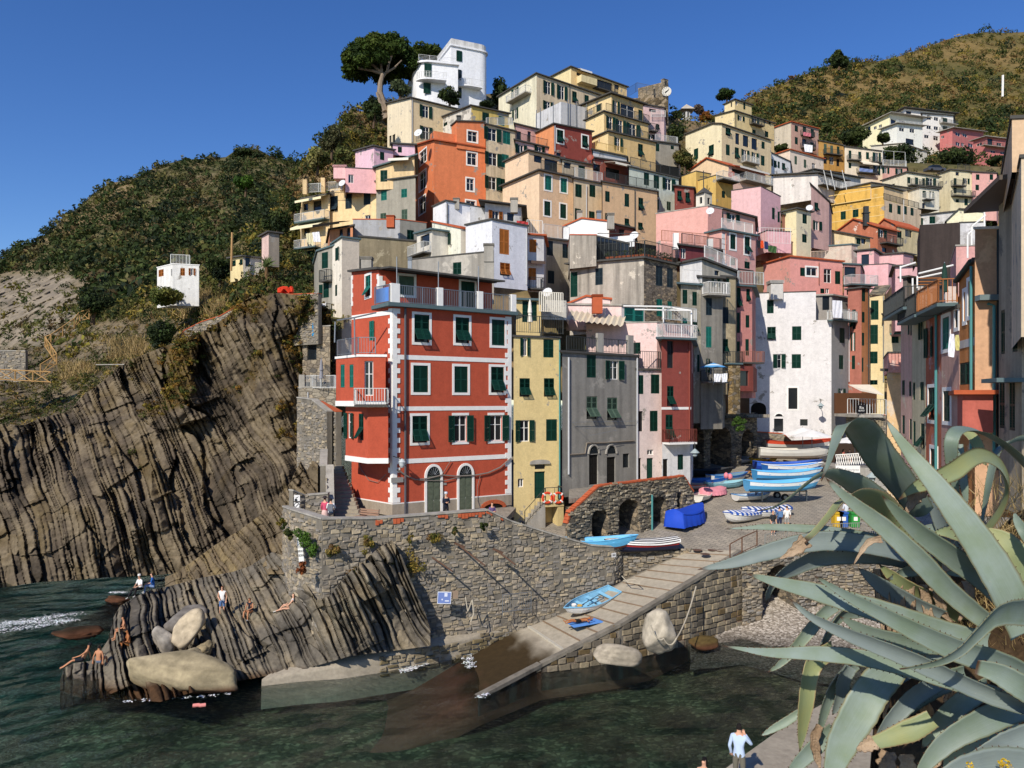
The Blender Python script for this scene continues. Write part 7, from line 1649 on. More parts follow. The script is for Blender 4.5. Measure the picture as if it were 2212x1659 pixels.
def gear(o,L,B):
    for a,b in(((-.9,-.3,.42),(.9,.1,.5)),((-.8,.25,.42),(.7,.35,.46)),((-1.0,0,.35),(.2,-.2,.4))):m=MB();m.bar(a,b,.03,5);m.build('oar',[plain('5b6f7d',.6)],o,(0,0,0))
    m=MB();m.lathe([(.14,0),(.16,.28)],(1.1,.1,.25),10);m.build('bucket',[plain('c9a04a',.6)],o,(0,0,0))
    m=MB();m.lathe([(.13,0),(.15,.3)],(1.3,-.2,.25),10);m.build('bucket',[WHITE],o,(0,0,0))
def ramp_z(px,py):
    return None
boat('white rowing boat with a light blue inside lying on the ramp',592,607,2.2,216,3.9,1.55,'e3e0d8','86bcd8',gun='7fb7d6',extra=gear,tilt=-9,pitch=9)
boat('navy boat with a red line under a black and white striped cover',643,551,None,192,4.6,1.6,'1e2440','1e2440',stripe='9c2f2c',cover=('long','2a2a2e','e3e1dc'),gun='2a2a2e')
boat('light blue boat with its top showing over the end of the sea wall',596,549,5.35,5,4.8,1.5,'5fb0dc','7cc2ea',gun='6ab8e4',bottom='8a4a3a')
boat('boat wrapped to the ground in a bright blue tarpaulin',688,524,None,52,4.4,1.7,'2347b5',cover=('tarp','1f48b8',None),gun='1f48b8',Hs=1.5)
boat('white boat under a blue and white banded cover on the square',743,521,None,215,3.8,1.6,'d9d7d2',cover=('across','2c55a8','e6e6e4'),gun='2c55a8',Hs=1.2)
boat('second white boat under a blue and white banded cover, half behind an agave leaf',766,517,None,200,3.8,1.5,'d9d7d2',cover=('across','2b4a8c','dedfe0'),gun='2b4a8c',Hs=1.1)
boat('light blue boat with white lines propped on a trailer',781,491,None,5,5.6,1.9,'5aa9d8','64b3e2',stripe='e3e6e6',bottom='4f9fd0',gun='6bb8e6',lift=1.1)
boat('light blue boat directly behind the one on the trailer',786,480,None,3,5.4,1.8,'4d9bd0','5caee0',stripe='dfe4e6',gun='67b6e4',lift=1.0)
boat('blue boat with white stripes at the back of the light blue pair',792,473,None,6,5.0,1.8,'2f6fc0','3f8ad0',stripe='e6e6e2',gun='e6e6e2',lift=.8)
boat('white dinghy with an orange ring below the trailer',752,500,None,20,3.2,1.4,'d3d0c9','c9d6de',gun='5a8fc0')
boat('royal blue boat with a white fender on wooden beams',786,471,None,358,5.6,2.0,'2347a6','2c58b8',stripe='3563c0',gun='27509c',lift=.5)
boat('long white clinker boat resting on wooden beams',793,458,None,355,6.4,2.0,'dcd8cd','cfc6b5',gun='d9d4c8',lift=.9)
boat('white boat with a red inside above the clinker boat',796,449,None,352,6.0,1.9,'d8d3ca','c94a30',stripe='c94a30',gun='b23c26',lift=1.0)
boat('blue and white boat first in the row under the arches',704,486,None,12,4.4,1.7,'dcdcd8','3c78b8',stripe='2b5fb0',bottom='2d62b4',gun='2b5fb0')
boat('small cream boat with a brown-orange deck under the blue and white one',697,489,None,20,3.0,1.3,'d6cdbb','a8512c',gun='b35a34')
boat('white boat with a blue bottom showing its stern to the square',702,500,None,60,3.2,1.4,'d9d5cb','d2cdc0',bottom='3571b8',gun='ded9cc')
boat('small boat draped with a pink towel',714,495,None,35,2.6,1.3,'d98f98',cover=('tarp','dd8d98',None),gun='dd8d98')
boat('pale teal boat right of the pink-draped boat',724,488,None,15,3.6,1.4,'7aa9b4','8cbcc6',gun='9cc8d0')
boat('white boat with a blue rim carrying a pink buoy',728,481,None,25,4.0,1.6,'d5d3cc','6f8a96',stripe='3c78b8',gun='3c78b8')
boat('dark grey inflatable dinghy under the arches',709,476,None,10,4.2,1.6,'24262a','2c2e33',gun='1d1e22')
boat('first grey inflatable dinghy by the viaduct pier',744,463,None,40,2.8,1.4,'8d8f90','77797c',gun='9b9d9e')
boat('second grey inflatable dinghy nearer the clinker boat',753,460,None,30,2.8,1.4,'999b9c','808284',gun='a3a5a6')
boat('yellow and red small boat on the stones below the railing',849,575,1.2,110,3.4,1.1,'c23a2a','d9a92c',stripe='d9a92c',gun='d9a92c')
boat('yellow kayak lying behind the grey dinghies',764,463,None,20,3.0,.9,'d9b22c','4a6fae',gun='d9b22c')
# trailer and beams
def trailer(px,py,lift,L,hd,label):
    D=55.0
    for _ in range(60):D=.5*D+.5*(EYE-zplaza(D))*FPX/(py-HY)
    c=P(px,py,D);o=empty('boat_trailer',c,label,'boat trailer',rz=R_(hd))
    for s in(-.6,.6):m=MB();m.box((-L/2,s-.05,lift-.15),(L/2,s+.05,lift-.03));m.build('beam',[METAL],o,(0,0,0))
    for x in(-L*.4,0,L*.4):m=MB();m.box((x-.04,-.62,lift-.28),(x+.04,.62,lift-.155));m.build('cross_beam',[METAL],o,(0,0,0))
    for x in(-L*.4,L*.4):
        for s in(-.6,.6):m=MB();m.box((x-.05,s-.05,0),(x+.05,s+.05,lift-.29));m.build('leg',[METAL],o,(0,0,0))
    for s in(-.75,.75):m=MB();m.tube([(0,s-.08,.3),(0,s+.08,.3)],.3,14);w_=m.build('wheel',[plain('1c1c1e',.8)],o,(0,0,0));m=MB();m.tube([(0,s-.09,.3),(0,s+.09,.3)],.15,10);m.build('rim',[METAL],w_,(0,0,0))
trailer(781,500,1.08,4.6,5,'steel trailer under the light blue boat')
for px,py,lab in((786,476,'wooden beam cradle under the royal blue boat'),(793,466,'wooden beam cradle under the clinker boat')):
    D=55.0
    for _ in range(60):D=.5*D+.5*(EYE-zplaza(D))*FPX/(py-HY)
    o=empty('boat_cradle',P(px,py,D),lab,'boat cradle',rz=R_(-4))
    for y in(-1.0,1.0):m=MB();m.box((-3.4,y-.1,.15),(3.4,y+.1,.35));m.build('beam',[plain('a87a48',.8)],o,(0,0,0))
    for x in(-2,-.5,1.2,2.4):m=MB();m.box((x-.1,-1.2,.36),(x+.1,1.2,.5));m.build('cross_beam',[plain('b5854e',.8)],o,(0,0,0))
    for x in(-2.6,2.6):m=MB();m.box((x-.1,-1.1,-.1),(x+.1,1.1,.145));m.build('foot',[plain('8a6238',.8)],o,(0,0,0))
for x,y,lab in((1885,800,'pink round buoy in the white boat with a blue rim'),(1850,790,'pink long buoy behind the pale boats')):
    q=PT(22,x,y,61);m=MB();m.lathe([(.02,-.25),(.16,-.18),(.2,0),(.15,.16),(.04,.25)],q,12);tag(m.build('buoy',[plain('d9808c',.5)],None,q,smooth=True),lab,'buoy')

# ------------------------------------------------------------------ vegetation
LEAF=foliage()
def leaf_cloud(C,Rad,tint,n,leaf,seed=0,flat=0.0,shell=.55):
    """n leaf quads in each ellipsoid; returns vertices, faces, colours."""
    rs=np.random.RandomState(seed);C=np.asarray(C,float).reshape(-1,3);Rad=np.asarray(Rad,float);Rad=np.broadcast_to(Rad.reshape(-1,3)if Rad.ndim>1 or Rad.size==3 else Rad.reshape(-1,1),C.shape)
    tint=np.broadcast_to(np.asarray(tint,float).reshape(-1,3),C.shape);M=len(C);leaf=np.broadcast_to(np.asarray(leaf,float).reshape(-1),(M,))
    d=rs.normal(size=(M,n,3));d/=np.linalg.norm(d,axis=2,keepdims=True);r=shell+(1-shell)*rs.rand(M,n,1)**.6
    r*=1+.25*vnoise(d[...,:1]*2.5+np.arange(M)[:,None,None]*3.7,d[...,1:2]*2.5,d[...,2:]*2.5)
    p=C[:,None]+d*r*Rad[:,None]
    nr=d+rs.normal(size=d.shape)*.7;nr[...,2]+=flat;nr/=np.linalg.norm(nr,axis=2,keepdims=True)
    a=np.cross(nr,rs.normal(size=nr.shape));a/=np.linalg.norm(a,axis=2,keepdims=True)+1e-9;b=np.cross(nr,a)
    s=leaf[:,None,None]*rs.uniform(.6,1.35,(M,n,1));a*=s;b*=s*.6
    V=np.stack([p-a,p-b*.8,p+a,p+b],2).reshape(-1,3);F=np.arange(M*n*4).reshape(-1,4)
    c=tint[:,None]*rs.uniform(.65,1.4,(M,n,1))*rs.uniform(.93,1.07,(M,n,3));c=np.repeat(c.reshape(-1,3),4,0)
    return V,F,c
def cloud_obj(name,parts,parent=None,off=None):
    V=[];F=[];c=[];k=0
    for v,f,q in parts:V.append(v);F.append(f+k);c.append(q);k+=len(v)
    V=np.concatenate(V);off=np.zeros(3)if off is None else np.array(off)
    return link(name,npmesh(name,V-off,np.concatenate(F),LEAF,np.concatenate(c)),parent)
GR=[np.array(lin(c))*1.35 for c in('2c3517','3a4220','4b4c24','55502c','333d1e','5e5a34','4a3f28','262e16')]
YG=[np.array(lin(c))*1.2 for c in('4d5022','6b6228','7a6a30','3d4520','5a4d2a','83703a','343d1c','6a5230')]
DG=[np.array(lin(c))*1.35 for c in('26301a','2e3a1c','36401f','20291a')]
def scatter(grid,n,cond,rmin,rmax,pal,seed,nl,leafk,squash=.75):
    rs=np.random.RandomState(seed);g=grid.reshape(-1,3);ok=np.where(cond.reshape(-1))[0];i=rs.choice(ok,n,replace=n>len(ok));p=g[i]
    r=rmin+(rmax-rmin)*rs.rand(n)**2.2;p=p+np.array([0,0,1])*(r*.35)[:,None]+rs.normal(size=p.shape)*.3
    t=np.array(pal)[rs.randint(0,len(pal),n)];R3=np.stack([r,r,r*squash],1)*rs.uniform(.8,1.2,(n,3))
    return leaf_cloud(p,R3,t,nl,r*leafk,seed)
hl=fbm(headland_pts[...,0]*.05,headland_pts[...,1]*.05,headland_pts[...,2]*.05,3)
cond=(rocky<.45)&(hy<350)
tag(cloud_obj('headland_scrub',[scatter(headland_pts,3000,cond&(hl>-.7),.9,3.2,GR+DG,1,46,.27),scatter(headland_pts,150,cond,2.5,5,DG,2,150,.15),scatter(headland_pts,330,rocky>=.45,.4,2.0,GR+YG[:2],3,40,.27)]),kind='stuff')
rl_=fbm(righthill_pts[...,0]*.06,righthill_pts[...,1]*.06,righthill_pts[...,2]*.06,3)
tag(cloud_obj('terrace_scrub',[scatter(righthill_pts,5200,rl_>-.5,.8,2.3,YG+GR[:4],4,40,.27),scatter(righthill_pts,420,rl_>.0,1.8,4.2,DG+GR[:3],5,110,.17)]),kind='stuff')
ok=(my_<330)&(rkm<.55)
tag(cloud_obj('slope_scrub',[scatter(middle_pts,900,ok,.4,1.5,GR+YG[:3],6,70,.2),scatter(middle_pts,150,ok&(my_<300),1.0,2.4,DG+GR[:3],7,170,.12),scatter(middle_pts,1500,~ok,.2,.8,YG+GR,8,40,.22)]),kind='stuff')
ok=(vx<420)&(vy<320)|(vx>640)&(vx<740)&(vy<220)|(vx>840)
tag(cloud_obj('village_slope_scrub',[scatter(village_pts,1500,ok,.4,1.6,GR+YG,9,60,.2),scatter(village_pts,800,(vx<395)&(vy<260),.4,1.6,GR+YG,15,60,.2),scatter(village_pts,160,ok,1.0,2.2,DG,10,150,.13)]),kind='stuff')
okc=moss>.3
tag(cloud_obj('cliff_plants',[scatter(cliff_pts,900,okc,.15,.5,[np.array(lin(c))for c in('6b5a24','7a6a2c','4d5224','80602a','5f4a26','3f4722')],11,40,.3,.6)]),kind='stuff')
def blades(p,n,h,spread,cols,seed,wd=.03):
    rs=np.random.RandomState(seed);p=np.asarray(p,float);i=rs.randint(0,len(p),n);b=p[i]+rs.normal(size=(n,3))*[spread,spread,.1]
    d=rs.normal(size=(n,3))*.35+[0,0,1];d/=np.linalg.norm(d,axis=1,keepdims=True);hh=h*rs.uniform(.5,1.2,(n,1));s=np.cross(d,rs.normal(size=(n,3)));s/=np.linalg.norm(s,axis=1,keepdims=True);s*=wd
    tip=b+d*hh+[0,0,-.1];V=np.stack([b-s,b+s,tip+s*.2,tip-s*.2],1).reshape(-1,3);c=np.array(cols)[rs.randint(0,len(cols),n)]*rs.uniform(.7,1.2,(n,1))
    return V,np.arange(n*4).reshape(-1,4),np.repeat(c,4,0)
STRAW=[np.array(lin(c))for c in('a08a5c','b59a66','8a7850','c2a878','7a6a40')]
def onslope(tile,pts):
    out=[]
    for x,y in pts:
        px,py=T(tile,x,y);d=(mx_-px)**2+(my_-py)**2;out.append(middle_pts.reshape(-1,3)[d.argmin()])
    return out
rs=np.random.RandomState(3)
tag(cloud_obj('dry_reeds',[blades(onslope(10,[(rs.uniform(1560,1960),rs.uniform(880,1100))for _ in range(60)]),5000,1.7,.5,STRAW,12,.04),blades(onslope(10,[(rs.uniform(980,1230),rs.uniform(1310,1450))for _ in range(40)]),3000,1.3,.5,STRAW,13,.04),blades(onslope(10,[(rs.uniform(560,850),rs.uniform(1500,1640))for _ in range(30)]),2000,1.0,.5,STRAW,14,.04)]),kind='stuff')
# trees, each its own thing
def tree(label,tile,cx,cy,w_,h_,D,pal,seed,n=14,leaf=1.5,group='trees and large shrubs of the hillside',name='tree',cat='tree',trunk=True,base=None,nl=150,lean=0):
    c=PT(tile,cx,cy,D);s=K*D/FPX;W,H=w_*s/2,h_*s/2;rs=np.random.RandomState(seed)
    zb=c.z-H-(0 if base is None else base);o=empty(name,(c.x,D,zb),label,cat,group)
    d=rs.normal(size=(n,3));d/=np.linalg.norm(d,axis=1,keepdims=True);pc=np.array(c)+d*rs.uniform(.25,.72,(n,1))*np.array([W,W,H]);pc[:,0]+=lean*(pc[:,2]-c.z)
    rr=np.stack([np.full(n,W),np.full(n,W),np.full(n,H)],1)*rs.uniform(.32,.5,(n,1))
    t=np.array(pal)[rs.randint(0,len(pal),n)]
    cloud_obj('crown',[leaf_cloud(pc,rr,t,nl,leaf*D/FPX,seed)],o,o.location)
    if trunk:
        m=MB();m.tube([(c.x,D,zb-.8),(c.x+.1*W,D,c.z-H*.3),(c.x,D,c.z+H*.3)],[max(.12,W*.12),W*.08,W*.03],7)
        for k in range(4):m.tube([(c.x,D,c.z-H*.3),tuple(pc[k])],[W*.05,.03],5)
        m.build('trunk',[plain('5b4a38',.9)],o)
    return o
# the umbrella pine
c0=PT(1,1090,520,125);s=K*125/FPX
up=empty('umbrella_pine',PT(1,1125,1000,121),'big umbrella pine with a forked leaning trunk beside the white villa','tree','trees and large shrubs of the hillside')
rs=np.random.RandomState(77);pc=[];rr=[]
for k in range(120):
    a=rs.uniform(0,6.28);q=rs.rand()**.5;x=math.cos(a)*q;y=math.sin(a)*q
    z=.92*(1-q**2.6)**.6*rs.uniform(.55,1)-.45*q**3+rs.uniform(-.12,.1)
    pc.append(np.array(c0)+np.array([x*300*s,y*240*s,z*215*s-10*s]));e=rs.uniform(55,85)*s;rr.append([e,e,e*.62])
PN=[np.array(lin(c))for c in('33441a','3d4c1c','2a3a18','46521f')]
cloud_obj('crown',[leaf_cloud(pc,rr,np.array(PN)[rs.randint(0,4,len(pc))],330,.30,78,flat=.3,shell=.5)],up,up.location)
m=MB();tr_=[PT(1,x,y,121.5)for x,y in((1130,1030),(1100,900),(1070,800),(1075,720),(1095,640))];m.tube(tr_,[.75,.6,.5,.42,.3],8);tk=m.build('trunk',[plain('8a7a68',.9,var=.3)],up)
for pts in(((1075,700),(1120,630),(1190,590),(1260,520)),((1090,650),(1080,560),(1050,480)),((1095,640),(1010,560),(920,520)),((1130,630),(1150,540),(1180,470)),((1100,640),(1000,610),(880,590))):m=MB();m.tube([PT(1,x,y,122.5)for x,y in pts],[.26,.2,.15,.08][:len(pts)],6);m.build('branch',[plain('8a7a68',.9,var=.3)],tk)
m=MB();m.tube([PT(1,x,y,120.8)for x,y in((1110,960),(1070,880),(1045,800))],[.35,.3,.22],6);m.build('branch',[plain('8a7a68',.9,var=.3)],tk)
tree('second umbrella pine with its crown showing above the villa wing',1,1490,450,330,120,137,PN,20,n=22)
tree('dark cypress-like shrub growing left of the cream gable house',1,1015,950,190,230,113,DG,21)
tree('tall feathery grey-green shrub on the crest above the prickly pears',1,650,1200,210,280,106,[np.array(lin(c))for c in('4a4c30','3c4228','565538')],22)
tree('round shrub in front of the white villa balcony',1,1668,835,220,150,120,GR[:2]+DG,23)
tree('dark shrubs to the right of the white villa',1,2100,790,230,260,133,DG,24)
tree('low shrub at the foot of the white villa right corner',1,1990,915,180,70,118,DG+GR[:1],25)
tree('grey-green domed prickly pear clump right of the pine trunk',1,1240,770,240,140,123,[np.array(lin(c))for c in('5d6648','4a5538','6b6e4c')],26)
tree('spreading prickly pear clump on the brow left of the pink house',1,530,1370,220,190,103,[np.array(lin(c))for c in('7a7a44','5e6436','8a8450')],27,leaf=2.0)
tree('second prickly pear clump lower on the brow',1,760,1340,170,160,100,[np.array(lin(c))for c in('7a7a44','5e6436','4d5530')],28,leaf=2.0)
tree('leaning lone pine on the skyline of the vineyard hill',3,610,520,170,140,300,DG,29,n=18)
tree('small pine on the skyline left of the yellow two-tiered house',2,1850,815,180,90,160,DG+PN[:1],30,base=2)
tree('bare greyish bush behind the church spire',2,1620,945,120,80,175,[np.array(lin(c))for c in('6a5a50','5c5048')],31)
tree('rust-orange autumn tree beside the church',2,1680,1005,140,90,168,[np.array(lin(c))for c in('8a5a22','7a4d20','6b5a26')],32)
tree('green trees left of the church spire',2,1430,995,120,80,165,GR[:3],33)
tree('green shrubs below the church between the houses',2,1430,1140,170,180,128,DG+GR[:2],34)
tree('overgrown slope shrubs right of the three-tiered house',2,1490,1370,200,180,112,GR[:4],35)
tree('large dark tree mass below the salmon villas',3,1600,1385,520,190,200,DG+GR[:2],36,n=26)
tree('dark tree below the cream modern villa',3,1140,1350,330,220,195,DG+GR[:1],37,n=20)
tree('dark trees on the slope left of the cream modern villa',3,750,1180,260,180,210,DG+GR[:2],38,n=18)
tree('small green tree in front of the cream modern villa',3,990,1195,130,80,222,GR[:2],39)
tree('dark tree at the foot of the smaller salmon villa',3,1960,1400,200,100,205,DG,40)
tree('small green shrub below the beige and tan house',3,115,1280,130,80,158,GR[:2],41)
tree('single round tree beside the tan house on the terraces',3,510,1110,90,70,205,GR[:2],42)
tree('bright green pine standing out on the headland slope',0,2120,1580,190,160,120,[np.array(lin(c))for c in('3f5a1e','4a6422','35501c')],43)
tree('broad dark green tree above the wooden stair',10,800,960,340,250,86,DG+GR[:2],44,n=24)
tree('dense conifer shrub at the cliff top beside the brick-topped path',10,1400,1210,280,320,75,DG+[np.array(lin('3d4a20'))],45,n=24)
tree('leafy bush in front of the small white house',10,1440,890,360,200,82,[np.array(lin(c))for c in('5e6430','4a5528','6b6a34')],46,n=26,trunk=False)
tree('dark bush right of the small white house',10,1900,650,260,220,90,DG+GR[:2],47,n=18)
tree('dark clump of trees on the headland summit',0,2110,1330,210,80,345,DG,48)
tree('round lone tree on the headland ridge',0,1620,1385,60,50,345,DG,49,n=8)
tree('dark bush on the slope above the stone house',11,180,250,260,260,88,DG+GR[:2],50,n=18)
tree('dark bush against the yellow terraced house',11,330,120,110,150,97,DG,51)
# palm and agaves on the slope
pl=empty('fan_palm',PT(11,90,700,80),'spiky fan palm on the slope left of the stone wall','palm');rs=random.Random(4);m=MB();c=Vector(pl.location)+Vector((0,0,.6))
for k in range(70):
    a=rs.uniform(0,6.28);e=rs.uniform(.1,1.4);d=Vector((math.cos(a)*math.cos(e),math.sin(a)*math.cos(e),math.sin(e)));L_=rs.uniform(1.0,1.7);s_=d.orthogonal().normalized()*.05;t=c+d*L_-Vector((0,0,.25));q=c+d*L_*.55;m.add([c-s_*.4,c+s_*.4,q+s_,t,q-s_],[(0,1,2,3,4)])
m.build('frond',[plain('5d6a3a',.7)],pl);m=MB();m.tube([pl.location-Vector((0,0,1.0)),c],[.22,.16],8);m.build('trunk',[plain('6b5236',.9)],pl)
# plants growing out of the sea wall
for i,(x,y,w_,h_,D,pal,lab)in enumerate(((935,1370,140,140,43.0,YG,'golden samphire tuft under the parapet of the sea wall'),(660,1430,150,90,42.4,YG,'golden tuft near the corner of the sea wall'),(1370,1540,230,200,44.2,YG[1:3]+YG[5:6],'largest golden tuft hanging in the middle of the sea wall'),(1545,1320,140,80,44.4,YG,'green and gold tuft right of the middle of the sea wall'),(1325,1340,60,70,44.0,YG,'small tuft between two larger ones on the sea wall'),(1720,1275,60,60,44.8,YG,'small tuft high on the right of the sea wall'),(1130,1525,130,80,43.2,YG,'tuft above the steep rock slabs in the sea wall'),(860,1640,200,70,42.6,YG,'orange-brown tuft low on the sea wall over the rocks'),(1970,1235,70,60,45.2,GR[:2],'grey-green tuft under the brick edge of the sea wall'),(400,1600,110,110,41.6,[np.array(lin('7a4426')),np.array(lin('8a5230'))],'rust-brown withered tuft below the banner'),(270,1290,110,90,43.0,GR[:3],'green tuft at the left edge of the sea wall'),(230,1200,80,80,45.5,YG,'orange tuft on the rock beside the parapet'))):
    D-=.6;c=PT(21,x,y,D);s=K*D/FPX;o=empty('wall_plant',c,lab,'wall plant','plants rooted in the sea wall');rs=np.random.RandomState(i);n=9
    pc=np.array(c)+rs.normal(size=(n,3))*[w_*s*.2,.12,h_*s*.22];cloud_obj('leaves',[leaf_cloud(pc,np.full((n,3),w_*s*.18),np.array(pal)[rs.randint(0,len(pal),n)],70,.06,i)],o,o.location)
o=empty('hanging_plant',PT(21,450,1380,42.0),'long green plant trailing down beside the banner','wall plant');rs=np.random.RandomState(8);pc=np.array([PT(21,x,y,41.7)for x,y in((360,1280),(390,1330),(420,1310),(450,1370),(470,1430),(490,1460),(500,1410),(440,1320),(410,1380))]);cloud_obj('leaves',[leaf_cloud(pc,np.full((9,3),.24),np.array(lin('4d6a2a')),130,.07,5)],o,o.location)
for x,y,w_,h_,D,lab in((1960,330,110,150,64,'green fern-like plant hanging over the viaduct arches'),(700,400,110,110,58,'dark green creeper on the wall above the steps')):
    c=PT(22 if x>1000 else 21,x,y,D);s=K*D/FPX;o=empty('hanging_plant',c,lab,'wall plant');rs=np.random.RandomState(3);pc=np.array(c)+rs.normal(size=(9,3))*[w_*s*.22,.15,h_*s*.25];cloud_obj('leaves',[leaf_cloud(pc,np.full((9,3),w_*s*.2),np.array(lin('47602a')),90,.1,9)],o,o.location)

# ------------------------------------------------------------------ the agaves in the foreground
def agave_mat(name,c1,c2,edge,rough=.5,dry=0.0):
    q=N(name);q.rough(rough);q.b.inputs['Specular IOR Level'].default_value=.35
    n1=q.noise(5,detail=5);n2=q.noise(60,detail=3);at=q.attr();sp=q.n('ShaderNodeSeparateColor');q.l(at,sp.inputs[0])   # red: along, green: across
    cv=q.n('ShaderNodeCombineXYZ');q.l(q.mul(sp.outputs[0],3.0),cv.inputs[0]);q.l(q.mul(sp.outputs[1],60.0),cv.inputs[1]);stx=q.noise(1.0,cv.outputs[0],3)
    c=q.mix(q.ramp(n1,[(.35,0),(.65,1)]),lin(c1),lin(c2));c=q.mix(1.0,c,q.ramp(stx,[(.3,.9),(.7,1.06)]),'MULTIPLY')
    mott=q.ramp(q.noise(28,detail=6,rough=.7),[(.68,0),(.74,1)]);c=q.mix(q.mul(mott,.55),c,lin('b9a98a'))
    c=q.mix(q.ramp(sp.outputs[2],[(.86,0),(.98,1)]),c,lin(edge));c=q.mix(q.ramp(sp.outputs[0],[(.955,0),(.985,1)]),c,lin('4a3524'))
    q.col(c);q.bump(stx if dry==0 else n2,.15+dry,.01+dry*.03);return q.m
AG={'g':agave_mat('agave_leaf','77847a','6d7c69','66694f'),'l':agave_mat('agave_leaf_pale','859287','78866f','75704f'),'y':agave_mat('agave_leaf_yellowing','8c8f5e','808a64','94805a'),'d':agave_mat('agave_leaf_dry','8a7258','b0997e','5f4a36',.85,.5),'b':agave_mat('agave_leaf_blue','707a76','7a847d','606858')}
TOOTH=plain('4a3020',.6)
def crom(pts,n):
    P_=np.array(pts,float);P_=np.vstack([2*P_[0]-P_[1],P_,2*P_[-1]-P_[-2]]);out=[]
    m=len(P_)-3
    for t in np.linspace(0,m-1e-6,n):
        i=int(t);f=t-i;a,b,c,d=P_[i:i+4];out.append(.5*(2*b+(c-a)*f+(2*a-5*b+4*c-d)*f*f+(3*b-a-3*c+d)*f**3))
    return np.array(out)
def leaf(par,pts,wmax,roll=0,mat='g',chan=.2,prof=None,dry=False,seed=0,flip=False,tile=23,teeth=True,thick=.02):
    """pts: base to tip, (x, y, depth) in tile pixels; wmax in tile pixels at the mean depth."""
    n=44;q=crom([tuple(PT(tile,*p))for p in pts],n);d=np.concatenate([[0],np.cumsum(np.linalg.norm(np.diff(q,axis=0),axis=1))]);s=d/d[-1]
    Dm=np.mean([p[2]for p in pts]);W=wmax*K*Dm/FPX/2
    ws=W*(np.interp(s,*zip(*prof))if prof else np.interp(s,[0,.15,.45,.7,.85,.94,1],[.85,.93,1,.82,.55,.3,.015]))
    T_=np.gradient(q,axis=0);T_/=np.linalg.norm(T_,axis=1,keepdims=True);v=q[0]-np.array([0,0,EYE]);v/=np.linalg.norm(v)
    w0=np.cross(T_[0],v);w0/=np.linalg.norm(w0);n0=np.cross(w0,T_[0]);r=R_(roll);w0=w0*math.cos(r)+n0*math.sin(r)
    Ws=[w0]
    for i in range(1,n):k=Ws[-1]-T_[i]*(Ws[-1]@T_[i]);Ws.append(k/np.linalg.norm(k))
    Ws=np.array(Ws);Ns=np.cross(Ws,T_)
    if(Ns[:20].mean(0)@np.array([-.1,-.6,.8]))<0:Ns=-Ns
    if flip:Ns=-Ns
    rs=np.random.RandomState(seed);X=np.linspace(-1,1,9);V=[];Cc=[]
    wob=.0 if not dry else .13
    for side in(1,-1):
        for i in range(n):
            cur=np.interp(s[i],[0,.2,.7,1],[1.4,1.0,.8,.6])*chan
            for x in X:
                h=cur*x*x*ws[i]*1.6-(0 if side>0 else thick*(1-x*x)*np.interp(s[i],[0,1],[1.3,.3])+.002)
                if dry:h+=wob*ws[i]*math.sin(9*x+14*s[i]+seed)
                V.append(q[i]+Ws[i]*ws[i]*x*(1+(.12*math.sin(23*s[i]+seed)if dry else .02*math.sin(70*s[i]+2*x)))+Ns[i]*h);Cc.append((s[i],x*.5+.5,abs(x)))
    nx=len(X);F=[];off=n*nx
    for i in range(n-1):
        for j in range(nx-1):F.append((i*nx+j,i*nx+j+1,(i+1)*nx+j+1,(i+1)*nx+j));F.append((off+i*nx+j,off+(i+1)*nx+j,off+(i+1)*nx+j+1,off+i*nx+j+1))
        for j in(0,nx-1):F.append((i*nx+j,(i+1)*nx+j,off+(i+1)*nx+j,off+i*nx+j))
    me=npmesh('leaf',np.array(V)-np.array(par.location),np.array(F),AG[mat],np.array(Cc),True);o=link('leaf',me,par)
    if teeth and not dry:
        m=MB();L=d[-1];k=.06
        while k<L*.93:
            i=int(np.searchsorted(d,k));i=min(i,n-2)
            for sg in(-1,1):
                e=Vector(q[i]+Ws[i]*ws[i]*sg+Ns[i]*chan*ws[i]*1.4*np.interp(s[i],[0,.2,.7,1],[1.4,1.0,.8,.6]));t=Vector(T_[i]);w_=Vector(Ws[i])*sg;nn=Vector(Ns[i])*.002
                m.add([e-t*.006-w_*.003,e+t*.006-w_*.003,e+w_*.010+t*.004,e+nn],[(0,1,2),(0,2,3),(1,3,2)])
            k+=rs.uniform(.03,.055)
        m.build('teeth',[TOOTH],o,par.location)['kind']='stuff'
    return o
ag=empty('agave',PT(33,2150,1500,5.2),'large grey-green agave filling the lower right foreground','agave')
A=1659
leaf(ag,[(1330,1120,5.9),(1180,900,5.75),(1010,690,5.6),(880,500,5.45),(790,385,5.25),(700,335,5.0),(630,390,4.86),(575,520,4.85),(520,690,4.88),(458,838,4.9)],300,12,'g',.12,prof=[(0,.8),(.3,1),(.5,.95),(.62,.8),(.8,.48),(.92,.22),(1,.01)])
leaf(ag,[(2230,2150,4.9),(2010,1690,4.9),(1760,1290,4.95),(1470,900,5.05),(1260,640,5.15),(1110,440,5.2),(1008,290,5.25)],300,-15,'l',.14,prof=[(0,.95),(.3,.95),(.55,.75),(.8,.42),(.93,.2),(1,.01)])
leaf(ag,[(2150,1950,5.2),(1880,1690,5.15),(1580,1470,5.1),(1330,1290,5.1),(1140,1120,5.1),(985,965,5.1)],215,20,'g',.2)
leaf(ag,[(1900,2060,5.0),(1560,1780,4.95),(1280,1490,4.9),(1010,1240,4.9),(780,1060,4.9),(620,930,4.9),(498,812,4.9)],185,10,'l',.22)
leaf(ag,[(1250,1330,5.9),(1050,1110,5.75),(860,940,5.6),(690,830,5.45),(540,775,5.3),(420,800,5.2),(300,885,5.2),(170,990,5.2),(40,1065,5.25),(-90,1090,5.3)],235,14,'g',.14,prof=[(0,.8),(.25,1),(.45,.92),(.6,.62),(.8,.4),(.93,.2),(1,.01)])
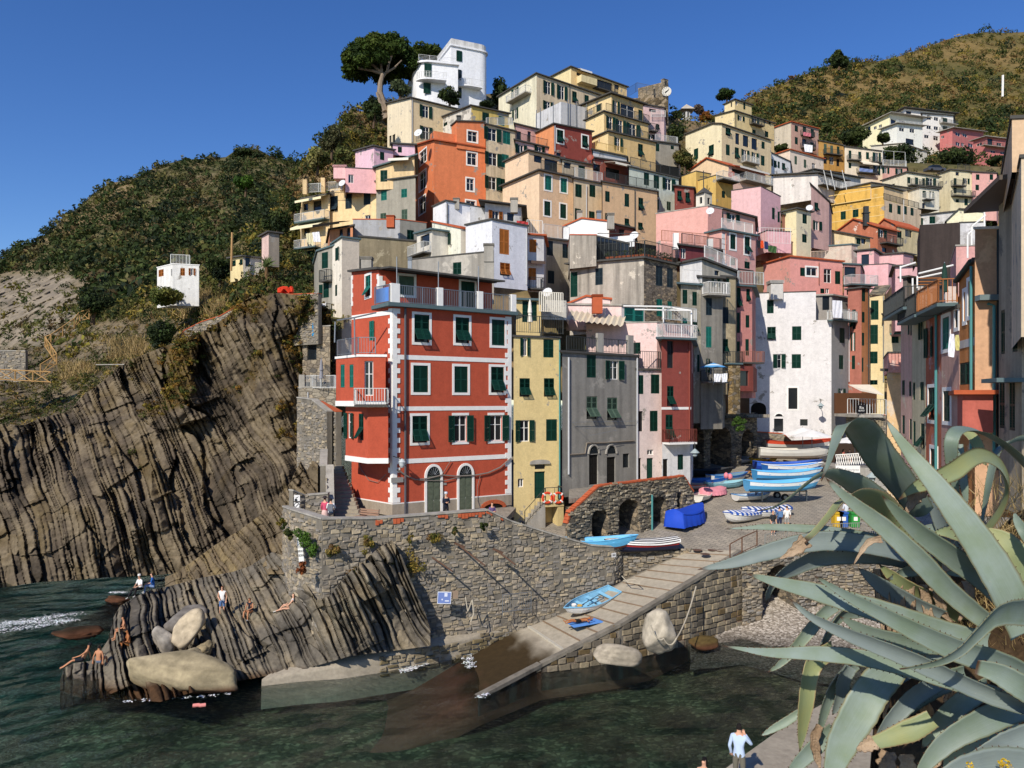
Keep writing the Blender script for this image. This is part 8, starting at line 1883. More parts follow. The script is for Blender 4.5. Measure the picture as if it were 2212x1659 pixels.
leaf(ag,[(1250,1400,5.7),(1080,1150,5.6),(920,1010,5.4),(760,960,5.15),(640,1010,5.0),(540,1130,4.98),(420,1270,5.0),(310,1370,5.0)],250,8,'y',.12,prof=[(0,.9),(.4,1),(.7,.75),(1,.5)])
leaf(ag,[(330,1350,5.0),(240,1430,5.0),(160,1480,5.0),(95,1515,5.0)],140,0,'d',.3,dry=True,prof=[(0,.9),(.4,.7),(1,.02)])
leaf(ag,[(1150,1420,5.8),(900,1340,5.75),(620,1290,5.7),(300,1255,5.7),(0,1240,5.7),(-200,1245,5.7),(-370,1252,5.7)],95,-35,'l',.3,prof=[(0,1),(.5,.95),(.8,.6),(1,.01)])
leaf(ag,[(1400,1560,5.6),(1100,1450,5.55),(800,1385,5.5),(520,1360,5.5),(250,1390,5.5),(-20,1460,5.5),(-300,1545,5.5),(-610,1605,5.5)],175,-25,'b',.22)
leaf(ag,[(1500,1600,5.7),(1250,1500,5.7),(1000,1450,5.65),(700,1445,5.6),(450,1480,5.6),(250,1560,5.5),(100,1650,5.4),(10,1780,5.4),(-10,1900,5.5)],240,25,'b',.2)
leaf(ag,[(2300,2560,4.7),(1980,2400,4.7),(1640,2290,4.72),(1320,2150,4.75),(1000,1990,4.8),(690,1830,4.85),(395,1655,4.9)],240,18,'g',.2,prof=[(0,1),(.3,.95),(.55,.7),(.8,.42),(.93,.2),(1,.01)])
leaf(ag,[(1900,2230,5.1),(1560,2150,5.05),(1200,2040,5.0),(820,1920,5.0),(420,1800,5.0),(100,1720,5.0),(-180,1640,5.0)],200,-5,'l',.15)
leaf(ag,[(2330,2800,4.55),(1950,2690,4.55),(1560,2520,4.58),(1230,2370,4.6),(900,2240,4.65),(600,2120,4.7),(360,2000,4.75),(180,1850,4.8)],165,30,'b',.3)
leaf(ag,[(2050,2720,4.95),(1640,2590,4.9),(1250,2470,4.9),(850,2375,4.9),(420,2330,4.9),(0,2320,4.9),(-396,2262,4.9)],150,-12,'l',.16,prof=[(0,1),(.4,1),(.65,.9),(.85,.5),(1,.01)])
leaf(ag,[(2420,2010,4.7),(2180,1960,4.5),(1980,1990,4.35),(1820,2140,4.28),(1650,2310,4.25),(1450,2410,4.25),(1140,2468,4.25)],260,15,'l',.14,prof=[(0,1),(.3,1),(.55,.85),(.75,.55),(.9,.25),(1,.01)])
leaf(ag,[(560,2280,5.5),(400,2400,5.35),(345,2560,5.3),(320,2760,5.3),(295,2980,5.35),(275,3180,5.4)],165,18,'y',.18,prof=[(0,.8),(.3,1),(.6,.9),(.85,.5),(1,.02)])
leaf(ag,[(760,2400,5.5),(600,2560,5.4),(500,2760,5.4),(450,2960,5.4),(430,3080,5.4)],150,55,'g',.2)
leaf(ag,[(440,2950,5.3),(400,3060,5.3),(420,3200,5.3),(450,3330,5.3)],80,20,'d',.3,dry=True,seed=3)
leaf(ag,[(1080,2440,5.4),(900,2640,5.25),(770,2860,5.2),(650,3080,5.2),(560,3330,5.2),(500,3500,5.2)],300,10,'l',.14)
leaf(ag,[(700,2440,5.35),(640,2560,5.35),(620,2700,5.35),(560,2860,5.35)],160,50,'b',.2)
leaf(ag,[(1480,2560,5.25),(1250,2700,5.15),(1080,2880,5.1),(960,3050,5.1),(860,3160,5.1)],170,30,'b',.22)
leaf(ag,[(1420,2900,5.0),(1250,2990,5.0),(1060,3060,5.0),(900,3110,5.0)],190,-10,'y',.2,prof=[(0,.8),(.4,1),(1,.55)])
leaf(ag,[(920,3090,5.0),(850,3130,5.0),(790,3150,5.0),(800,3180,5.0)],130,0,'d',.3,dry=True,seed=5,prof=[(0,1),(.6,.7),(1,.1)])
leaf(ag,[(2500,2760,4.45),(2250,2640,4.4),(2000,2500,4.45),(1800,2440,4.5)],260,20,'g',.2,prof=[(0,1),(.7,.8),(1,.5)])
leaf(ag,[(2500,2720,4.8),(2120,2800,4.75),(1820,2930,4.7),(1560,3080,4.7),(1380,3260,4.7),(1300,3400,4.7)],230,12,'g',.18,prof=[(0,1),(.5,1),(.8,.7),(1,.3)])
leaf(ag,[(2500,2950,4.4),(2220,3050,4.35),(1980,3140,4.35),(1700,3240,4.35)],240,20,'b',.2,prof=[(0,1),(.6,.9),(1,.15)])
leaf(ag,[(2400,3350,4.3),(2100,3300,4.3),(1750,3340,4.3),(1400,3460,4.3)],330,5,'b',.15)
leaf(ag,[(2120,2800,5.0),(2050,3000,4.95),(1950,3200,4.9),(1900,3400,4.9)],190,40,'l',.2)
leaf(ag,[(300,2820,5.5),(150,2920,5.5),(60,2970,5.5),(-60,3040,5.5)],75,10,'l',.25)
leaf(ag,[(560,2980,5.45),(420,3120,5.4),(260,3280,5.4),(150,3400,5.4)],140,20,'g',.2)
leaf(ag,[(600,1900,5.6),(480,1980,5.5),(360,2120,5.45),(230,2280,5.45),(100,2420,5.45),(0,2490,5.45)],120,25,'l',.2)
leaf(ag,[(820,1960,5.7),(640,1990,5.6),(520,2150,5.55),(440,2330,5.5),(400,2450,5.5)],130,40,'g',.2)
for i,(x0,y0,x1,y1,x2,y2,w_)in enumerate(((1020,1700,1040,1950,1060,2250,70),(1120,1700,1150,1980,1180,2260,80),(1230,1720,1240,2000,1260,2330,90),(1330,1740,1380,2000,1400,2360,90),(1450,1780,1520,1980,1600,2060,80),(1050,2470,1040,2660,1000,2900,70),(1380,2560,1260,2740,1080,2920,110),(1330,2680,1390,2880,1400,3100,110),(1560,2640,1550,2800,1580,2960,80),(870,2580,760,2680,690,2790,110),(1050,3180,1030,3300,1000,3420,160),(1180,3200,1200,3300,1220,3420,140),(1420,3080,1450,3220,1400,3360,110),(940,1290,860,1350,740,1560,60),(1380,880,1280,960,1195,1110,120),(1720,1700,1750,1850,1650,2050,90),(560,2950,580,3060,560,3200,60),(1640,1450,1560,1560,1500,1640,120))):
    if i<5:
        for j in range(4):leaf(ag,[(x0+37*j-60,y0+(53*(3*i+j))%170-100,5.75),(x1+30*j-50+9*(j%2),y1+20*j,5.72),(x2+26*j-50,y2-60*(j%3),5.7)],w_+14,(i*31+j*50)%90-45,'d',.4,dry=True,seed=9*i+j,prof=[(0,.9),(.5,1),(1,.2)])
    if i!=13:leaf(ag,[(x0,y0,5.65-.02*(i%5)),(x1,y1,5.6),(x2,y2,5.6)],w_,(i*37)%60-30,'d',.3,dry=True,seed=i,prof=[(0,.9),(.5,1),(1,.25)])
    else:leaf(ag,[(980,1340,4.85),(880,1360,4.85),(810,1440,4.85),(740,1560,4.85)],w_,0,'d',.3,dry=True,seed=i,prof=[(0,1),(.5,.8),(1,.1)])
for pts,w_,mt in(([(1700,2500,5.3),(1400,2620,5.25),(1180,2800,5.2),(1050,2990,5.2)],200,'g'),([(1900,2600,5.3),(1650,2760,5.2),(1450,2950,5.2),(1330,3150,5.2)],190,'l'),([(1500,2000,5.6),(1250,1900,5.6),(1000,1750,5.6),(780,1590,5.6)],170,'b'),([(1600,2250,5.6),(1250,2240,5.5),(900,2160,5.5),(620,2010,5.5)],170,'g'),([(1400,2350,5.6),(1050,2560,5.5),(860,2620,5.5),(700,2770,5.5)],140,'b'),([(1750,1600,5.7),(1500,1560,5.65),(1230,1600,5.6),(1030,1690,5.6)],180,'g'),([(2000,2900,4.9),(1750,3050,4.85),(1600,3200,4.85),(1520,3350,4.85)],200,'l'),([(1650,2050,5.7),(1400,1860,5.65),(1180,1740,5.6),(960,1560,5.6)],190,'y'),([(1800,2300,5.6),(1500,2280,5.6),(1200,2330,5.55),(950,2440,5.5)],190,'b')):leaf(ag,pts,w_,25,mt,.2)
a2=empty('agave',PT(23,2200,1500,6.4),'second agave behind, with leaves looping over beside the street houses','agave')
leaf(a2,[(2420,900,6.7),(2250,720,6.5),(2060,545,6.3),(1880,430,6.1),(1730,392,5.9),(1630,410,5.75),(1585,500,5.7),(1588,680,5.75),(1610,880,5.8),(1640,1010,5.85)],150,62,'g',.12,prof=[(0,1),(.4,.95),(.7,.8),(.9,.6),(1,.3)])
leaf(a2,[(1900,1250,6.3),(2030,1060,6.1),(2075,880,5.95),(2010,710,5.8),(1880,625,5.65),(1760,640,5.55),(1620,740,5.5),(1440,830,5.5),(1260,900,5.5),(1130,1000,5.5)],150,70,'y',.12,prof=[(0,.8),(.3,.8),(.55,.8),(.75,1.1),(.9,.8),(1,.05)])
leaf(a2,[(1690,400,6.3),(1770,470,6.2),(1820,560,6.15),(1850,640,6.15),(1885,705,6.15)],100,40,'y',.2)
leaf(a2,[(2400,480,6.6),(2230,465,6.5),(2100,490,6.4),(2000,570,6.3),(1950,700,6.25),(1910,880,6.25),(1870,1080,6.3),(1840,1250,6.3)],110,60,'g',.14)
leaf(a2,[(1640,520,6.5),(1660,700,6.45),(1690,880,6.4),(1720,1060,6.4)],90,30,'g',.2)
leaf(a2,[(2260,1900,5.2),(2200,1640,5.2),(2120,1460,5.2),(2000,1330,5.25),(1870,1250,5.3)],260,-20,'y',.14,prof=[(0,1),(.5,1),(.8,.7),(1,.1)])
leaf(a2,[(2300,1420,5.0),(2220,1290,5.0),(2160,1190,5.05),(2125,1110,5.1)],90,10,'g',.2)
leaf(a2,[(1700,1340,6.4),(1560,1300,6.3),(1440,1250,6.3),(1340,1230,6.3)],120,-10,'g',.2)
leaf(a2,[(1650,1500,6.2),(1500,1180,6.2),(1420,1000,6.2),(1380,960,6.2)],160,40,'b',.2)
leaf(a2,[(1860,1420,6.0),(1700,1320,6.0),(1540,1280,5.95),(1430,1290,5.95)],140,-30,'y',.2)
# the bank they grow on, extended as dark backing painted for the trunk's shade
bxs=np.linspace(870,1120,40);f_bk=rbf([(880,800,6.2),(1000,800,5.6),(1110,800,5.0),(900,690,6.8),(1000,640,6.8),(1110,560,6.6),(960,620,7.2),(1030,540,7.2),(880,760,6.5),(890,600,6.3),(930,590,6.4)])
x_,y_,D_=sheet(bxs,[(870,790),(874,720),(884,640),(887,588),(905,574),(940,562),(980,545),(1020,510),(1120,490)],[(870,860),(1120,860)],50,f_bk)
P0=unproj(x_,y_,D_);n_=fbm(P0[...,0]*4,P0[...,1]*4,P0[...,2]*4,4)
kk=np.clip(.5+n_,0,1)[...,None];bank_pts=push(P0,.15*n_)
tag(link('bank_and_shade_backing',grid_mesh('bank_and_shade_backing',bank_pts,vcol('bank_earth_and_shade',.95,14,.5,.8,.03),np.array(lin('2c2219'))*(1-kk)+np.array(lin('55432d'))*kk,((.6,.1),(1.5,2)))),kind='structure')
def bankp(pts):return[P(x,y,float(f_bk(np.array([x]),np.array([y]))[0]))for x,y in pts]
rs=np.random.RandomState(6)
tag(cloud_obj('dry_grass',[blades(bankp([(rs.uniform(975,1030),rs.uniform(490,620))for _ in range(50)]),1300,.35,.06,STRAW,31,.0035),blades(bankp([(rs.uniform(960,1030),rs.uniform(560,660))for _ in range(40)]),700,.25,.06,STRAW,32,.0035)]),kind='stuff')
fl=empty('yellow_flower',PT(33,2040,1620,4.2),'small yellow flower head at the very bottom right corner','flower');rs=np.random.RandomState(2)
cloud_obj('petals',[leaf_cloud([PT(33,x,y,4.2)for x,y in((2010,1620),(2050,1610),(2080,1650),(1745,1640))],.022,np.array(lin('d9b21c')),40,.007,3)],fl,fl.location)

# ------------------------------------------------------------------ people
SKIN={'l':plain('d2a184',.6),'m':plain('b9825f',.6),'t':plain('a3683f',.6)}
def person(label,at,rz,J,skin='l',top=None,legs=None,sleeve=.5,leglen=1.0,hair='2a1d14',longhair=False,hat=None,skirt=None,shoes='c9c4bb',scale=1.0,extra=None):
    """J: joints in metres, facing -y. The body grows from one skeleton by a Skin modifier; clothes are shells of it."""
    V=[];E=[];R=[];Z=[]
    def v(p,r,zone,par=None):
        V.append(tuple(p));R.append(r);Z.append(zone)
        if par is not None:E.append((par,len(V)-1))
        return len(V)-1
    pe=Vector(J['pelvis']);up=Vector(J.get('up',(0,0,1))).normalized();rt=Vector(J.get('right',(1,0,0))).normalized();fw=up.cross(rt);fw=-fw if fw.y>0 and abs(up.z)>.3 else fw
    p0=v(pe,.125,'pel');wa=v(pe+up*.2,.105,'tor',p0);ch=v(pe+up*.42,.125,'tor',wa);nk=v(pe+up*.55,.05,'neck',ch)
    hd=Vector(J.get('head',up)).normalized();h0=v(pe+up*.57+hd*.08,.07,'head',nk);h1=v(pe+up*.57+hd*.16+fw*.01,.088,'head',h0);v(pe+up*.57+hd*.235,.06,'head',h1);v(pe+up*.57+hd*.13+fw*.1,.016,'head',h1)
    for s,a in((-1,'L'),(1,'R')):
        sh=v(pe+up*.46+rt*s*.17,.058,'sho',ch);e=Vector(J['el'+a]);w_=Vector(J['wr'+a]);S0=Vector(V[sh])
        q=v(S0.lerp(e,.5),.043,'arm1',sh);q=v(e,.037,'arm2',q);q=v(e.lerp(w_,.5),.034,'fore',q);q=v(w_,.025,'fore',q);d=(w_-e).normalized();o=d.cross(fw).normalized()if d.cross(fw).length>.1 else rt
        pm=v(w_+d*.06,.026,'hand',q)
        for k in range(4):f1=v(w_+d*(.11-.006*abs(k-1.5))+o*(.022*(k-1.5)),.009,'hand',pm);v(w_+d*(.155-.012*abs(k-1.3))+o*(.022*(k-1.5))+fw*.02,.007,'hand',f1)
        f1=v(w_+d*.06+o*.05*(-s),.010,'hand',q);v(w_+d*.095+o*.06*(-s),.008,'hand',f1)
        hp=v(pe+rt*s*.085-up*.06,.088,'pel',p0);kn=Vector(J['kn'+a]);an=Vector(J['an'+a]);H=Vector(V[hp])
        q=v(H.lerp(kn,.5),.075,'thi',hp);q=v(kn,.053,'knee',q);q=v(kn.lerp(an,.4),.05,'shin',q);q=v(an,.034,'shin',q);t=Vector(J.get('toe',(0,-.16,-.05)));v(an+t,.03,'foot',q)
    me=bpy.data.meshes.new('body');me.from_pydata(V,E,[]);o=bpy.data.objects.new('body',me);COL.objects.link(o)
    md=o.modifiers.new('s','SKIN');md.use_smooth_shade=True
    for i,sv in enumerate(me.skin_vertices[0].data):sv.radius=(R[i],R[i]);sv.use_root=i==0
    sb=o.modifiers.new('d','SUBSURF');sb.levels=sb.render_levels=1
    b=bpy.data.meshes.new_from_object(o.evaluated_get(bpy.context.evaluated_depsgraph_get()));bpy.data.objects.remove(o);b.name='body'
    root=empty('person',at,label,'person','people',R_(rz));root.scale=(scale,)*3
    b.materials.clear();b.materials.append(SKIN[skin]);b.materials.append(plain(shoes,.6)if shoes else SKIN[skin]);link('body',b,root)
    co=np.array([q.co for q in b.vertices]);no=np.array([q.normal for q in b.vertices]);A=np.array([V[e[0]]for e in E]);B=np.array([V[e[1]]for e in E]);AB=B-A
    fc=np.array([np.mean(co[list(p.vertices)],0)for p in b.polygons]);t=np.clip(((fc[:,None]-A)*AB).sum(2)/(AB**2).sum(1),0,1);dd=np.linalg.norm(fc[:,None]-A-AB*t[...,None],axis=2);k=dd.argmin(1);zn=[Z[E[i][1]]for i in k];tk=t[np.arange(len(k)),k]
    if shoes:b.polygons.foreach_set('material_index',[1 if z=='foot' else 0 for z in zn])
    def shell(name,sel,c,off=.012):
        f=[i for i in range(len(zn))if sel(i)]
        if not f:return
        vs=sorted({q for i in f for q in b.polygons[i].vertices});mp_={q:i for i,q in enumerate(vs)};m=MB();m.v=[tuple(co[q]+no[q]*off)for q in vs];m.f=[[mp_[q]for q in b.polygons[i].vertices]for i in f];m.m=[0]*len(f);m.build(name,[plain(c,.85)],root,(0,0,0),smooth=True)
    if top:shell('shirt',lambda i:zn[i]in('tor','sho')or(zn[i]=='neck' and tk[i]<.35)or(zn[i]=='pel' and(fc[i]-np.array(pe))@np.array(up)>.0)or(zn[i]=='arm1' and sleeve>0)or(zn[i]=='arm2' and sleeve>=.5)or(zn[i]=='fore' and sleeve>.9),top)
    if legs:shell('trousers',lambda i:(zn[i]=='pel')or(zn[i]=='thi' and leglen>.2)or(zn[i]=='knee' and leglen>.4 and(leglen>.6 or tk[i]<.5))or(zn[i]=='shin' and leglen>.9),legs,.010)
    hz=np.array(pe+up*.57);shell('hair',lambda i:zn[i]=='head' and((fc[i]-hz)@np.array(hd)>.19 or((fc[i]-hz)@np.array(fw)<.012 and(fc[i]-hz)@np.array(hd)>.08)),hair,.014)
    if longhair:m=MB();c=pe+up*.57+hd*.16-fw*.06;m.tube([c+hd*.05,c-fw*.03-up*.08,c-up*.24-fw*.02,c-up*.34],[.07,.085,.07,.02],8);m.build('hair',[plain(hair,.7)],root,(0,0,0),smooth=True)
    if hat:c=pe+up*.57+hd*.2;m=MB();m.lathe([(.1,0),(.105,.03),(.09,.1),(.03,.12)]if hat[1]<.2 else[(.2,.0),(.2,.01),(.11,.02),(.1,.1),(.03,.12)],c,12);m.build('hat',[plain(hat[0],.8)],root,(0,0,0))
    if skirt:m=MB();m.lathe([(.14,.05),(.19,-.1),(.25,-skirt[1])],pe,14);m.build('skirt',[plain(skirt[0],.85,var=.3,scale=14)],root,(0,0,0))
    if extra:extra(root,pe,up)
    return root
def stand(**k):
    d=dict(pelvis=(0,0,.95),elL=(-.24,.03,1.14),elR=(.24,.03,1.14),wrL=(-.22,-.08,.92),wrR=(.22,-.08,.92),knL=(-.1,-.03,.5),knR=(.1,-.03,.5),anL=(-.11,.02,.08),anR=(.11,.02,.08));d.update(k);return d
def sit(**k):
    d=dict(pelvis=(0,0,.13),up=(0,-.12,1),elL=(-.24,-.12,.36),elR=(.24,-.12,.36),wrL=(-.1,-.36,.28),wrR=(.1,-.36,.28),knL=(-.13,-.44,.2),knR=(.13,-.44,.2),anL=(-.13,-.52,-.24),anR=(.13,-.5,-.26));d.update(k);return d
PHONE=dict(wrL=(-.08,-.3,1.2),wrR=(.08,-.3,1.2),elL=(-.22,-.06,1.15),elR=(.22,-.06,1.15))
def pack(c):return lambda r,pe,up:(lambda m:(m.obox(pe+up*.3+Vector((0,.19,0)),Vector((.14,0,0)),Vector((0,.07,0)),up*.2),m.build('backpack',[plain(c,.8)],r,(0,0,0))))(MB())
def AT(tile,x,y,D):return PT(tile,x,y,D)
person('woman in pink top and pale flowered long skirt with dark hat',Vector((*AT(21,595,1135,45.6).xy,7.42)),160,stand(),top='c9506a',skirt=('d9b8ae',.82),legs='d9b8ae',leglen=.3,sleeve=1,hat=('3a3034',.3),hair='3a2418')
person('person in white T-shirt with grey backpack seated on the terrace wall',AT(21,645,1128,44.3),185,sit(),top='e6e4e0',legs='4a4a4e',extra=pack('6d7076'),hair='1d1714')
person('man in dark navy jacket and cap holding a phone by the arched doors',Vector((*AT(21,1642,1100,47.6).xy,7.42)),20,stand(**PHONE),top='1c2233',legs='20222a',sleeve=1,hat=('cdd3dc',.1))
person('person in purple and yellow stooping at the red house cellar opening',Vector((*AT(21,2040,1090,48.6).xy,6.7)),30,stand(**PHONE),top='6b5580',legs='b99a3a',sleeve=1)
person('man in white T-shirt and dark trousers sitting on the rock ledge',AT(30,1215,118,47.5),-25,sit(anL=(-.2,-.75,-.35),knL=(-.15,-.5,.08)),top='e8e6e2',legs='1f1d20',hat=('d9d6d0',.1))
person('person in blue T-shirt and jeans sitting beside the man in white',AT(30,1325,100,48),-70,sit(),top='2a5fa8',legs='7d93b5',hair='3a2a1c')
person('young woman in white top and denim shorts standing on the tilted slabs',AT(30,1920,348,44.2),10,stand(wrL=(-.1,-.25,1.05)),top='e4e1dc',legs='56719a',leglen=.45,sleeve=0,longhair=True,hair='6b4228',shoes=None)
person('tanned woman in dark swimsuit and sunglasses sitting by the rock steps',AT(30,2165,320,44.4),-15,sit(),skin='m',top='25222a',sleeve=0,hair='5a3a26',shoes='e4e2de')
person('shirtless man in patterned trunks sitting sideways on the point',AT(30,1080,490,42.4),-60,sit(),skin='m',legs='5a4a38',leglen=.45,hair='2a1c14',shoes=None)
person('tanned bather hugging the knees just below the shirtless man',AT(30,1115,605,41.7),-50,sit(knL=(-.1,-.36,.36),knR=(.1,-.36,.36),anL=(-.1,-.42,-.06),anR=(.1,-.42,-.06)),skin='t',legs='b5763f',leglen=.3,hair='241a16',shoes=None)
person('man in black cap and dark shorts leaning back at the waterline',AT(30,715,735,40.6),-65,sit(up=(0,.5,1),elL=(-.28,.3,.3),wrL=(-.3,.34,.05),knL=(-.12,-.48,.08),anL=(-.14,-.92,-.2),knR=(.12,-.46,.14),anR=(.12,-.9,-.16)),skin='m',legs='1d2028',leglen=.6,hat=('1c1c1e',.1),shoes=None)
person('woman in grey bikini seen from behind sitting on a pale towel',AT(30,855,750,40.4),175,sit(up=(0,0,1),elL=(-.27,.05,.34),wrL=(-.27,.1,.1),elR=(.27,.05,.34),wrR=(.27,.1,.1)),skin='m',legs='6f7a8c',leglen=.1,hair='1c1614',shoes=None)
person('woman in white top sunning against the base of the sea wall',AT(31,305,290,44.0),-75,sit(up=(0,.2,1),knL=(-.1,-.4,.3),anL=(-.1,-.66,.02),knR=(.1,-.42,.12),anR=(.1,-.85,0)),top='d9d6d6',sleeve=0,legs='9aa6bd',leglen=.2,hair='6b4a32')
person('sunbather in black trunks lying on a blue towel on the ramp',AT(32,580,412,44.4)+Vector((0,0,.12)),0,dict(pelvis=(0,0,.05),up=(.93,.35,.1),right=(-.35,.93,0),elL=(.5,-.25,.06),wrL=(.72,-.05,.16),elR=(.3,.45,.06),wrR=(.55,.42,.1),knL=(-.42,-.28,.12),anL=(-.82,-.42,.02),knR=(-.44,-.02,.12),anR=(-.88,-.06,.02),toe=(-.04,0,.12)),skin='t',legs='1a1a1c',leglen=.3,hair='c9bfb4',shoes=None)
person('man in light blue shirt on the pier holding a phone to his ear',Vector((*PZ(739,790,4.1).xy,4.1)),150,stand(wrL=(-.15,-.07,1.46),elL=(-.3,-.1,1.22)),top='b5c6dc',legs='6b675a',sleeve=1,hair='17120f',scale=1.06)
person('dark-haired woman at the water, only head and shoulder showing',P(704,758,22)-Vector((0,0,1.76)),-30,stand(),hair='17120f',longhair=True)
person('man in white T-shirt and grey shorts walking away across the square',Vector((*P(787,523,53.6).xy,zplaza(53.6))),175,stand(),top='e9e6e2',legs='9c9a98',leglen=.6,hair='4a3424')
person('woman with blue backpack and patterned trousers beside the man in white',Vector((*P(779.5,523,53.4).xy,zplaza(53.4))),180,stand(),top='4a6690',legs='2d3450',hair='2a1c14',extra=pack('5a7ba6'))
person('man in dark T-shirt and grey shorts behind the agave tip',Vector((*P(781,526,52.6).xy,zplaza(52.6)))+Vector((-.55,0,0)),20,stand(),top='2e3136',legs='8a8f98',leglen=.6)
person('person in pale shirt by the coloured bins',Vector((*P(846.5,545,55).xy,zplaza(55))),170,stand(),top='c9cdd6',legs='44464c')
person('diner with bare shoulders at the terrace restaurant',AT(23,650,655,66),40,sit(),skin='m',top='a8484a',sleeve=0,longhair=True)
person('diner in dark top at the terrace restaurant',AT(23,705,655,66),-20,sit(),top='3a3f4a')

# ------------------------------------------------------------------ small things
foam=[leaf_cloud([PZ(x,y,.12)for x,y in pts],(r,r*.8,.03),np.array([.8,.82,.82]),n,.07,i,flat=6,shell=0)for i,(pts,r,n)in enumerate((([(x,626-x*.12+4*math.sin(x*.5))for x in range(-4,74,4)],1.0,75),([(x,672-(x-400)*.38)for x in range(404,470,4)],.4,45),([(466+k,650+k*4)for k in range(5)],.45,50),([(112+3*k,592)for k in range(5)],.5,30),([(480,697),(486,694)],.3,30),([(130+14*k,701-k)for k in range(8)],.3,12)))]
tag(cloud_obj('foam',foam),kind='stuff')
def parasol(label,tile,x,y,D,r,c,closed=False,c2=None,z0=None,name='parasol'):
    q=PT(tile,x,y,D);o=empty(name,q,label,'parasol');m=MB();zb=-2.3 if z0 is None else z0;m.bar((0,0,zb),(0,0,.1),.03,6);m.build('pole',[METAL],o,(0,0,0));m=MB()
    if closed:m.lathe([(.03,.05),(.1,-.2),(.17,-.9),(.12,-1.0),(.2,-1.6),(.05,-1.62)],(0,0,0),10)
    else:
        n=16;m.v=[(0,0,0)]+[(r*k/3*math.cos(2*math.pi*i/n),r*k/3*math.sin(2*math.pi*i/n),-.11*r*k-(.05 if k==3 and i%2 else 0))for k in(1,2,3)for i in range(n)]
        m.f=[[0,1+i,1+(i+1)%n]for i in range(n)]+[[1+k*n+i,1+(k+1)*n+i,1+(k+1)*n+(i+1)%n,1+k*n+(i+1)%n]for k in(0,1)for i in range(n)];m.m=[0]*n+[(1 if c2 else 0)*(k==0)for k in(0,1)for i in range(n)]
    m.build('canopy',[plain(c,.8),plain(c2 or c,.8)],o,(0,0,0));return o
parasol('white parasol nearer the white building over the cafe tables',23,300,375,75,2.0,'e6e4e0');parasol('second white parasol in front of the first at the cafe',23,380,395,72.5,1.8,'dfdedb')
parasol('closed cream parasol on the yellow house roof terrace',12,155,935,55.6,1,'e6dfd0',True,z0=-2.2);parasol('blue and white banded parasol on the dark grey tenement balcony',12,1740,1475,64.5,1.15,'4f93c8',c2='c9dce8',z0=-1.9)
parasol('closed dark green parasol on the street roof terrace',13,1525,620,43,1,'1f3a30',True,z0=-2);parasol('closed blue and green parasol by the stone house',11,500,1090,68.5,1,'1f7fb0',True);parasol('closed black and white striped parasol on the low stone terrace',11,565,1445,63.5,1,'8a8a90',True)
def sheet_of(label,cat,tile,pts,D,c,name='washing'):
    m=MB();q=[PT(tile,x,y,D)for x,y in pts];n=8;a,b,c_,d=q;vs=[a.lerp(b,i/n).lerp(d.lerp(c_,i/n),j/4)+Vector((0,.05*math.sin(i*1.9+j),0))for j in range(5)for i in range(n+1)];m.add(vs,[(j*(n+1)+i,j*(n+1)+i+1,(j+1)*(n+1)+i+1,(j+1)*(n+1)+i)for j in range(4)for i in range(n)]);o=m.build(name,[plain(c,.85)],None,q[0]);return tag(o,label,cat,'washing hung out on balconies')
for lab,tl,pts,D,c in(('cream sheet hung on the lower yellow balcony',11,((430,360),(485,350),(500,465),(445,470)),92.5,'d9d2ae'),('white towel beside the cream sheet on the yellow balcony',11,((485,350),(545,343),(562,430),(500,432)),92.3,'e9e9ea'),('white cloths flapping left of the tall beige house',11,((560,970),(605,950),(600,1105),(575,1100)),70,'e4e3e2'),('white shirt under the blue parasol',12,((1745,1570),(1805,1572),(1800,1640),(1748,1640)),64,'e2e4ea'),('second white shirt under the blue parasol',12,((1808,1572),(1860,1565),(1858,1640),(1815,1645)),64,'dfe2e8'),('white sheet over the far tan balcony',3,((310,1245),(385,1255),(383,1318),(318,1310)),163.5,'e2e2e4'),('bright clothes on the upper tan balcony',3,((305,1140),(370,1150),(370,1182),(305,1172)),163.5,'b56a72'),('orange jersey in the line of washing by the salmon house',12,((2150,420),(2172,418),(2175,485),(2148,485)),75,'d9562a'),('dark clothes left of the orange jersey',12,((2115,415),(2145,418),(2143,485),(2118,482)),75,'23242c'),('navy clothes right of the orange jersey',12,((2180,425),(2212,430),(2212,498),(2182,492)),75,'2a3560'),('green and black clothes at the end of the line',13,((0,460),(75,470),(72,530),(0,515)),75,'3d5a34'),('white cloth drying on the white house loggia',13,((555,935),(640,940),(640,1090),(560,1085)),78,'d3d3d8'),('white shirt hung over the street',13,((1575,1225),(1610,1228),(1610,1430),(1552,1420)),31,'e4e6ee'),('yellow shirt hung over the street beside the white one',13,((1622,1235),(1650,1235),(1652,1370),(1618,1368)),31,'d6cf8e'),('grey lace garments hung over the pink wall',13,((1200,1360),(1285,1370),(1280,1460),(1205,1475)),44,'b9b2b0'),('awning house washing in blue and red',3,((790,1450),(905,1465),(905,1490),(790,1480)),158,'6f7fa8'),('red and blue cloths on the white house terrace rail',12,((40,245),(140,260),(140,290),(40,280)),74,'a83a3a')):sheet_of(lab,'washing',tl,pts,D,c)
def dish(label,tile,x,y,D,r,c='d3d3d2'):
    r*=.38
    q=PT(tile,x,y,D);o=empty('satellite_dish',q,label,'satellite dish','satellite dishes on the roofs');m=MB();d=Vector((-.35,-.85,.4)).normalized();a=d.orthogonal().normalized();b=d.cross(a)
    m.v=[d*(-.25*r)]+[a*(r*k/2*math.cos(i*.524))+b*(r*k/2*math.sin(i*.524))-d*(.25*r*(1-(k/2)**2))for k in(1,2)for i in range(12)];m.f=[[0,1+i,1+(i+1)%12]for i in range(12)]+[[1+i,13+i,13+(i+1)%12,1+(i+1)%12]for i in range(12)];m.m=[0]*24;m.build('dish',[plain(c,.5)],o,(0,0,0));m=MB();m.bar((0,.1,-r*1.4),(0,.1,0),.04,5);m.build('mast',[METAL],o,(0,0,0))
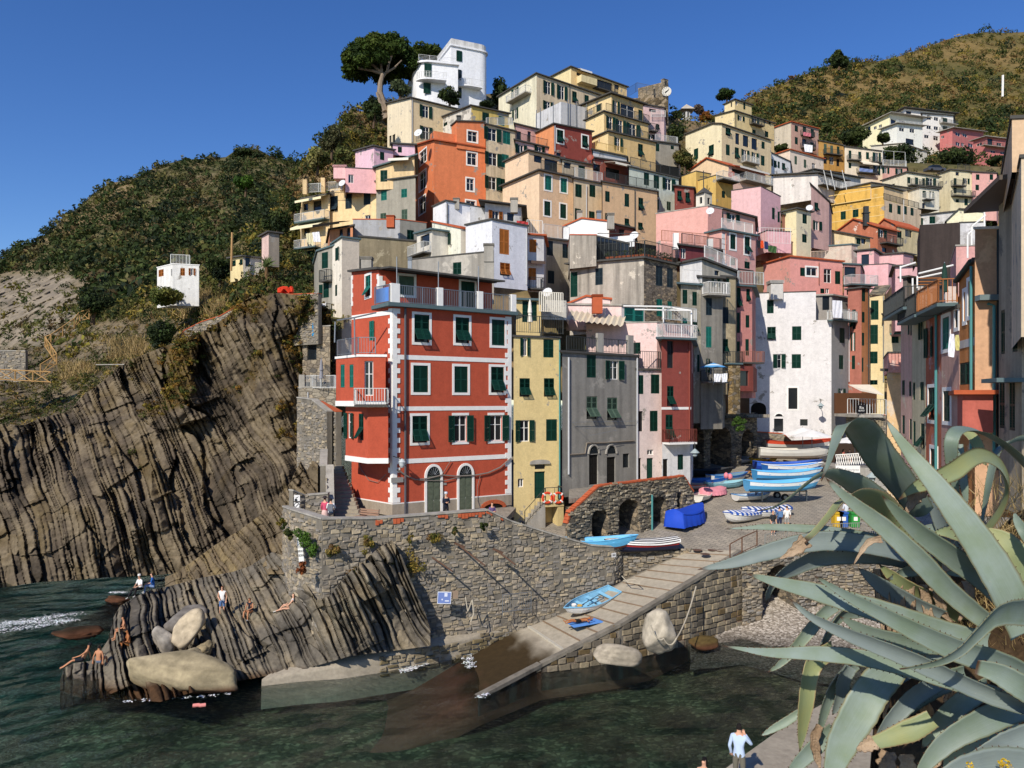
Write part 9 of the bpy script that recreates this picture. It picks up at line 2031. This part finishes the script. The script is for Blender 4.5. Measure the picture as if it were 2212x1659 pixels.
for a in(('white dish beside the orange tower terrace',1,1400,1145,97,1.5),('white dish on the yellow terrace railing',1,742,1580,91,1.2),('large white dish behind the yellow house terrace',12,305,865,62,1.1),('white dish on the white-walled house',12,1055,372,78,1.2),('white dish on the large salmon house',12,1712,162,78,1.1),('rust-red dish near the peach terrace',2,677,1360,96,1.2,'8a4230'),('white dish between mauve and yellow houses',13,358,135,86,1.0),('rust-red dish by the white balustrade',2,1895,1505,108,1.3,'8a4230')):dish(*a)
def lamp(label,tile,x,y,D):
    q=PT(tile,x,y,D);o=empty('wall_lamp',q,label,'street lamp','wall lamps of the harbour');m=MB();m.tube([(.1,.6,.9),(0,0,.9),(0,0,.5)],.035,6);m.build('bracket',[RAILD],o,(0,0,0));m=MB();m.lathe([(.04,.5),(.34,.22),(.36,.18),(.2,.16),(.17,-.05),(.02,-.15)],(0,0,0),12);m.build('lamp_shade',[plain('9aa6a6',.4)],o,(0,0,0))
lamp('grey-green lamp on the corner of the dark red house',22,1580,615,58);lamp('dark lamp on the white building wall',23,455,205,78);lamp('dark lamp under the restaurant terrace',23,900,830,48)
# bar, restaurant, bins
o=empty('bar_terrace',PT(23,850,250,74),'bar terrace with white railing, black banner and cream awning','terrace');q=[PT(23,x,y,D)for x,y,D in((688,258,75.5),(880,262,74),(1020,270,72.5))]
rail(o,q,1.5,RAILW,step=.25);m=MB();m.add([PT(23,690,5,77),PT(23,880,5,76),PT(23,1005,100,72),PT(23,800,60,73)],[(0,1,2,3)]);m.build('awning',[plain('ded2bd',.8)],o);m=MB();m.box((q[0].x,78.5,q[0].z),(q[2].x+2,78.7,q[0].z+2.1));m.build('back_wall',[plain('54351f',.8)],o);m=MB();m.box((q[0].x,73,q[0].z-.3),(q[2].x,78.6,q[0].z-.02));m.build('floor',[CONC],o)
b,p,w_,h_=board('banner','black bar banner tied to the white railing','banner',23,808,218,92,74,72.9,20,plain('17171a',.7));text('Rio',h_*.5,TM(0,h_*.17),WHITE,b);text('BISTROT',h_*.24,TM(0,-h_*.18),WHITE,b)
o=empty('restaurant_terrace',PT(23,680,760,65),'restaurant terrace with white lattice fence above the square','terrace');a,c_=PT(23,585,705,66),PT(23,880,690,64);m=MB()
for i in range(15):
    for s in(0,1):m.bar(a.lerp(c_,(i+s)/15),a.lerp(c_,(i+1-s)/15)+Vector((0,0,.9)),.03,4)
m.bar(a+Vector((0,0,.92)),c_+Vector((0,0,.92)),.05,5);k=m.build('lattice',[WHITE],o);k['kind']='stuff'
m=MB();m.box((a.x-.3,64.3,a.z-2.5),(c_.x+2,70,a.z-.05));m.build('platform',[CONC],o);m=MB();m.box((a.x+1,69.5,a.z),(c_.x+2,69.7,a.z+1.9));m.build('back_wall',[plain('3a2c22',.8)],o)
b,p,w_,h_=board('banner','white restaurant banner along the lattice fence','banner',23,690,735,205,62,64.1,-4,plain('e4e1da',.7));text('dau',h_*.7,TM(-w_*.34,0),INK,b);text('Ristorante',h_*.45,TM(w_*.16,-h_*.08),plain('9a9a98',.8),b)
parasol('white parasol over the terrace restaurant',23,750,440,66,1.9,'e2e0dc',z0=-2.6)
for x,y,c,lab in((597,1235,'c9a22c','yellow recycling bin'),(640,1240,'2a5aa8','blue recycling bin'),(742,1265,'2f8a3c','green recycling bin with a white symbol')):
    q=PT(23,x,y,54.5);q.z=zplaza(54.5);o=empty('bin',q,lab+' by the square railing','bin','recycling bins on the square');m=MB();m.prism([(-.3,-.3),(.3,-.3),(.3,.3),(-.3,.3)],0,.95);m.build('bin_body',[plain(c,.5)],o,(0,0,0));m=MB();m.box((-.34,-.36,.955),(.34,.34,1.08));m.build('lid',[plain(c,.5)],o,(0,0,0));m=MB();m.obox((0,-.306,.6),Vector((.14,0,0)),Vector((0,.003,0)),Vector((0,0,.14)));m.build('symbol',[WHITE],o,(0,0,0))
# the coastal path
h=house('small white flat-roofed house among the greenery of the coastal slope',group=None);f=block(h,10,84.5,(1490,625),1358,1720,980,'e6e1d8',th=14,thL=140,yR=635,roof='coping',roofm=WHITE,wins='L 1392 700 44 60 s:n; R 1578 690 40 66 s:n; R 1660 690 60 60 o:n; L 1485 695 12 60 d');rail(h,[PT(10,1475,622,86),PT(10,1640,630,86)],1.1,RAILW)
h=house('little yellow hut with green shutters and a pole on the coastal slope',group=None);f=block(h,10,84,(2100,560),1990,2290,760,('e2c985','cfc4ae'),thL=140,yL=575,wins='L 2022 615 30 50 p; L 2085 605 28 50 p; R 2140 600 40 90 d');m=MB();m.bar(PT(10,1998,680,82),PT(10,2006,350,82),.12,6);tag(m.build('pole',[plain('b08a5a')],None,PT(10,2000,680,82)),'tall yellow-brown wooden pole beside the yellow hut','pole')
h=house('small pink shed with a stone terrace left of the yellow balconies',group=None);block(h,11,84,(110,350),50,200,640,('d9b3a6','9a8c7a'),thL=140,yL=390)
WDN=plain('a88452',.8)
def fence(label,tile,pts):
    o=empty('wooden_fence',PT(tile,*pts[0]),label,'fence','wooden path railings');q=[PT(tile,*p)for p in pts];up=Vector((0,0,1.1))
    for a,b in zip(q[:-1],q[1:]):
        n=max(1,round((b-a).length/2))
        for i in range(n):
            p,r=a.lerp(b,i/n),a.lerp(b,(i+1)/n)
            for s,e,t in((p,p+up,.07),(p+up,r+up,.06),(p,r+up,.045),(p+up,r,.045),(p+up*.08,r+up*.08,.05)):m=MB();m.bar(s,e,t,5);m.build('rail' if(s-p).length+(e-p-up).length>.01 else 'post',[WDN],o)
fence('level wooden railing with crossed braces at the far left path',10,[(-20,1625,78),(440,1650,76)]);fence('wooden railing climbing in zigzag up the coastal steps',10,[(350,1580,79),(490,1490,80),(390,1340,82),(440,1320,82),(640,1180,84),(690,1120,85),(770,1100,85),(810,1020,86),(830,1050,86)])
br=[PT(10,x,y,D)for x,y,D in((1515,1290,76),(1590,1200,76.2),(1740,1125,76),(1900,1075,75.4),(2050,990,75),(2212,910,74.4),(2330,893,72),(2750,880,68))];bw_=stone_box('brick-edged wall of the path climbing along the cliff top',br,20,[p.z for p in br],400);bw_.name='path_wall'
stone_box('dry stone terrace wall above the dark cliff',[PT(10,830,1500,77),PT(10,1075,1490,76.5)],18.6,PT(10,1000,1495,76.8).z,420,coping=CONC);stone_box('low pale concrete wall by the path at the far left',[PT(10,-60,1375,80),PT(10,220,1375,80)],17,PT(10,0,1375,80).z,430,coping=CONC)
m=MB();c=PT(11,255,850,71.5);m.tube([c+Vector((.6*math.cos(a),.2*math.sin(a),.25*math.sin(3*a)))for a in[k*.5 for k in range(14)]],.2,6);tag(m.build('fishing_net',[plain('c8381f',.9)],None,c),'heap of orange-red netting on the path near the stone house','net')
for x,y,lab in((690,865,'red and white striped float by the walkway edge'),):q=PZT(31,x,y,.12);m=MB();m.bar(q,q+Vector((.8,.3,0)),.1,8);tag(m.build('float',[plain('c94438',.6)],None,q),lab,'float')
for x,lab in((1665,'left red and white float on the open water'),(1718,'right red and white float on the open water')):q=PZT(30,x,1120,.1);m=MB();m.bar(q,q+Vector((.3,.1,0)),.09,8);tag(m.build('float',[plain('d98a80',.6)],None,q),lab,'float')
q=PT(3,1440,1490,158);o=empty('parked_car',q,'dark grey car parked on the road above the cream house','car',rz=R_(8));m=MB();m.prism([(-2,-.8),(2,-.8),(2,.8),(-2,.8)],.25,.8);m.build('body',[plain('4a4c52',.3)],o,(0,0,0));m=MB();m.add([(-1.4,-.75,.804),(1.3,-.75,.804),(1.3,.75,.804),(-1.4,.75,.804),(-.9,-.62,1.4),(.7,-.62,1.4),(.7,.62,1.4),(-.9,.62,1.4)],[(4,5,6,7),(0,1,5,4),(1,2,6,5),(2,3,7,6),(3,0,4,7)]);m.build('cabin',[GLASS],o,(0,0,0))
for x in(-1.2,1.2):m=MB();m.tube([(x,-.82,.3),(x,-.6,.3)],.3,12);m.build('wheel',[DARK],o,(0,0,0))
m=MB();m.bar(PT(3,2027,835,260),PT(3,2030,650,260),.35,6);tag(m.build('mast',[WHITE],None,PT(3,2027,835,260)),'white mast standing on the vineyard hill','mast')
tw=plain('5c92d8',.85);q=PT(32,640,405,44.6);m=MB();m.obox(q+Vector((0,0,.03)),Vector((.95,.35,.06)),Vector((-.18,.45,0)),Vector((0,0,.015)));tag(m.build('towel',[tw],None,q),'blue towel under the sunbather on the ramp','towel')
